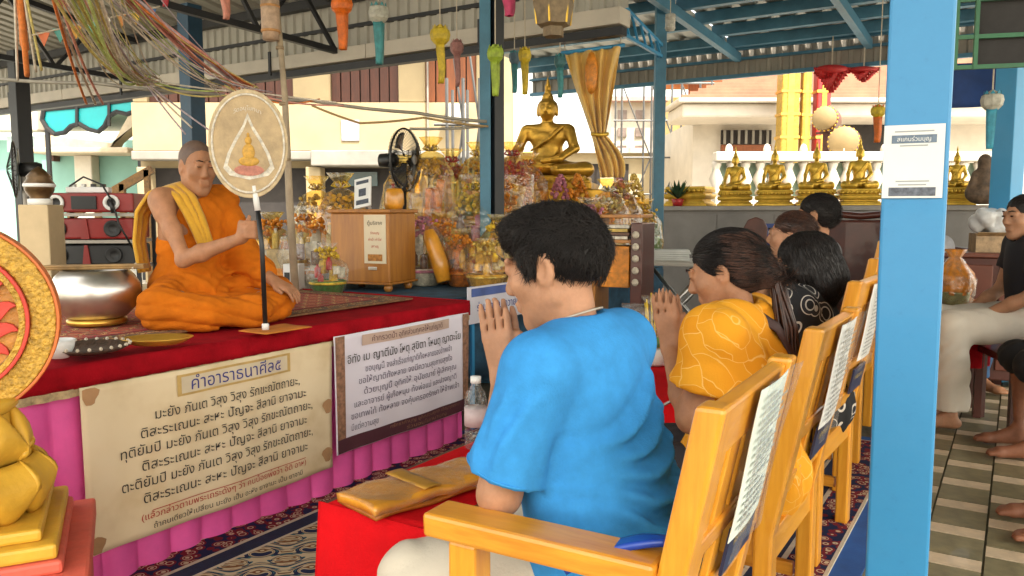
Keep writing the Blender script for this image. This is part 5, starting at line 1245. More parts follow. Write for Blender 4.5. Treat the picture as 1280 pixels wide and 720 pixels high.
def hang(px, y0, y1, Y, wpx, c, label, seed):
    random.seed(seed); a, b = W(px, y0, Y), W(px, y1, Y); wd = wpx / 1000 * Y; h = thing('red_hanging', label, 'hanging', a, 0)
    L = a.z - b.z
    MB().tube([(0, 0, 0), (0, 0, L_top(Y, a))], .008, 5).build('cord', line_m, h)
    m = MB()
    for k in range(16):
        x = (k / 15 - .5) * wd; ln = L * (1 - abs(k / 15 - .5) * 1.5)
        m.sheet(lambda u, v, x=x, ln=ln: (x + (u - .5) * wd / 11, .02 * math.sin(v * 9 + k), -v * ln), 2, 8, .004)
    m.build('tassels', c, h, True); MB().sphere((0, 0, -.02), (wd * .5, wd * .25, L * .16), 12, 6).build('rosette', c, h, True)
def L_top(Y, a): return max(.08, 3.18 - a.z)
rd = mat('festive_red', (.62, .02, .02), .6, var=.2, vscale=20)
hang(1080, 84, 104, 9.0, 36, rd, 'red tasselled rosette under the eave next to the near blue post', 1)
hang(1040, 84, 118, 9.0, 40, rd, 'red swirled streamer in front of the red column', 2)
# green framed dark board at the top right
pp = W(1250, 40, 3.6)
gf = thing('green_cage', 'dark panel in a green metal frame hung under the roof at top right', 'panel', pp, R(-14))
grn_m = mat('green_paint', (.03, .16, .07), .5, var=.15)
MB().bx(-.09, .32, .0, .03, -.14, .62).build('dark_board', mat('charcoal_board', (.035, .032, .032), .8, var=.2, vscale=12), gf)
for z in (-.15, -.02, .14, .30): MB().bx(-.19, .34, -.03, -.012, z - .009, z + .009).build('bar', grn_m, gf)
for x in (-.18, -.10): MB().bx(x - .008, x + .008, -.034, -.014, -.16, 1.45).build('upright', grn_m, gf)
nb = thing('navy_valance', 'plain navy cloth valance behind the near blue post', 'valance', W(1232, 105, 7.4), R(-28))
MB().sheet(lambda u, v: ((u - .5) * 1.3, .02 * math.sin(u * 18), (v - .5) * .40), 40, 6, .01).build('cloth', mat('navy_cloth', (.02, .06, .22), .8, var=.15, bump=.1), nb, True)
for x in (-.6, .6): MB().tube([(x, 0, .2), (x, 0, .75)], .006, 5).build('cord', line_m, nb)

# ================================================================== LANTERNS
def lantern(px, y0, y1, wpx, Y, body_c, tail_c, label, style=0, ceil=None):
    a, b = W(px, y0, Y), W(px, y1, Y); H = a.z - b.z; r = wpx / 2000 * Y
    l = thing('paper_lantern', label, 'lantern', a, random.uniform(0, 1.5), 'hanging paper lanterns')
    m1 = mat('lant_%s' % str(body_c), body_c, .55, var=.2, vscale=30, bump=.2); m2 = mat('lant_%s' % str(tail_c), tail_c, .6, var=.2, vscale=30, bump=.2)
    A = AB(a); top = (z1f(A[0], 0) if A[1] > 2.6 and A[0] < 5.4 else z2(A[0], 0)) - .02
    MB().tube([(0, 0, -.01), (0, 0, max(.03, top - a.z))], .004, 5).build('cord', line_m, l)
    if style == 2:
        MB().lathe([(r * .55, 0), (r * .95, -.06 * H), (r, -.3 * H), (r * .8, -.75 * H), (r * .5, -.8 * H), (r * .5, -H), (.001, -H)], 6).build('body', m1, l)
        for k in range(6): MB().tube([(r * .97 * math.cos(k * 1.047), r * .97 * math.sin(k * 1.047), -.1 * H), (r * .82 * math.cos(k * 1.047), r * .82 * math.sin(k * 1.047), -.74 * H)], .006, 5).build('rib', gold_s, l)
        return l
    if style == 3:
        MB().lathe([(r, 0), (r, -H * .8), (r * .9, -H * .84), (r * .9, -H), (.001, -H)], 12).build('body', m1, l, True)
        for z in (-.02, -H * .3, -H * .8): MB().lathe([(r * 1.06, z * 1), (r * 1.06, z - .012)], 12).build('band', m2, l, True)
        return l
    hb_ = H * .34
    MB().lathe([(.004, 0), (r * .25, -.02 * H), (r * .9, -.10 * H), (r * 1.0, -.18 * H), (r * .9, -.27 * H), (r * .55, -.34 * H), (.004, -.35 * H)], 8).build('body', m1, l)
    for k in range(8):
        an = k * .785; MB().prism([(-r * .22, 0), (r * .22, 0), (0, H * .06)], .003, Matrix.Translation((r * .7 * math.cos(an), r * .7 * math.sin(an), -.08 * H)) @ Matrix.Rotation(an + 1.57, 4, 'Z')).build('crown_point', m2, l)
    for k in range(4):
        an = k * 1.57
        MB().sheet(lambda u, v, an=an: ((u - .5) * r * .8 * (1 - .3 * v) * math.cos(an + 1.57) + r * .42 * (1 - .4 * v) * math.cos(an) + .25 * r * math.sin(v * 3) * v, (u - .5) * r * .8 * math.sin(an + 1.57) * (1 - .3 * v) + r * .42 * (1 - .4 * v) * math.sin(an), -.33 * H - v * .67 * H), 3, 8, .002).build('tail', m2, l, True)
    return l
LY, LO, LT_, LG, LM = (.72, .52, .03), (.80, .17, .01), (.06, .30, .32), (.35, .48, .04), (.48, .22, .20)
lantern(427, -6, 62, 28, 4.9, LO, LO, 'bright orange paper lantern left of the teal tailed lantern')
lantern(473, 2, 80, 26, 5.2, (.5, .5, .42), LT_, 'white lantern with a long teal tail')
lantern(550, 30, 104, 25, 5.4, LY, LY, 'yellow paper lantern hanging before the brown shutters')
lantern(571, 48, 108, 17, 5.7, LM, LM, 'dull mauve lantern just right of a yellow one')
lantern(619, 55, 120, 22, 4.9, LG, LG, 'lime green lantern in front of the dull blue post')
lantern(656, 58, 118, 17, 5.8, LY, LY, 'yellow lantern right of the dull blue post')
lantern(643, 62, 116, 14, 6.0, (.12, .2, .26), LT_, 'slate blue lantern between the lime and yellow lanterns')
lantern(700, 66, 122, 15, 6.1, (.05, .18, .2), LT_, 'dark teal lantern beside the golden cloth')
lantern(636, -14, 20, 28, 4.6, (.62, .05, .16), (.62, .05, .16), 'magenta flower lantern at the top edge by the dull blue post')
lantern(281, -14, 24, 19, 4.7, (.68, .26, .18), (.68, .26, .18), 'salmon pink lantern at the top edge above the talipot fan')
lantern(337, -12, 50, 22, 4.3, (.52, .36, .24), (.6, .3, .1), 'beige and gold cylinder lantern on the thin pole', 3)
lantern(692, -12, 46, 52, 4.5, (.24, .17, .09), (.3, .2, .1), 'large brown six sided lantern at the top centre', 2)
lantern(205, -16, 8, 16, 5.2, (.6, .04, .06), (.6, .04, .06), 'small red lantern at the top edge left of the dark post')
lantern(1098, 130, 178, 18, 6.5, LY, LO, 'yellow and orange lantern touching the left of the near blue post')
lantern(1241, 112, 186, 26, 3.9, (.5, .48, .4), (.04, .30, .42), 'pale glass ball lantern with a teal tail at right')
lantern(838, 18, 38, 12, 6.8, (.7, .68, .6), (.7, .68, .6), 'small white lamp under the blue purlins', 3)

# ================================================================== POLE, WIRES AND SACRED THREADS
pb_ = W(362, 252, 4.35)
po = thing('bamboo_pole', 'thin leaning bamboo pole right of the talipot fan', 'pole', (0, 0, 0), 0)
t_ = W(345, -8, 4.35)
MB().tube([(pb_.x + .02, 4.35, TZ), pb_, W(356, 120, 4.35), t_], [.022, .02, .016, .013], 10).build('shaft', mat('pale_bamboo', (.42, .33, .22), .6, var=.2, vscale=8), po, True)
for y in (60, 130, 200): q = W(346 + (y / 252) * 16, y, 4.35); MB().tube([q - Vector((0, 0, .008)), q + Vector((0, 0, .008))], .022, 10).build('node_ring', mat('pale_bamboo2', (.3, .22, .13), .6), po, True)
def wire(pts, r, m, label, name='overhead_wire', cat='wire', group=None, n=10):
    P = [W(*p) for p in pts]; Q = []
    for i in range(len(P) - 1):
        for k in range(n): Q.append(P[i].lerp(P[i + 1], k / n) - Vector((0, 0, .03 * math.sin(math.pi * k / n) * (P[i] - P[i + 1]).length / 2)))
    Q.append(P[-1]); o = MB().tube(Q, r, 6).build(name, m, None, True); return tag(o, label, cat, group)
pipe_m = mat('grey_pipe', (.36, .33, .27), .5, var=.2)
P_ = [(-40, 95, 5.0), (120, 104, 5.0), (250, 116, 5.1), (390, 126, 5.2), (520, 141, 5.3), (608, 152, 5.5)]
wire(P_, .012, pipe_m, 'long grey pipe crossing above the monk to the dull blue post', 'overhead_pipe', 'pipe', n=4)
wire([(390, 132, 5.2), (450, 154, 5.2), (530, 147, 5.3), (610, 158, 5.5)], .008, mat('rope', (.42, .28, .12), .8), 'slack tan rope beneath the long grey pipe', 'slack_rope', 'rope')
wire([(512, 161, 5.4), (605, 158, 5.5)], .010, pipe_m, 'short grey arm beside the dull blue post', 'bracket_arm', 'pipe')
tcol = {'white': (.82, .74, .62), 'yellow': (.80, .68, .25), 'green': (.55, .66, .22), 'pink': (.80, .36, .30), 'orange': (.86, .26, .06), 'lilac': (.62, .54, .62)}
tms = {k: mat('thread_' + k, c, .8, var=.2, vscale=30) for k, c in tcol.items()}
random.seed(5)
def thread(p, q, col, sag=.05, r=.0045, where=0):
    r *= 1.2
    p, q = Vector(p), Vector(q); Q = []
    if where in (0, 1, 2, 4):
        a2 = AB(p)[0]; Q = [Vector((p.x - .02, p.y - .02, z1f(a2, 0) - .01))]
    for k in range(15):
        t = k / 14; Q.append(p.lerp(q, t) - Vector((0, 0, sag * math.sin(math.pi * t))))
    o = MB().tube(Q, r, 5).build('sacred_thread', tms[col], None, True)
    w_ = ('running down to the left knot above the monk', 'running down to the knot above the talipot fan', 'hanging free left of the knots, before the cyan awning', 'stretched between the two knots or on toward the posts', 'hanging straight down at the far left black post')[where]
    tag(o, col + ' sacred thread ' + w_, 'thread', col + ' sacred threads ' + w_)
K1 = W(178, 99, 4.9); K2 = W(300, 113, 4.8); K3 = W(118, 125, 4.9)
for x, c in ((55, 'yellow'), (62, 'white'), (70, 'white'), (78, 'green'), (86, 'yellow'), (92, 'green'), (98, 'yellow'), (104, 'green'), (112, 'yellow'), (120, 'white'), (66, 'yellow'), (101, 'white'), (84, 'green'), (108, 'lilac')):
    thread(W(x, -22, 3.3), K1 + Vector((random.uniform(-.05, .05), 0, random.uniform(-.03, .03))), c, random.uniform(.02, .16), random.uniform(.0035, .0065), 0)
for x, c in ((112, 'white'), (120, 'pink'), (128, 'yellow'), (136, 'pink'), (142, 'orange'), (148, 'lilac'), (139, 'pink')):
    thread(W(x, -22, 3.6), K2 + Vector((random.uniform(-.08, .08), 0, random.uniform(-.03, .03))), c, random.uniform(.0, .10), random.uniform(.004, .008), 1)
for x, c in ((60, 'orange'), (66, 'pink'), (58, 'white')):
    thread(W(x, -22, 3.5), K3 + Vector((random.uniform(-.06, .06), 0, random.uniform(-.06, .05))), c, random.uniform(.0, .05), .006, 2)
for q, (dx, dy), c in ((K1, (265, 165), 'lilac'), (K1, (240, 160), 'white'), (K1, (232, 168), 'lilac'), (K1, (300, 112), 'green'), (K1, (292, 118), 'yellow'), (K1, (310, 116), 'white'), (K2, (420, 128), 'white'), (K2, (400, 124), 'orange'), (K2, (430, 132), 'pink')):
    thread(q, W(dx, dy, 5.0), c, random.uniform(.0, .05), .0045, 3)
for x0, x1, y1, c in ((18, 22, 100, 'white'), (24, 34, 95, 'orange'), (28, 45, 90, 'white'), (22, 30, 60, 'orange'), (26, 31, 58, 'pink'), (30, 52, 88, 'yellow'), (25, 28, 56, 'orange'), (23, 33, 62, 'orange')):
    thread(W(x0, -18, 4.3), W(x1, y1, 4.6), c, 0, .006 if c != 'orange' else .013, 4)
for k in range(34):
    c = ('white', 'white', 'yellow', 'green', 'white', 'pink', 'lilac')[k % 7]; x = 48 + 100 * random.random()
    if k % 3: thread(W(x, -22, 3.3 + .3 * random.random()), K1 + Vector((random.uniform(-.12, .12), 0, random.uniform(-.05, .04))), c, random.uniform(.0, .20), random.uniform(.0018, .003), 0)
    else: thread(W(x + 40, -22, 3.6), K2 + Vector((random.uniform(-.2, .2), 0, random.uniform(-.04, .04))), c, random.uniform(.0, .12), random.uniform(.0018, .003), 1)
kn = thing('thread_knot', 'bunched knot of many coloured threads on the grey pipe above the monk', 'thread knot', K1, 0)
for k in range(16):
    a = k * .8; MB().tube([(.06 * math.cos(a), .03 * math.sin(a), .03 * math.sin(2 * a)), (.02 * math.cos(a + 1), .03, -.03), (-.06 * math.cos(a + .5), -.02, .02)], .009, 5).build('loop', tms[('white', 'lilac', 'yellow', 'green')[k % 4]], kn, True)
kn2 = thing('thread_knot', 'bunched orange and white threads on the grey pipe above the talipot fan', 'thread knot', K2, 0)
for k in range(14):
    a = k * .9; MB().tube([(.10 * math.cos(a), .03 * math.sin(a), .03 * math.sin(2 * a)), (.02, .02, -.03), (-.10 * math.cos(a + .7), -.02, .02)], .008, 5).build('loop', tms[('white', 'orange', 'pink', 'yellow')[k % 4]], kn2, True)
fg = thing('bunting', 'string of small coloured pennants at upper left', 'bunting', (0, 0, 0), 0)
e0, e1 = W(40, 44, 4.4), W(200, 8, 4.8)
MB().tube([e0.lerp(e1, k / 12) for k in range(13)], .004, 5).build('string', line_m, fg)
for k, c in enumerate(((.6, .15, .05), (.1, .35, .3), (.6, .3, .05), (.1, .35, .3), (.65, .62, .5), (.62, .25, .05), (.62, .4, .05), (.05, .15, .35))):
    q = e0.lerp(e1, (k + .7) / 8.4); MB().prism([(-.035, 0), (.035, 0), (0, -.075)], .002, Matrix.Translation(q) @ Matrix.Rotation(.4 * math.sin(k), 4, 'Z')).build('pennant', mat('pen%d' % k, c, .7, var=.15), fg)

# ================================================================== NOTICE ON THE NEAR POST (square code left out)
a_, b_, _ = AB(W(1141, 265, 1.66))
nrot = R(-26); c0 = W(1141, 204, 1.66)
dv = Matrix.Rotation(nrot, 3, 'Z') @ Vector((0, -1, 0))
pn_ = thing('post_notice', 'white printed notice taped around the near blue post', 'notice', Vector((c0.x, c0.y, c0.z)) + dv * .0625, nrot)
MB().bx(-.054, .054, -.0012, 0, -.072, .072).build('sheet', paper, pn_)
hd_m = mat('slate_print', (.10, .12, .16), .6)
MB().bx(-.040, .040, -.0022, -.0014, .036, .052).build('header_block', mat('steel_blue_print', (.16, .22, .30), .6, var=.2, vscale=60), pn_)
text('สแกนร่วมบุญ', .012, paper, pn_, (0, -.0026, .040), ROTB, width=.06)
for k, (w0, z) in enumerate(((.07, .058), (.05, .030), (.06, -.040), (.05, -.047))): MB().bx(-w0 / 2, w0 / 2, -.0021, -.0014, z, z + .0025).build('print_line', mat('grey_print', (.34, .36, .36), .8), pn_)
MB().bx(-.042, .042, -.0022, -.0014, -.068, -.051).build('footer_block', mat('slate_print2', (.17, .19, .24), .6, var=.3, vscale=80), pn_)

# ================================================================== FURNITURE AT THE BACK RIGHT
def wbench(px, py, Y, wd, label, rz_=None):
    p = W(px, py, Y); b = thing('carved_bench', label, 'bench', (p.x, p.y, 0), TH if rz_ is None else rz_); zt_ = p.z
    MB().bx(-wd / 2, wd / 2, -.03, .03, .45, zt_).build('back_panel', dkwood, b, bevel=.02); MB().bx(-wd / 2, wd / 2, -.5, -.03, .40, .46).build('seat', dkwood, b, bevel=.01)
    MB().tube([(-wd / 2, 0, zt_), (-wd / 4, 0, zt_ + .05), (0, 0, zt_ + .03), (wd / 4, 0, zt_ + .05), (wd / 2, 0, zt_)], .03, 8).build('crest_rail', dkwood, b, True)
    for x in (-wd / 2 + .05, wd / 2 - .05):
        for y in (-.45, 0): MB().bx(x - .03, x + .03, y - .03, y + .03, 0, .42).build('leg', dkwood, b)
        MB().bx(x - .03, x + .03, -.5, 0, .62, .66).build('armrest', dkwood, b, bevel=.01)
    return b
wbench(1075, 275, 6.6, .75, 'dark red carved wooden bench left of the near blue post', R(-30))
wbench(1208, 320, 6.0, .55, 'dark red carved wooden bench right of the near blue post', R(-30))
lc = W(944, 300, 5.2); le = thing('dark_chair_back', 'tall narrow dark red wooden chair beyond the women', 'chair', (lc.x, lc.y, 0), R(-20))
MB().prism([(-.06, .45), (.06, .45), (.075, lc.z + .08), (.05, lc.z + .13), (0, lc.z + .15), (-.05, lc.z + .13), (-.075, lc.z + .08)], .035).build('backrest', mat('red_brown_chair', (.10, .028, .014), .5, var=.2), le, bevel=.008)
MB().bx(-.2, .2, .02, .45, .42, .46).build('seat', dkwood, le, bevel=.006)
for x in (-.18, .18):
    for y in (.04, .42): MB().bx(x - .02, x + .02, y - .02, y + .02, 0, .42).build('leg', dkwood, le)
bsn = thing('blue_board', 'navy blue printed board in front of the grey counter', 'board', W(962, 293, 7.4), R(-10))
MB().bx(-.16, .16, -.01, .01, -.10, .10).build('board', mat('navy_board', (.02, .05, .22), .5, var=.15), bsn); text('งดสูบบุหรี่', .06, paper, bsn, (0, -.013, -.0), ROTB, width=.24)
MB().bx(-.015, .015, .011, .03, -W(962, 293, 7.4).z + .0, .08).build('stand', steel_black, bsn)
cbp = W(781, 268, 4.9)
cab = thing('open_bookstand', 'wooden stand with shelf and dark carved side beside the flowers', 'stand', (cbp.x, cbp.y, 0), R(-24))
zc2 = cbp.z
MB().bx(-.16, .14, -.14, .14, zc2 - .02, zc2).build('top', teak, cab, bevel=.004); MB().bx(-.16, .14, -.14, .14, zc2 - .17, zc2 - .15).build('shelf', teak, cab, bevel=.004)
MB().bx(.08, .15, -.15, .15, .0, zc2 - .05).build('carved_side', dkwood, cab, bevel=.006); MB().bx(-.16, -.14, -.14, .14, 0, zc2 - .02).build('side', teak, cab)
for k in range(5): MB().lathe([(.012, 0), (.022, .012), (.012, .024)], 10, (0, 0, 0)).build('carving', line_m, cab, loc=(.115, -.152, zc2 - .12 - k * .07), rot=(R(90), 0, 0))
MB().bx(-.12, .06, -.10, .10, zc2 - .44, zc2 - .19).build('drawer', cm(ORG), cab, bevel=.006)
for k in range(4): MB().bx(-.13, .05 + .01 * (k % 2), -.11, .10, zc2 - .148 + k * .022, zc2 - .13 + k * .022).build('book', cm((WHT, BRN_, GLD_, WHT)[k]), cab)
# white folding table and metal chairs
wt = W(845, 325, 6.2)
wtb = thing('folding_table', 'white topped folding table with steel legs beyond the flowers', 'table', (wt.x, wt.y, 0), R(-25))
MB().bx(-.45, .5, -.3, .3, wt.z - .03, wt.z).build('table_top', white_p, wtb, bevel=.006)
for s in (-1, 1):
    MB().tube([(-.4, s * .25, .0), (.3, s * .25, wt.z - .03)], .016, 8).build('leg', steel, wtb, True); MB().tube([(.4, s * .25, .0), (-.3, s * .25, wt.z - .03)], .016, 8).build('leg', steel, wtb, True)
MB().tube([(-.4, -.25, .03), (-.4, .25, .03)], .014, 8).build('brace', steel, wtb)
stp = thing('paper_stack', 'stack of white papers on the folding table', 'papers', (wt.x, wt.y, wt.z + .001), R(-10))
for k in range(5): MB().box((.01 * math.sin(k * 3) - .05, 0, .008 + k * .016), (.3, .22, .014), (0, 0, .05 * math.sin(k * 5))).build('bundle', mat('paper_b', (.6, .6, .56), .7), stp)
# bags and offering bucket behind the post
p = W(1197, 265, 4.75)
ob = thing('orange_offering', 'orange wrapped bucket with bow on a red stool right of the near blue post', 'offering bucket', (p.x, p.y, .60), 0)
MB().lathe([(.07, 0), (.09, .12), (.095, .13), (.085, .13)], 20).build('bucket', cm((.3, .3, .12)), ob, True)
MB().lathe([(.085, .11), (.11, .18), (.10, .24), (.03, .33), (.06, .38)], 30, fn=lambda a, z: 1 + .07 * math.sin(8 * a)).build('wrapped_goods', cm(ORG), ob, True)
MB().lathe([(.075, .002), (.115, .12), (.12, .2), (.05, .31), (.03, .335), (.06, .38)], 36, fn=lambda a, z: 1 + .06 * math.sin(9 * a + z * 20)).build('cellophane', FILMC, ob, True)
st_ = thing('red_stool', 'stool draped in dark red cloth under the orange bucket', 'stool', (p.x, p.y, 0), R(-20))
MB().bx(-.17, .17, -.17, .17, .57, .599).build('seat', red_cloth, st_, bevel=.006)
MB().sheet(lambda u, v: (.175 * math.cos(u * 6.2832) * (1.15 + .04 * math.sin(u * 60)) , .175 * math.sin(u * 6.2832) * (1.15 + .04 * math.sin(u * 60)), .30 + .28 * v), 60, 3).build('cloth', red_cloth, st_, True)
for x in (-.13, .13):
    for y in (-.13, .13): MB().bx(x - .02, x + .02, y - .02, y + .02, .006, .57).build('leg', dkwood, st_)
q = W(1240, 315, 5.6)
ct = thing('wooden_cabinet', 'dark red low cabinet under the carton and plastic bags', 'cabinet', (q.x, q.y, 0), R(-22))
MB().bx(-.38, .38, -.2, .25, .05, q.z - .03).build('cabinet_body', dkwood, ct, bevel=.008); MB().bx(-.41, .41, -.23, .27, q.z - .03, q.z).build('top', mat('red_brown', (.16, .045, .025), .4), ct, bevel=.006)
for x in (-.19, .19): MB().bx(x - .17, x + .17, -.215, -.2, .12, q.z - .08).build('door', mat('red_brown', (.16, .045, .025), .4), ct, bevel=.006)
cx_ = thing('cardboard_carton', 'open cardboard carton on the dark red cabinet', 'carton', (q.x - .02, q.y, q.z + .001), R(-15))
MB().bx(-.11, .11, -.09, .09, 0, .13).build('box_body', cm((.46, .30, .15)), cx_); MB().box((-.0, -.11, .125), (.22, .05, .003), (R(-30), 0, 0)).build('flap', cm((.46, .30, .15)), cx_)
pbg = thing('white_plastic_bags', 'crumpled white plastic bags heaped on the carton', 'plastic bag', (q.x - .03, q.y, q.z + .131), 0)
fb = Field((-.3, -.2, -.02), (.3, .2, .26), .012); random.seed(3)
for k in range(16): fb.ell((random.uniform(-.14, .14), random.uniform(-.07, .07), random.uniform(.04, .12)), random.uniform(.04, .075), .02)
fb.disp(lambda x, y, z: .010 * np.sin(60 * x + 30 * z) * np.sin(50 * y + 20 * x))
fb.build('bag', mat('bag_white', (.66, .66, .66), .3, var=.08, vscale=20, bump=.6, bscale=30), pbg, 0)
sc_ = W(1229, 243, 7.3)
rs = thing('stone_figure', 'small weathered brown carved figure on the counter at right', 'figure', (sc_.x, sc_.y, zt - .011), 0)
fb = Field((-.2, -.15, -.01), (.2, .15, .5), .014); fb.ell((0, 0, .10), (.16, .1, .10)).ell((0, 0, .24), (.09, .07, .12)).ell((0, 0, .38), (.06, .06, .08)).cap((.08, 0, .28), (.13, 0, .12), .03).cap((-.08, 0, .28), (-.13, 0, .12), .03)
fb.build('carving', mat('brown_stone', (.16, .10, .06), .7, var=.4, vscale=14, bump=.4), rs)
# ================================================================== PEOPLE
V3 = lambda *a: np.array(a, float)
def rotm(pitch=0, yaw=0, roll=0): return np.array(Euler((pitch, roll, yaw), 'XYZ').to_matrix())
def lerp(a, b, t): return np.array(a, float) * (1 - t) + np.array(b, float) * t
def add_head(F, c, M, s=1.0, fem=False, smile=0):
    P = lambda *v: c + s * (M @ np.array(v, float))
    E = lambda v, r, k=.015, op='add': F.ell(P(*v), np.array(r) * s, k * s, op, M)
    C = lambda a, b, r1, r2=None, k=.012, op='add': F.cap(P(*a), P(*b), r1 * s, (r1 if r2 is None else r2) * s, k * s, op)
    E((0, -.014, .032), (.073, .094, .082)); E((0, .026, -.028), (.061, .066, .086))
    for q in (-1, 1):
        C((q * .052, .0, -.052), (q * .014, .062, -.098), .020, .018, .03)
        E((q * .040, .062, -.022), (.024, .022, .022), .025)
        E((q * .030, .100, .010), (.017, .013, .011), .010, 'sub'); E((q * .030, .086, .008), (.013, .012, .011), .004)
        E((q * .074, -.006, -.008), (.009, .020, .031), .010); E((q * .079, .0, -.004), (.006, .011, .018), .006, 'sub')
        E((q * .011, .098, -.034), (.009, .010, .008), .008)
        C((q * .014, .094, .026), (q * .048, .080, .027), .009, .007, .012)
    C((0, .090, .012), (0, .108, -.028), .009, .012, .014)
    E((0, .066, -.104), (.022, .018, .018), .02)
    C((-.020, .089, -.060), (.020, .089, -.060), .0065, .0065, .006); C((-.017, .088, -.072), (.017, .088, -.072), .007, .007, .006)
    C((-.026, .096, -.0662), (.026, .096, -.0662), .0028, .0028, .003, 'sub')
def hand(F, w, d, l, n, curl=0.0, s=1.0, thumb=-1, k=.007):
    # w wrist, d finger direction, l lateral axis (towards little finger), n palm normal (fingers curl towards n)
    w, d, l, n = (np.array(v, float) for v in (w, d, l, n)); d /= np.linalg.norm(d); l /= np.linalg.norm(l); n /= np.linalg.norm(n)
    for q in (-.024, -.008, .008, .024): F.cap(w + l * q * .7 * s, w + (d * .088 + l * q * 1.15) * s, .014 * s, .0115 * s, .016 * s)
    for q, L in ((-.031, .070), (-.0105, .080), (.0105, .075), (.031, .058)):
        p0 = w + (d * .085 + l * q) * s; ang = curl; p = p0; dirv = d
        for i, (fr, r0, r1) in enumerate(((.42, .0090, .0085), (.33, .0085, .0078), (.25, .0078, .0062))):
            ang_i = curl * (i + 1); dirv = d * math.cos(ang_i) + n * math.sin(ang_i); p2 = p + dirv * L * fr * 1.05 * s; F.cap(p, p2, r0 * s, r1 * s, k * s * .5); p = p2
    t0 = w + (d * .022 + l * .026 * thumb) * s; t1 = w + (d * .055 + l * .046 * thumb + n * .012) * s; t2 = w + (d * .088 + l * .046 * thumb + n * (.014 + .02 * min(1, curl))) * s
    F.cap(t0, t1, .014 * s, .0115 * s, .012 * s); F.cap(t1, t2, .0115 * s, .0085 * s, .006 * s)
def torso(F, J, i, k=.05):
    w = J['w']; lean = rotm(-J.get('lean', .12))
    F.ell(J['pelvis'], (.165 * w + i, .13 * w + i, .12 + i), k, rot=lean); F.ell(lerp(J['pelvis'], J['chest'], .5) + V3(0, -.005, 0), (.148 * w * J.get('belly', 1) + i, .118 * w * J.get('belly', 1) + i, .15 + i), k, rot=lean)
    F.ell(J['chest'], (.165 * w + i, .115 * w + i, .16 + i), k, rot=lean)
    F.cap(J['shL'], J['shR'], .056 * w + i, .056 * w + i, k); nk = np.array(J['neck'])
    for sd_ in ('shL', 'shR'): F.cap(nk - V3(0, .012, .015), lerp(J[sd_], nk, .12), .046 + i, .05 * w + i, .03)
def strands(root_P, root_N, count, L, comb, r, m, parent, lift=.012, seg=4, keep=None, name='hair', jit=.35):
    idx = rng.integers(0, len(root_P), count); v = []; f = []
    for j in idx:
        p, n = root_P[j], root_N[j]
        if keep is not None and not keep(p): continue
        d = np.array(comb(p, n), float); d = d + rng.normal(0, jit, 3); d -= n * (d @ n) * .85; d /= max(1e-6, np.linalg.norm(d)); sidev = np.cross(d, n); ln = L * rng.uniform(.6, 1.15)
        pts = []
        for k in range(seg + 1):
            t = k / seg; q = p + d * ln * t + n * (lift * math.sin(math.pi * min(1, t * .75 + .1)) * 1.0 - .35 * ln * ln * t * t / .09 * (1 if ln > .03 else 0)) ; pts.append(q)
        b = len(v)
        for k, q in enumerate(pts):
            rr = r * (1 - .85 * k / seg); v += [q + sidev * rr, q - sidev * rr, q + n * rr * .9]
        for k in range(seg):
            o = b + 3 * k
            for a, c in ((0, 1), (1, 2), (2, 0)): f.append((o + a, o + c, o + 3 + c, o + 3 + a))
    return obj(name, make_mesh(name, np.array(v), np.array(f)), m, parent, True)
def skin_mat(name, c): 
    m = mat(name, c, .55, var=.13, vscale=22, bump=.12, bscale=140, spec=.35); p = m.node_tree.nodes['Principled BSDF']
    p.inputs['Subsurface Weight'].default_value = .12; p.inputs['Subsurface Radius'].default_value = (.012, .004, .002); p.inputs['Subsurface Scale'].default_value = .5
    return m
hair_b = mat('black_hair', (.014, .010, .009), .5, var=.25, vscale=60, spec=.35)
hair_br = mat('brown_hair', (.085, .034, .020), .38, var=.35, vscale=40, spec=.45)
eye_m = mat('dark_eye', (.02, .012, .01), .2, var=0)
skin1 = skin_mat('skin_tan', (.44, .215, .115)); skin2 = skin_mat('skin_light', (.48, .245, .14)); skin3 = skin_mat('skin_brown', (.43, .205, .105)); skin4 = skin_mat('skin_deep', (.30, .125, .07))
def seated(w=1.0, sh=.19, seat=.45, head_y=.07, head_z=1.125, hand_z=.86, hand_y=.2, hand_x=.03, up=1.0):
    z0 = seat - .45
    J = dict(w=w, pelvis=V3(0, -.02, .54 + z0), chest=V3(0, .0, .83 + z0), neck=V3(0, .025, .985 + z0), head=V3(0, head_y, head_z), shL=V3(-sh, .01, .945 + z0), shR=V3(sh, .01, .945 + z0),
             elL=V3(-sh - .015, .085, .695 + z0), elR=V3(sh + .02, .09, .70 + z0), wrL=V3(hand_x - .016, hand_y, hand_z), wrR=V3(hand_x + .016, hand_y, hand_z),
             hipL=V3(-.09, .0, .52 + z0), hipR=V3(.09, .0, .52 + z0), knL=V3(-.13, .42, .50 + z0), knR=V3(.13, .42, .50 + z0), anL=V3(-.13, .40, .09), anR=V3(.13, .40, .09))
    return J
def add_legs(F, J, i=0.0, k=.03, bot=None):
    for s in 'LR':
        F.cap(J['hip' + s], J['kn' + s], .078 * J['w'] + i, .058 + i, k)
        F.ell(lerp(J['kn' + s], J['an' + s], .30) - V3(0, .022, 0), (.047 + i, .05 + i, .11), .03); F.ell(J['kn' + s] + V3(0, .03, .0), (.042 + i, .036 + i, .045 + i), .03)
        F.cap(J['kn' + s], J['an' + s] if bot is None else lerp(J['kn' + s], J['an' + s], bot), .050 + i, .033 + i, k)
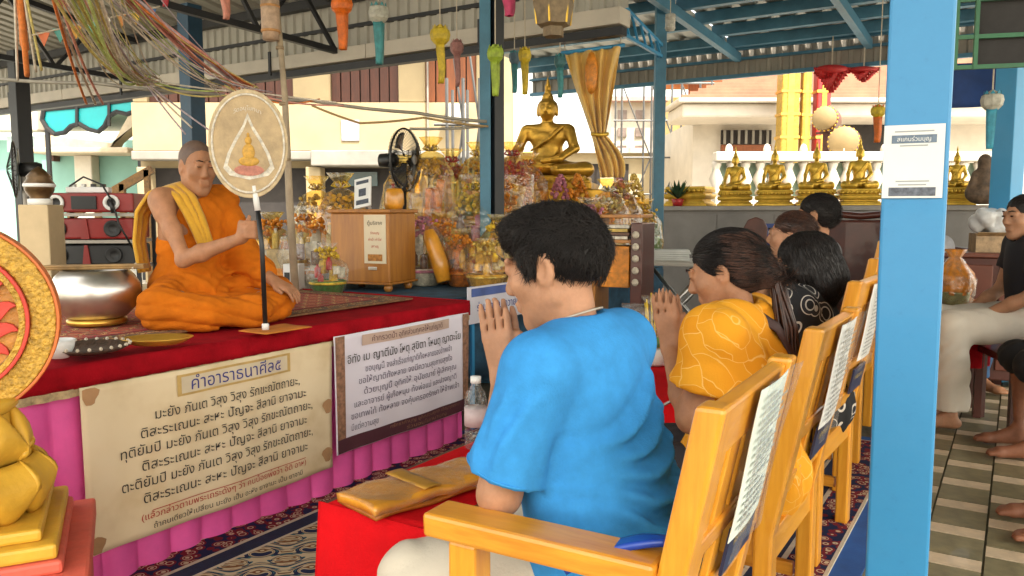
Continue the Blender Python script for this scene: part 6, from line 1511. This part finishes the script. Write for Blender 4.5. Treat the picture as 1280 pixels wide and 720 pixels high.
def foot(F, an, s=1):
    t = np.array(an) + V3(0, .15, -.055); F.cap(np.array(an) + V3(0, -.03, -.05), t, .030, .024, .02); F.cap(an, np.array(an) + V3(0, .0, -.04), .034, .034, .02); F.cap(np.array(an), t + V3(0, -.03, .0), .03, .022, .02)
    F.cap(t + V3(-.024, 0, .0), t + V3(.024, -.012, -.002), .023, .02, .02)
    for q, L in ((-.030, .044), (-.014, .046), (0, .042), (.014, .036), (.027, .029)): F.cap(t + V3(q, -.005, .002), t + V3(q * 1.1, L, -.006), .014, .0125, .004)
def person(label, loc, rz, J, skin, h=.008, hands='wai', scale=1.0, headM=None, wai_dir=(0, .18, .98), head_s=1.0, fem=False, name='person'):
    t = thing(name, label, 'person', loc, rz, scale=scale)
    pts = np.array([v for k, v in J.items() if isinstance(v, np.ndarray)]); F = Field(pts.min(0) - .22, pts.max(0) + .22, h); J['lo'], J['hi'] = pts.min(0) - .22, pts.max(0) + .22
    M = rotm(-.15) if headM is None else headM; J['M'] = M; J['hs'] = head_s
    torso(F, J, -.022); F.cap(J['neck'] - V3(0, .0, .04), J['head'] - V3(0, .026, .05) * head_s, .052 * min(1, J['w'] + .05), .047 * min(1, J['w'] + .05), .025)
    add_head(F, J['head'], M, head_s, fem)
    for s in 'LR':
        F.chain([J['sh' + s], J['el' + s]], [.05 * J['w'], .040 * J['w']], .03); F.chain([J['el' + s], lerp(J['el' + s], J['wr' + s], .35), J['wr' + s]], [.039 * J['w'], .040 * J['w'], .025], .02)
        q = -1 if s == 'L' else 1
        if hands == 'wai': hand(F, J['wr' + s] + V3(-q * .003, 0, .008), wai_dir, np.cross((1, 0, 0), wai_dir) * 1.0, (-q, 0, 0), .0, .98, thumb=1 if np.cross((1, 0, 0), wai_dir)[1] < 0 else -1)
        elif hands == 'rest': hand(F, J['wr' + s], (0, .85, -.35), (q, 0, 0), (0, -.35, -.94), .35)
    add_legs(F, J, -.012)
    for s in 'LR': foot(F, J['an' + s])
    F.build('body', skin, t, 1)
    return t
def eyes(t, J, closed=True):
    M, c, s = J['M'], J['head'], J['hs']
    for q in (-1, 1):
        p = c + s * (M @ V3(q * .030, .0965, .006)); o = MB().sphere((0, 0, 0), (.0115 * s, .0035 * s, .0024 * s if closed else .0042 * s), 10, 6).build('eye', eye_m, t, True); o.location = p; o.rotation_euler = Matrix(M.tolist()).to_euler()
        MB().tube([c + s * (M @ V3(q * .014, .103, .030)), c + s * (M @ V3(q * .032, .0985, .034)), c + s * (M @ V3(q * .047, .086, .029))], [.0028 * s, .003 * s, .0012 * s], 6).build('eyebrow', hair_b, t, True)
def sleeves(F, J, i, frac, k=.035, flare=.012):
    for s in 'LR': F.cap(J['sh' + s], lerp(J['sh' + s], J['el' + s], frac), .055 * J['w'] + i, .046 * J['w'] + i + flare, k, clip=True)
def neck_cut(F, J, r=.062):
    F.cap(J['neck'] + V3(0, .015, .02), J['neck'] + V3(0, .03, .12), r, r + .03, .012, 'sub')
def trousers(t, J, m, i=.012, bot=.97, h=.011, name='trousers', flare=.0):
    F = Field(J['lo'], J['hi'], h); F.ell(J['pelvis'] - V3(0, 0, .02), (.165 * J['w'] + i, .14 * J['w'] + i, .11 + i), .04)
    for s in 'LR':
        F.cap(J['hip' + s], J['kn' + s], .085 * J['w'] + i, .062 + i, .03)
        if bot > 0: F.cap(J['kn' + s], lerp(J['kn' + s], J['an' + s], bot), .060 + i, .046 + i + flare, .03, clip=True)
    F.disp(lambda x, y, z: .005 * (1 - 2 * np.abs(np.sin(22 * y + 14 * z + 2.5 * np.sin(18 * x + 9 * z))) ** .7) + .003 * np.sin(38 * z + 20 * y + 9 * x)); return F.build(name, m, t, 1)
def hair_cap(J, h=.006, grow=.012, front=.02, back=-.02):
    M, c, s = J['M'], J['head'], J['hs']; P = lambda *v: c + s * (M @ np.array(v, float))
    F = Field(c - .22, c + .22, h); F.ell(P(0, -.016, .034), (V3(.073, .092, .082) + grow) * s, .01, rot=M)
    return F, P, M, c, s

# ---------------- man in the blue shirt
CH0 = None
J = seated(w=.93, sh=.172, seat=.42, head_y=.07, head_z=1.085, hand_y=.215, hand_x=.05, hand_z=.835); J['belly'] = 1.14; J['lean'] = .05; J['elL'] = J['elL'] + V3(-.008, -.01, .025); J['pelvis'] = V3(0, -.045, .51)
for s in 'LR': J['kn' + s] = J['kn' + s] + V3(0, -.11, -.02); J['an' + s] = J['an' + s] + V3(0, -.09, 0)
man = person('man in a bright blue T-shirt praying with palms together on the nearest chair', (.145, 1.50, .012), TH, J, skin2, .005, headM=rotm(-.22, R(6)), head_s=.985)
blue_sh = mat('blue_jersey', (.045, .29, .68), .9, var=.08, vscale=30, bump=.2, bscale=260, spec=.2)
F_ = Field(J['lo'], J['hi'], .006)
torso(F_, J, .013, .06); F_.ell(J['pelvis'] + V3(0, -.016, -.02), (.185, .155, .12), .06)
sleeves(F_, J, .013, .82, .022, .018); neck_cut(F_, J, .060)
def creases(X, Z, lines, s0):
    D = np.zeros_like(X)
    for pts, amp in lines:
        pts = np.array(pts, float); best = np.full_like(X, 9.0); sg = np.zeros_like(X); al = np.zeros_like(X); n = len(pts) - 1
        for i in range(n):
            p, d = pts[i], pts[i + 1] - pts[i]; L2 = d @ d; t = np.clip(((X - p[0]) * d[0] + (Z - p[1]) * d[1]) / L2, 0, 1)
            dx, dz = X - p[0] - t * d[0], Z - p[1] - t * d[1]; r = np.hypot(dx, dz); m = r < best
            best = np.where(m, r, best); sg = np.where(m, np.sign(d[0] * dz - d[1] * dx), sg); al = np.where(m, (i + t) / n, al)
        sd = best * sg / s0; D += 1.9 * amp * (np.exp(-sd ** 2) - .55 * np.exp(-((sd - 1.5) / .9) ** 2)) * np.sin(np.pi * np.clip(al * .9 + .08, 0, 1)) ** .6
    return -D
BACK = [([(-.165, .775), (-.10, .80), (-.02, .85), (.06, .88)], .007), ([(-.16, .755), (-.09, .765), (.0, .80), (.09, .82)], .008), ([(-.155, .735), (-.08, .725), (.02, .74), (.11, .77)], .008),
        ([(-.155, .71), (-.10, .68), (.0, .67), (.12, .70)], .009), ([(-.16, .68), (-.11, .635), (-.02, .61), (.10, .63)], .009), ([(-.17, .64), (-.12, .59), (-.03, .56), (.07, .565)], .008), ([(-.18, .60), (-.10, .53), (.0, .51), (.12, .53)], .009),
        ([(.16, .80), (.11, .74), (.09, .66), (.10, .58)], .007), ([(.06, .88), (.075, .80), (.07, .70), (.08, .60)], .004), ([(-.18, .52), (-.05, .475), (.08, .48), (.18, .50)], .009), ([(-.15, .56), (-.02, .535), (.15, .57)], .006)]
SLV = [([(.02, .90), (.05, .84), (.06, .78)], .004), ([(-.02, .88), (.03, .80), (.05, .74)], .005), ([(.06, .86), (.09, .79), (.085, .74)], .004)]
def mf(x, y, z):
    d = creases(x + .25 * np.clip(y, -.2, .1), z, BACK, .013) * np.clip((.02 - y) / .05, 0, 1) * (x > -.185)
    d = d + creases(y, z, SLV, .011) * (x < -.15)
    return d + .003 * np.sin(9 * x + 4 * z) * np.sin(7 * z + 1)
F_.disp(mf); F_.build('t_shirt', blue_sh, man, 1)
MB().tube([J['neck'] + V3(.062 * math.cos(a) * 1.03, .012 + .064 * math.sin(a), .010 + .018 * math.sin(a) * -1) for a in np.linspace(0, 6.2832, 33)], .0075, 8).build('collar', blue_sh, man, True)
MB().tube([J['neck'] + V3(.060 * math.cos(a), .015 + .062 * math.sin(a), .030 - .024 * math.sin(a)) for a in np.linspace(0, 6.2832, 33)], .0022, 6).build('necklace', mat('beads', (.5, .45, .38), .4, metal=.3), man, True)
for s in 'LR':
    hc = lerp(J['sh' + s], J['el' + s], .79); ax_ = (J['el' + s] - J['sh' + s]); ax_ /= np.linalg.norm(ax_); e1_ = np.cross(ax_, V3(0, 1, 0)); e1_ /= np.linalg.norm(e1_); e2_ = np.cross(ax_, e1_)
    MB().tube([hc + (e1_ * math.cos(a) + e2_ * math.sin(a)) * (.0725 + .002 * math.sin(3 * a)) for a in np.linspace(0, 6.2832, 41)], .0028, 6).build('sleeve_hem', blue_sh, man, True)
trousers(man, J, mat('cream_trousers', (.62, .56, .45), .8, var=.06, bump=.15, bscale=150)); eyes(man, J)
F_, P_h, M_, c_, s_ = hair_cap(J, .005)
F_.V[:] = 1
F_.ell(P_h(0, -.015, .040), V3(.0755, .095, .077) * s_, .015, rot=M_); F_.ell(P_h(0, .045, .078), V3(.062, .050, .038) * s_, .03, rot=M_)
F_.ell(P_h(0, -.058, .008), V3(.066, .046, .050) * s_, .03, rot=M_)
for q in (-1, 1): F_.cap(P_h(q * .074, .022, .03), P_h(q * .073, .026, -.008), .014, .008, .02)
F_.ell(P_h(0, .115, -.01), V3(.085, .065, .065) * s_, .02, 'sub', rot=M_)
for q in (-1, 1): F_.ell(P_h(q * .088, -.004, -.022), V3(.024, .027, .040) * s_, .012, 'sub', rot=M_)
F_.disp(lambda x, y, z: .0035 * np.sin(70 * x + 40 * z + 30 * y) * np.sin(60 * y - 50 * z + 20 * x))
hm = F_.build('hair', hair_b, man, 1); N_ = grad_normals(F_.P, F_.q)
strands(F_.P, N_, 9000, .028, lambda p, n: (M_ @ V3(.1, .5, .1)) * min(1, max(.15, (p[2] - J['head'][2]) / .09)) + V3(0, 0, -.9) * min(1, max(0, (.10 + J['head'][2] - p[2]) / .09)) + n * .25, .0009, hair_b, man, .005, 4, keep=lambda p: p[2] > J['head'][2] - .015, name='hair_strands', jit=.36)['kind'] = 'stuff'

# ---------------- woman in the orange blouse
J = seated(w=.92, sh=.165, head_y=.045, head_z=1.005, hand_y=.19, hand_x=.02, hand_z=.775, seat=.39); J['elL'] = V3(-.185, .06, .645); J['shL'][2] = .855; J['shR'][2] = .855; J['neck'] = V3(0, .0, .885); J['chest'] = V3(0, -.01, .74)
wo = person('woman in a patterned orange blouse with a long ponytail and dark bag strap, praying', (.60, 2.09, .04), TH, J, skin1, .007, headM=rotm(-.32, R(8)), head_s=.90, fem=True)
or_b = ramp_mat('orange_batik', [(0, (.76, .30, .014)), (.4, (.82, .37, .025)), (1, (.86, .49, .12))], 'brick', 17, rough=.85, bump=.2, const=False, dist=.06)
F_ = Field(J['lo'], J['hi'], .0085); torso(F_, J, .018, .06); sleeves(F_, J, .020, .60, .035, .022); neck_cut(F_, J, .060)
F_.ell(J['pelvis'], (.185, .16, .14), .06)
F_.disp(lambda x, y, z: .006 * (1 - 2 * np.abs(np.sin(15 * z + 3 * np.sin(8 * x) + 12 * x)) ** .7) + .004 * np.sin(50 * x - 22 * z + 3 * np.sin(20 * y))); F_.build('blouse', or_b, wo, 1)
# collar
MB().tube([J['neck'] + V3(.066 * math.cos(a), .008 + .068 * math.sin(a), .008 - .02 * math.sin(a)) for a in np.linspace(0, 6.2832, 25)], .017, 8).build('collar', or_b, wo, True)
trousers(wo, J, mat('dark_skirt', (.03, .025, .03), .8, var=.2), .02, .9); eyes(wo, J)
def hairbase(J, back_len, m, parent, pony=False, bob=False, n=3000, parts=True, sgrow=.0, hl=None):
    F_, P, M, c, s = hair_cap(J, .007); F_.V[:] = 1
    F_.ell(P(0, -.017, .040), (V3(.078, .098, .080) + (.006 if bob else 0)) * s, .015, rot=M)
    F_.ell(P(0, -.045, -.01), V3(.066, .058, .062) * s, .03, rot=M)
    if pony: F_.chain([P(0, -.06, .0), P(0, -.105, -.035), P(.005, -.13, -.06)], [.044, .028, .018], .04)
    if bob:
        for q in (-1, 1): F_.chain([P(q * .070, -.015, .03), P(q * .082, -.012, -.04), P(q * .074, .0, -.105)], [.03, .034, .026], .04)
        F_.chain([P(0, -.07, .02), P(0, -.085, -.06), P(0, -.075, -.12)], [.06, .06, .045], .05); F_.cap(P(-.05, -.07, -.1), P(.05, -.07, -.1), .045, .045, .04)
    if not bob:
        for q in (-1, 1): F_.ell(P(q * .088, -.004, -.024), V3(.022, .024, .036) * s, .012, 'sub', rot=M)
    F_.ell(P(0, .115, -.03), V3(.068 if bob else .08, .074, .095) * s, .015, 'sub', rot=M)
    F_.disp(lambda x, y, z: .002 * np.sin(160 * x + 30 * y))
    F_.build('hair', m, parent, 1); N_ = grad_normals(F_.P, F_.q)
    o = strands(F_.P, N_, n, .07, lambda p, nn: (M @ (V3(0, -1, -.3) if not bob else V3(0, -.15, -1))), .0012, m, parent, .003, 4, name='hair_strands', jit=.12); o['kind'] = 'stuff'
    if pony: o = strands(F_.P, N_, n, .06, lambda p, nn: (M @ V3(0, -1, -.45)), .0012, hair_br, parent, .005, 4, keep=lambda p: (M.T @ (p - c))[1] < -.015 and (M.T @ (p - c))[2] < .09, name='brown_hair_strands', jit=.10); o['kind'] = 'stuff'
    return P, M, c, s
P_h, M_, c_, s_ = hairbase(J, 0, hair_b, wo, pony=True, n=4500)
# ponytail down the back
pp_ = [P_h(0, -.095, -.02), P_h(.005, -.135, -.065), c_ + V3(.02, -.16, -.14), c_ + V3(.03, -.165, -.26), c_ + V3(.03, -.17, -.40), c_ + V3(.03, -.175, -.48)]
pv = MB(); random.seed(9)
for k in range(120):
    a, q = random.uniform(0, 6.28), math.sqrt(random.random()); pts = []
    for i, p in enumerate(pp_):
        rr = (.026, .020, .038, .042, .034, .016)[i] * q; pts.append(Vector(p) + Vector((rr * math.cos(a + .3 * i), rr * .6 * math.sin(a + .3 * i), 0)) + Vector((random.gauss(0, .003), random.gauss(0, .003), 0)))
    pv.tube(pts, [.004, .0045, .0045, .004, .0035, .001], 4, False)
o = pv.build('ponytail', hair_br, wo, True); o['kind'] = 'stuff'
MB().lathe([(.022, 0), (.026, .01), (.022, .02)], 14).build('hair_tie', hair_b, wo, True, loc=P_h(.004, -.128, -.055), rot=(R(70), 0, 0))
sp = [V3(-.085, .04, .92), V3(-.075, -.035, .925), V3(-.04, -.110, .87), V3(.02, -.160, .755), V3(.08, -.175, .635), V3(.13, -.17, .52)]
MB().sheet(lambda u, v: tuple(np.array([np.interp(u * 5, range(6), [q[k] for q in sp]) for k in range(3)]) + (v - .5) * .03 * V3(.75, 0, .6)), 30, 3, .005).build('bag_strap', mat('dark_strap', (.07, .035, .03), .6, var=.2), wo, True)
# ---------------- woman with black bob and black and white blouse
J = seated(w=.88, sh=.16, head_y=.02, head_z=1.0, hand_y=.175, hand_x=.02, hand_z=.875, seat=.39); J['shL'][2] = .85; J['shR'][2] = .85; J['neck'] = V3(0, .0, .88); J['chest'] = V3(0, -.01, .74)
w3 = person('woman with a black bob and black and white patterned blouse, praying', (1.095, 2.955, .012), TH, J, skin1, .009, headM=rotm(-.2, R(2)), head_s=.92, fem=True)
bw = ramp_mat('black_white_print', [(0, (.02, .02, .022)), (.24, (.5, .47, .42)), (.29, (.025, .025, .03)), (.42, (.55, .5, .44)), (.46, (.02, .02, .022))], 'voronoi', 11, rough=.8, bump=.1)
F_ = Field(J['lo'], J['hi'], .010); torso(F_, J, .016, .06); sleeves(F_, J, .022, .7, .05, .02); neck_cut(F_, J); F_.ell(J['pelvis'], (.18, .155, .14), .06)
F_.disp(lambda x, y, z: .004 * np.sin(34 * z + 9 * np.sin(8 * x) + 18 * x)); F_.build('blouse', bw, w3, 1); trousers(w3, J, mat('dark_skirt', (.03, .025, .03), .8), .02, .9); eyes(w3, J)
hairbase(J, 0, hair_b, w3, bob=True, n=2600)
# ---------------- two people further along the row
J = seated(w=.90, sh=.165, head_y=.10, head_z=1.07, hand_y=.24, hand_x=.02, hand_z=.88, seat=.44)
w4 = person('woman with brown swept back hair praying beyond the woman with the black bob', (1.36, 3.62, .026), TH, J, skin2, .010, headM=rotm(-.02, R(8)), head_s=.92, fem=True)
F_ = Field(J['lo'], J['hi'], .012); torso(F_, J, .016, .06); sleeves(F_, J, .02, .9); neck_cut(F_, J); F_.build('blouse', mat('maroon_top', (.12, .05, .04), .8, var=.2), w4, 1); trousers(w4, J, mat('dark_skirt', (.03, .025, .03), .8)); eyes(w4, J); hairbase(J, 0, hair_br, w4, n=1600)
J = seated(w=.95, sh=.175, head_y=.04, head_z=1.155, hand_y=.2, hand_x=.02, hand_z=.9)
w5 = person('person with dark hair barely seen behind the farthest praying woman', (1.66, 4.28, .026), TH, J, skin3, .011, headM=rotm(-.05))
F_ = Field(J['lo'], J['hi'], .012); torso(F_, J, .016, .06); sleeves(F_, J, .02, .9); neck_cut(F_, J); F_.build('shirt', mat('grey_shirt', (.16, .15, .15), .8, var=.2), w5, 1); trousers(w5, J, mat('dark_skirt', (.03, .025, .03), .8)); hairbase(J, 0, hair_b, w5, n=1400)

# ---------------- group seated at the right edge
def bench_box(loc, rz, label, w_=.55, hh=.45):
    b = thing('plain_stool', label, 'stool', loc, rz)
    MB().bx(-w_ / 2, w_ / 2, -.25, .18, hh - .04, hh).build('seat', dkwood, b, bevel=.006)
    for x in (-w_ / 2 + .04, w_ / 2 - .04):
        for y in (-.2, .13): MB().bx(x - .02, x + .02, y - .02, y + .02, .006, hh - .04).build('leg', dkwood, b)
J = seated(w=.92, sh=.165, head_y=.05, head_z=1.17, seat=.52); J['wrL'] = V3(-.10, .28, .62); J['wrR'] = V3(.10, .28, .62); J['elL'] = V3(-.21, .06, .76); J['elR'] = V3(.21, .06, .76)
lw = W(1292, 265, 4.35); lw.z = .006
w6 = person('woman in a black top and white trousers seated at the right edge', lw, R(78), J, skin2, .009, hands='rest', headM=rotm(-.05, R(22)), fem=True)
F_ = Field(J['lo'], J['hi'], .010); torso(F_, J, .014, .06); sleeves(F_, J, .012, .55); neck_cut(F_, J); F_.build('black_top', mat('black_knit', (.012, .012, .018), .85, var=.2), w6, 1)
trousers(w6, J, mat('white_trousers', (.70, .64, .55), .8, var=.05, bump=.15), .028, .93, flare=.022); eyes(w6, J, False); hairbase(J, 0, hair_b, w6, n=1400)
bench_box((lw.x, lw.y, 0), R(78), 'dark stool under the woman in white trousers', hh=.44)
J = seated(w=1.0, sh=.185, head_y=.05, head_z=1.08, seat=.41); J['wrL'] = V3(-.12, .34, .56); J['wrR'] = V3(.12, .34, .56); J['elL'] = V3(-.23, .08, .70); J['elR'] = V3(.23, .08, .70)
lw = W(1424, 265, 3.75); lw.z = .006
w7 = person('person in black shorts with bare feet at the right edge, hands on knees', lw, R(72), J, skin4, .009, hands='rest', headM=rotm(-.05))
F_ = Field(J['lo'], J['hi'], .011); torso(F_, J, .014, .06); sleeves(F_, J, .014, .6); neck_cut(F_, J); F_.build('yellow_top', cm((.6, .35, .06)), w7, 1); trousers(w7, J, mat('black_shorts', (.012, .012, .014), .85, var=.2), .022, .12, name='shorts'); hairbase(J, 0, hair_b, w7, n=600)
bench_box((lw.x, lw.y, 0), R(72), 'dark stool under the person in black shorts', hh=.40)
J = seated(w=1.0, sh=.185, head_y=.05, head_z=1.14, seat=.46); J['wrL'] = V3(-.12, .26, .60); J['wrR'] = V3(.12, .26, .60); J['elL'] = V3(-.23, .02, .70); J['elR'] = V3(.23, .02, .70)
lw = W(1535, 265, 2.72); lw.z = .006
w8 = person('bare lower leg of a person seated nearest at the bottom right corner', lw, R(70), J, skin4, .009, hands='rest', headM=rotm(-.05))
F_ = Field(J['lo'], J['hi'], .011); torso(F_, J, .014, .06); sleeves(F_, J, .014, .6); neck_cut(F_, J); F_.build('shirt', cm((.2, .2, .22)), w8, 1); trousers(w8, J, mat('black_shorts', (.012, .012, .014), .85), .022, 0, name='shorts'); hairbase(J, 0, hair_b, w8, n=300)
bench_box((lw.x, lw.y, 0), R(70), 'dark stool of the person nearest the bottom right corner')
J = seated(w=.98, sh=.18, head_y=.05, head_z=1.14, seat=.46); J['wrL'] = V3(-.12, .30, .60); J['wrR'] = V3(.12, .30, .60); J['elL'] = V3(-.23, .06, .70); J['elR'] = V3(.23, .06, .70)
lw = W(1154, 265, 5.6); lw.z = .006
w9 = person('person in a grey shirt and blue trousers almost hidden behind the near blue post', lw, R(200), J, skin3, .011, hands='rest', headM=rotm(-.05))
F_ = Field(J['lo'], J['hi'], .012); torso(F_, J, .014, .06); sleeves(F_, J, .014, .7); neck_cut(F_, J); F_.build('shirt', mat('pale_grey_shirt', (.36, .36, .38), .8, var=.2), w9, 1); trousers(w9, J, mat('blue_jeans', (.03, .09, .2), .85, var=.2)); hairbase(J, 0, hair_b, w9, n=400)
bench_box((lw.x, lw.y, 0), R(200), 'dark stool hidden behind the near blue post')

# ---------------- the monk
mk = thing('monk', 'monk in orange robes seated cross-legged on the platform holding the talipot fan', 'person', (-1.338, 3.336, FZ + .017), TH + math.pi, scale=.94)
mk.scale = (.86, .88, .94)
mk.name = 'person'
shR, shL = V3(.168, .02, .515), V3(-.168, .02, .515)
Jm = dict(w=1.0, head=V3(.0, .065, .665), M=rotm(-.12, R(-14)), hs=.96, neck=V3(0, .02, .545))
F_ = Field((-.55, -.30, -.02), (.50, .75, .86), .0068)
F_.ell((0, -.01, .16), (.165, .13, .14), .05).ell((0, .0, .38), (.16, .105, .17), .05).cap(shL, shR, .05, .05, .04)
for q in (shL, shR): F_.cap(Jm['neck'] - V3(0, .012, .015), lerp(q, Jm['neck'], .12), .045, .05, .03)
F_.cap(Jm['neck'] - V3(0, 0, .04), Jm['head'] - V3(0, .02, .05), .054, .050, .03); add_head(F_, Jm['head'], Jm['M'], .99)
wr = V3(.055, .425, .362); el = V3(.185, .20, .275)
F_.chain([shR, lerp(shR, el, .5), el], [.043, .036, .030], .03); F_.ell(lerp(shR, el, .18) + V3(.008, .0, 0), (.038, .044, .055), .03); F_.chain([el, lerp(el, wr, .3), wr], [.033, .035, .022], .02); F_.ell(el + V3(.008, -.012, -.008), .024, .02)
# hand closing round the staff (staff stands at .03,.46)
gx = V3(.03, .46, .39)
F_.cap(wr, wr + V3(-.0, .025, .02), .024, .024, .015)
for k, z in enumerate((.425, .405, .386, .368)):
    c0 = V3(gx[0] + .030, gx[1] - .028, z); ring_ = [c0, V3(gx[0] + .030, gx[1] + .012, z + .001), V3(gx[0] + .006, gx[1] + .030, z), V3(gx[0] - .020, gx[1] + .014, z - .001), V3(gx[0] - .020, gx[1] - .010, z - .002)]
    F_.cap(wr + V3(0, .012, .006), c0, .017, .013, .015); F_.chain(ring_, [.0105, .010, .0095, .009, .0075], .005)
F_.chain([wr + V3(-.012, .014, .02), V3(gx[0] - .004, gx[1] - .026, .42), V3(gx[0] - .012, gx[1] - .020, .450)], [.014, .0115, .009], .01)
# left arm resting on the lap
elL, wrL = V3(-.225, .10, .27), V3(-.20, .34, .165)
F_.chain([shL, elL], [.05, .04], .03).chain([elL, wrL], [.038, .026], .02); hand(F_, wrL, (-.25, .9, -.35), (-1, -.1, 0), (0, -.35, -.94), .3)
for s in (-1, 1): F_.chain([V3(s * .09, .02, .09), V3(s * .31, .22, .085), V3(s * .05, .36, .06)], [.08, .06, .045], .03)
F_.build('body', skin3, mk, 1); eyes(mk, Jm)
scalp = mat('shaved_scalp', (.14, .085, .06), .6, var=.15, vscale=30)
Fh, Ph, Mh, ch, shh = hair_cap(Jm, .0055); Fh.V[:] = 1
Fh.ell(Ph(0, -.014, .032), V3(.0742, .0952, .0832) * .99, .01, rot=Mh); Fh.ell(Ph(0, .10, -.005), V3(.11, .075, .075), .015, 'sub', rot=Mh); Fh.ell(Ph(0, .0, -.10), V3(.12, .14, .095), .01, 'sub', rot=Mh)
Fh.build('shaved_hair', scalp, mk, 1)
robe = mat('saffron_robe', (.64, .165, .008), .9, var=.14, vscale=7, bump=.2, bscale=180, spec=.15)
F_ = Field((-.56, -.34, -.02), (.52, .68, .66), .0062)
F_.ell((0, -.02, .13), (.19, .165, .13), .06).ell((0, -.005, .30), (.160, .122, .17), .05).ell((-.02, .0, .44), (.142, .115, .13), .05)
F_.cap(shL, V3(.06, .0, .47), .066, .075, .05).cap(V3(-.10, .0, .535), V3(-.04, .01, .545), .045, .04, .03)
F_.chain([shL, elL, V3(-.215, .25, .20)], [.068, .070, .060], .05)                     # covered left arm
for s in (-1, 1): F_.chain([V3(s * .10, .0, .105), V3(s * .33, .21, .085), V3(s * .20, .36, .06)], [.098, .075, .055], .05)
F_.chain([V3(.25, .30, .06), V3(-.02, .42, .055), V3(-.28, .30, .06)], [.055, .055, .055], .05); F_.ell((0, .22, .05), (.29, .20, .060), .05); F_.ell((-.02, -.06, .035), (.25, .16, .045), .05)
F_.ell((.235, .06, .43), (.065, .10, .14), .03, 'sub')                                    # bare right shoulder
F_.cap((.02, .03, .58), (.02, .05, .70), .066, .09, .02, 'sub')
def rf(x, y, z):
    up = np.clip((z - .20) / .1, 0, 1); lo = 1 - up
    s1 = np.sin(46 * (x * .75 + z * .62) + 5 * np.sin(9 * y + 4 * z)); s2 = np.sin(40 * (np.sqrt((x - .18) ** 2 + (y + .05) ** 2 + z * z)) + 6 * x + 3 * np.sin(11 * y))
    rg = lambda t: 1 - 2 * np.abs(np.sin(t)) ** .65
    wv = 1.6 * np.sin(8 * x + 6 * y) + 1.1 * np.sin(17 * z - 9 * x + 2)
    dg = .0065 * rg(19 * (x * .62 + z * .78) + wv) * (.55 + .45 * np.sin(7 * z + 5 * x + 3 * y)); rad = .0065 * rg(13 * np.arctan2(z + .02, np.abs(x) * .8 + y * .3 + .12) * 1.3 + 16 * np.sqrt(x * x + (y - .1) ** 2) + wv)
    return up * dg + lo * rad + .0022 * rg(48 * (x * .5 + z * .8 - y * .4) + 2 * wv) + .002 * np.sin(90 * x + 60 * y - 80 * z)
F_.disp(rf); F_.build('orange_robe', robe, mk, 1)
sash = mat('yellow_sash', (.68, .36, .025), .85, var=.12, vscale=9, bump=.35, bscale=120, sheen=.2)
def sweep(path, wd, wdir, th, nu=40, nv=8, fold=.006):
    path = np.array(path, float); n = len(path); wdir = np.array(wdir, float); wd = np.array(wd, float)
    def fn(u, v):
        t = u * (n - 1); p = np.array([np.interp(t, range(n), path[:, k]) for k in range(3)]); q = np.array([np.interp(t, range(n), wdir[:, k]) for k in range(3)]); q /= np.linalg.norm(q); ww = np.interp(t, range(n), wd)
        nn = np.cross(q, V3(0, 0, 1) if abs(q[2]) < .8 else V3(0, 1, 0)); p = p + q * ww * (v - .5) + nn * fold * math.sin(v * 17 + u * 3)
        return tuple(p)
    return MB().sheet(fn, nu, nv, th)
# vest strap looped over the right shoulder: down the back beside the arm, and down across the chest
sweep([(.165, -.115, .21), (.172, -.135, .34), (.160, -.120, .46), (.125, -.06, .555), (.100, .02, .572), (.088, .085, .53), (.070, .125, .45), (.045, .148, .36), (.03, .160, .30)], [.115, .12, .125, .11, .10, .09, .08, .065, .045], [(.8, .5, 0), (.8, .5, 0), (.85, .45, .1), (.95, .1, -.25), (.95, 0, -.3), (.9, -.25, .0), (.9, -.3, .2), (.9, -.2, .2), (.9, -.2, .2)], .016, 60, 12).build('yellow_sash', sash, mk, True)
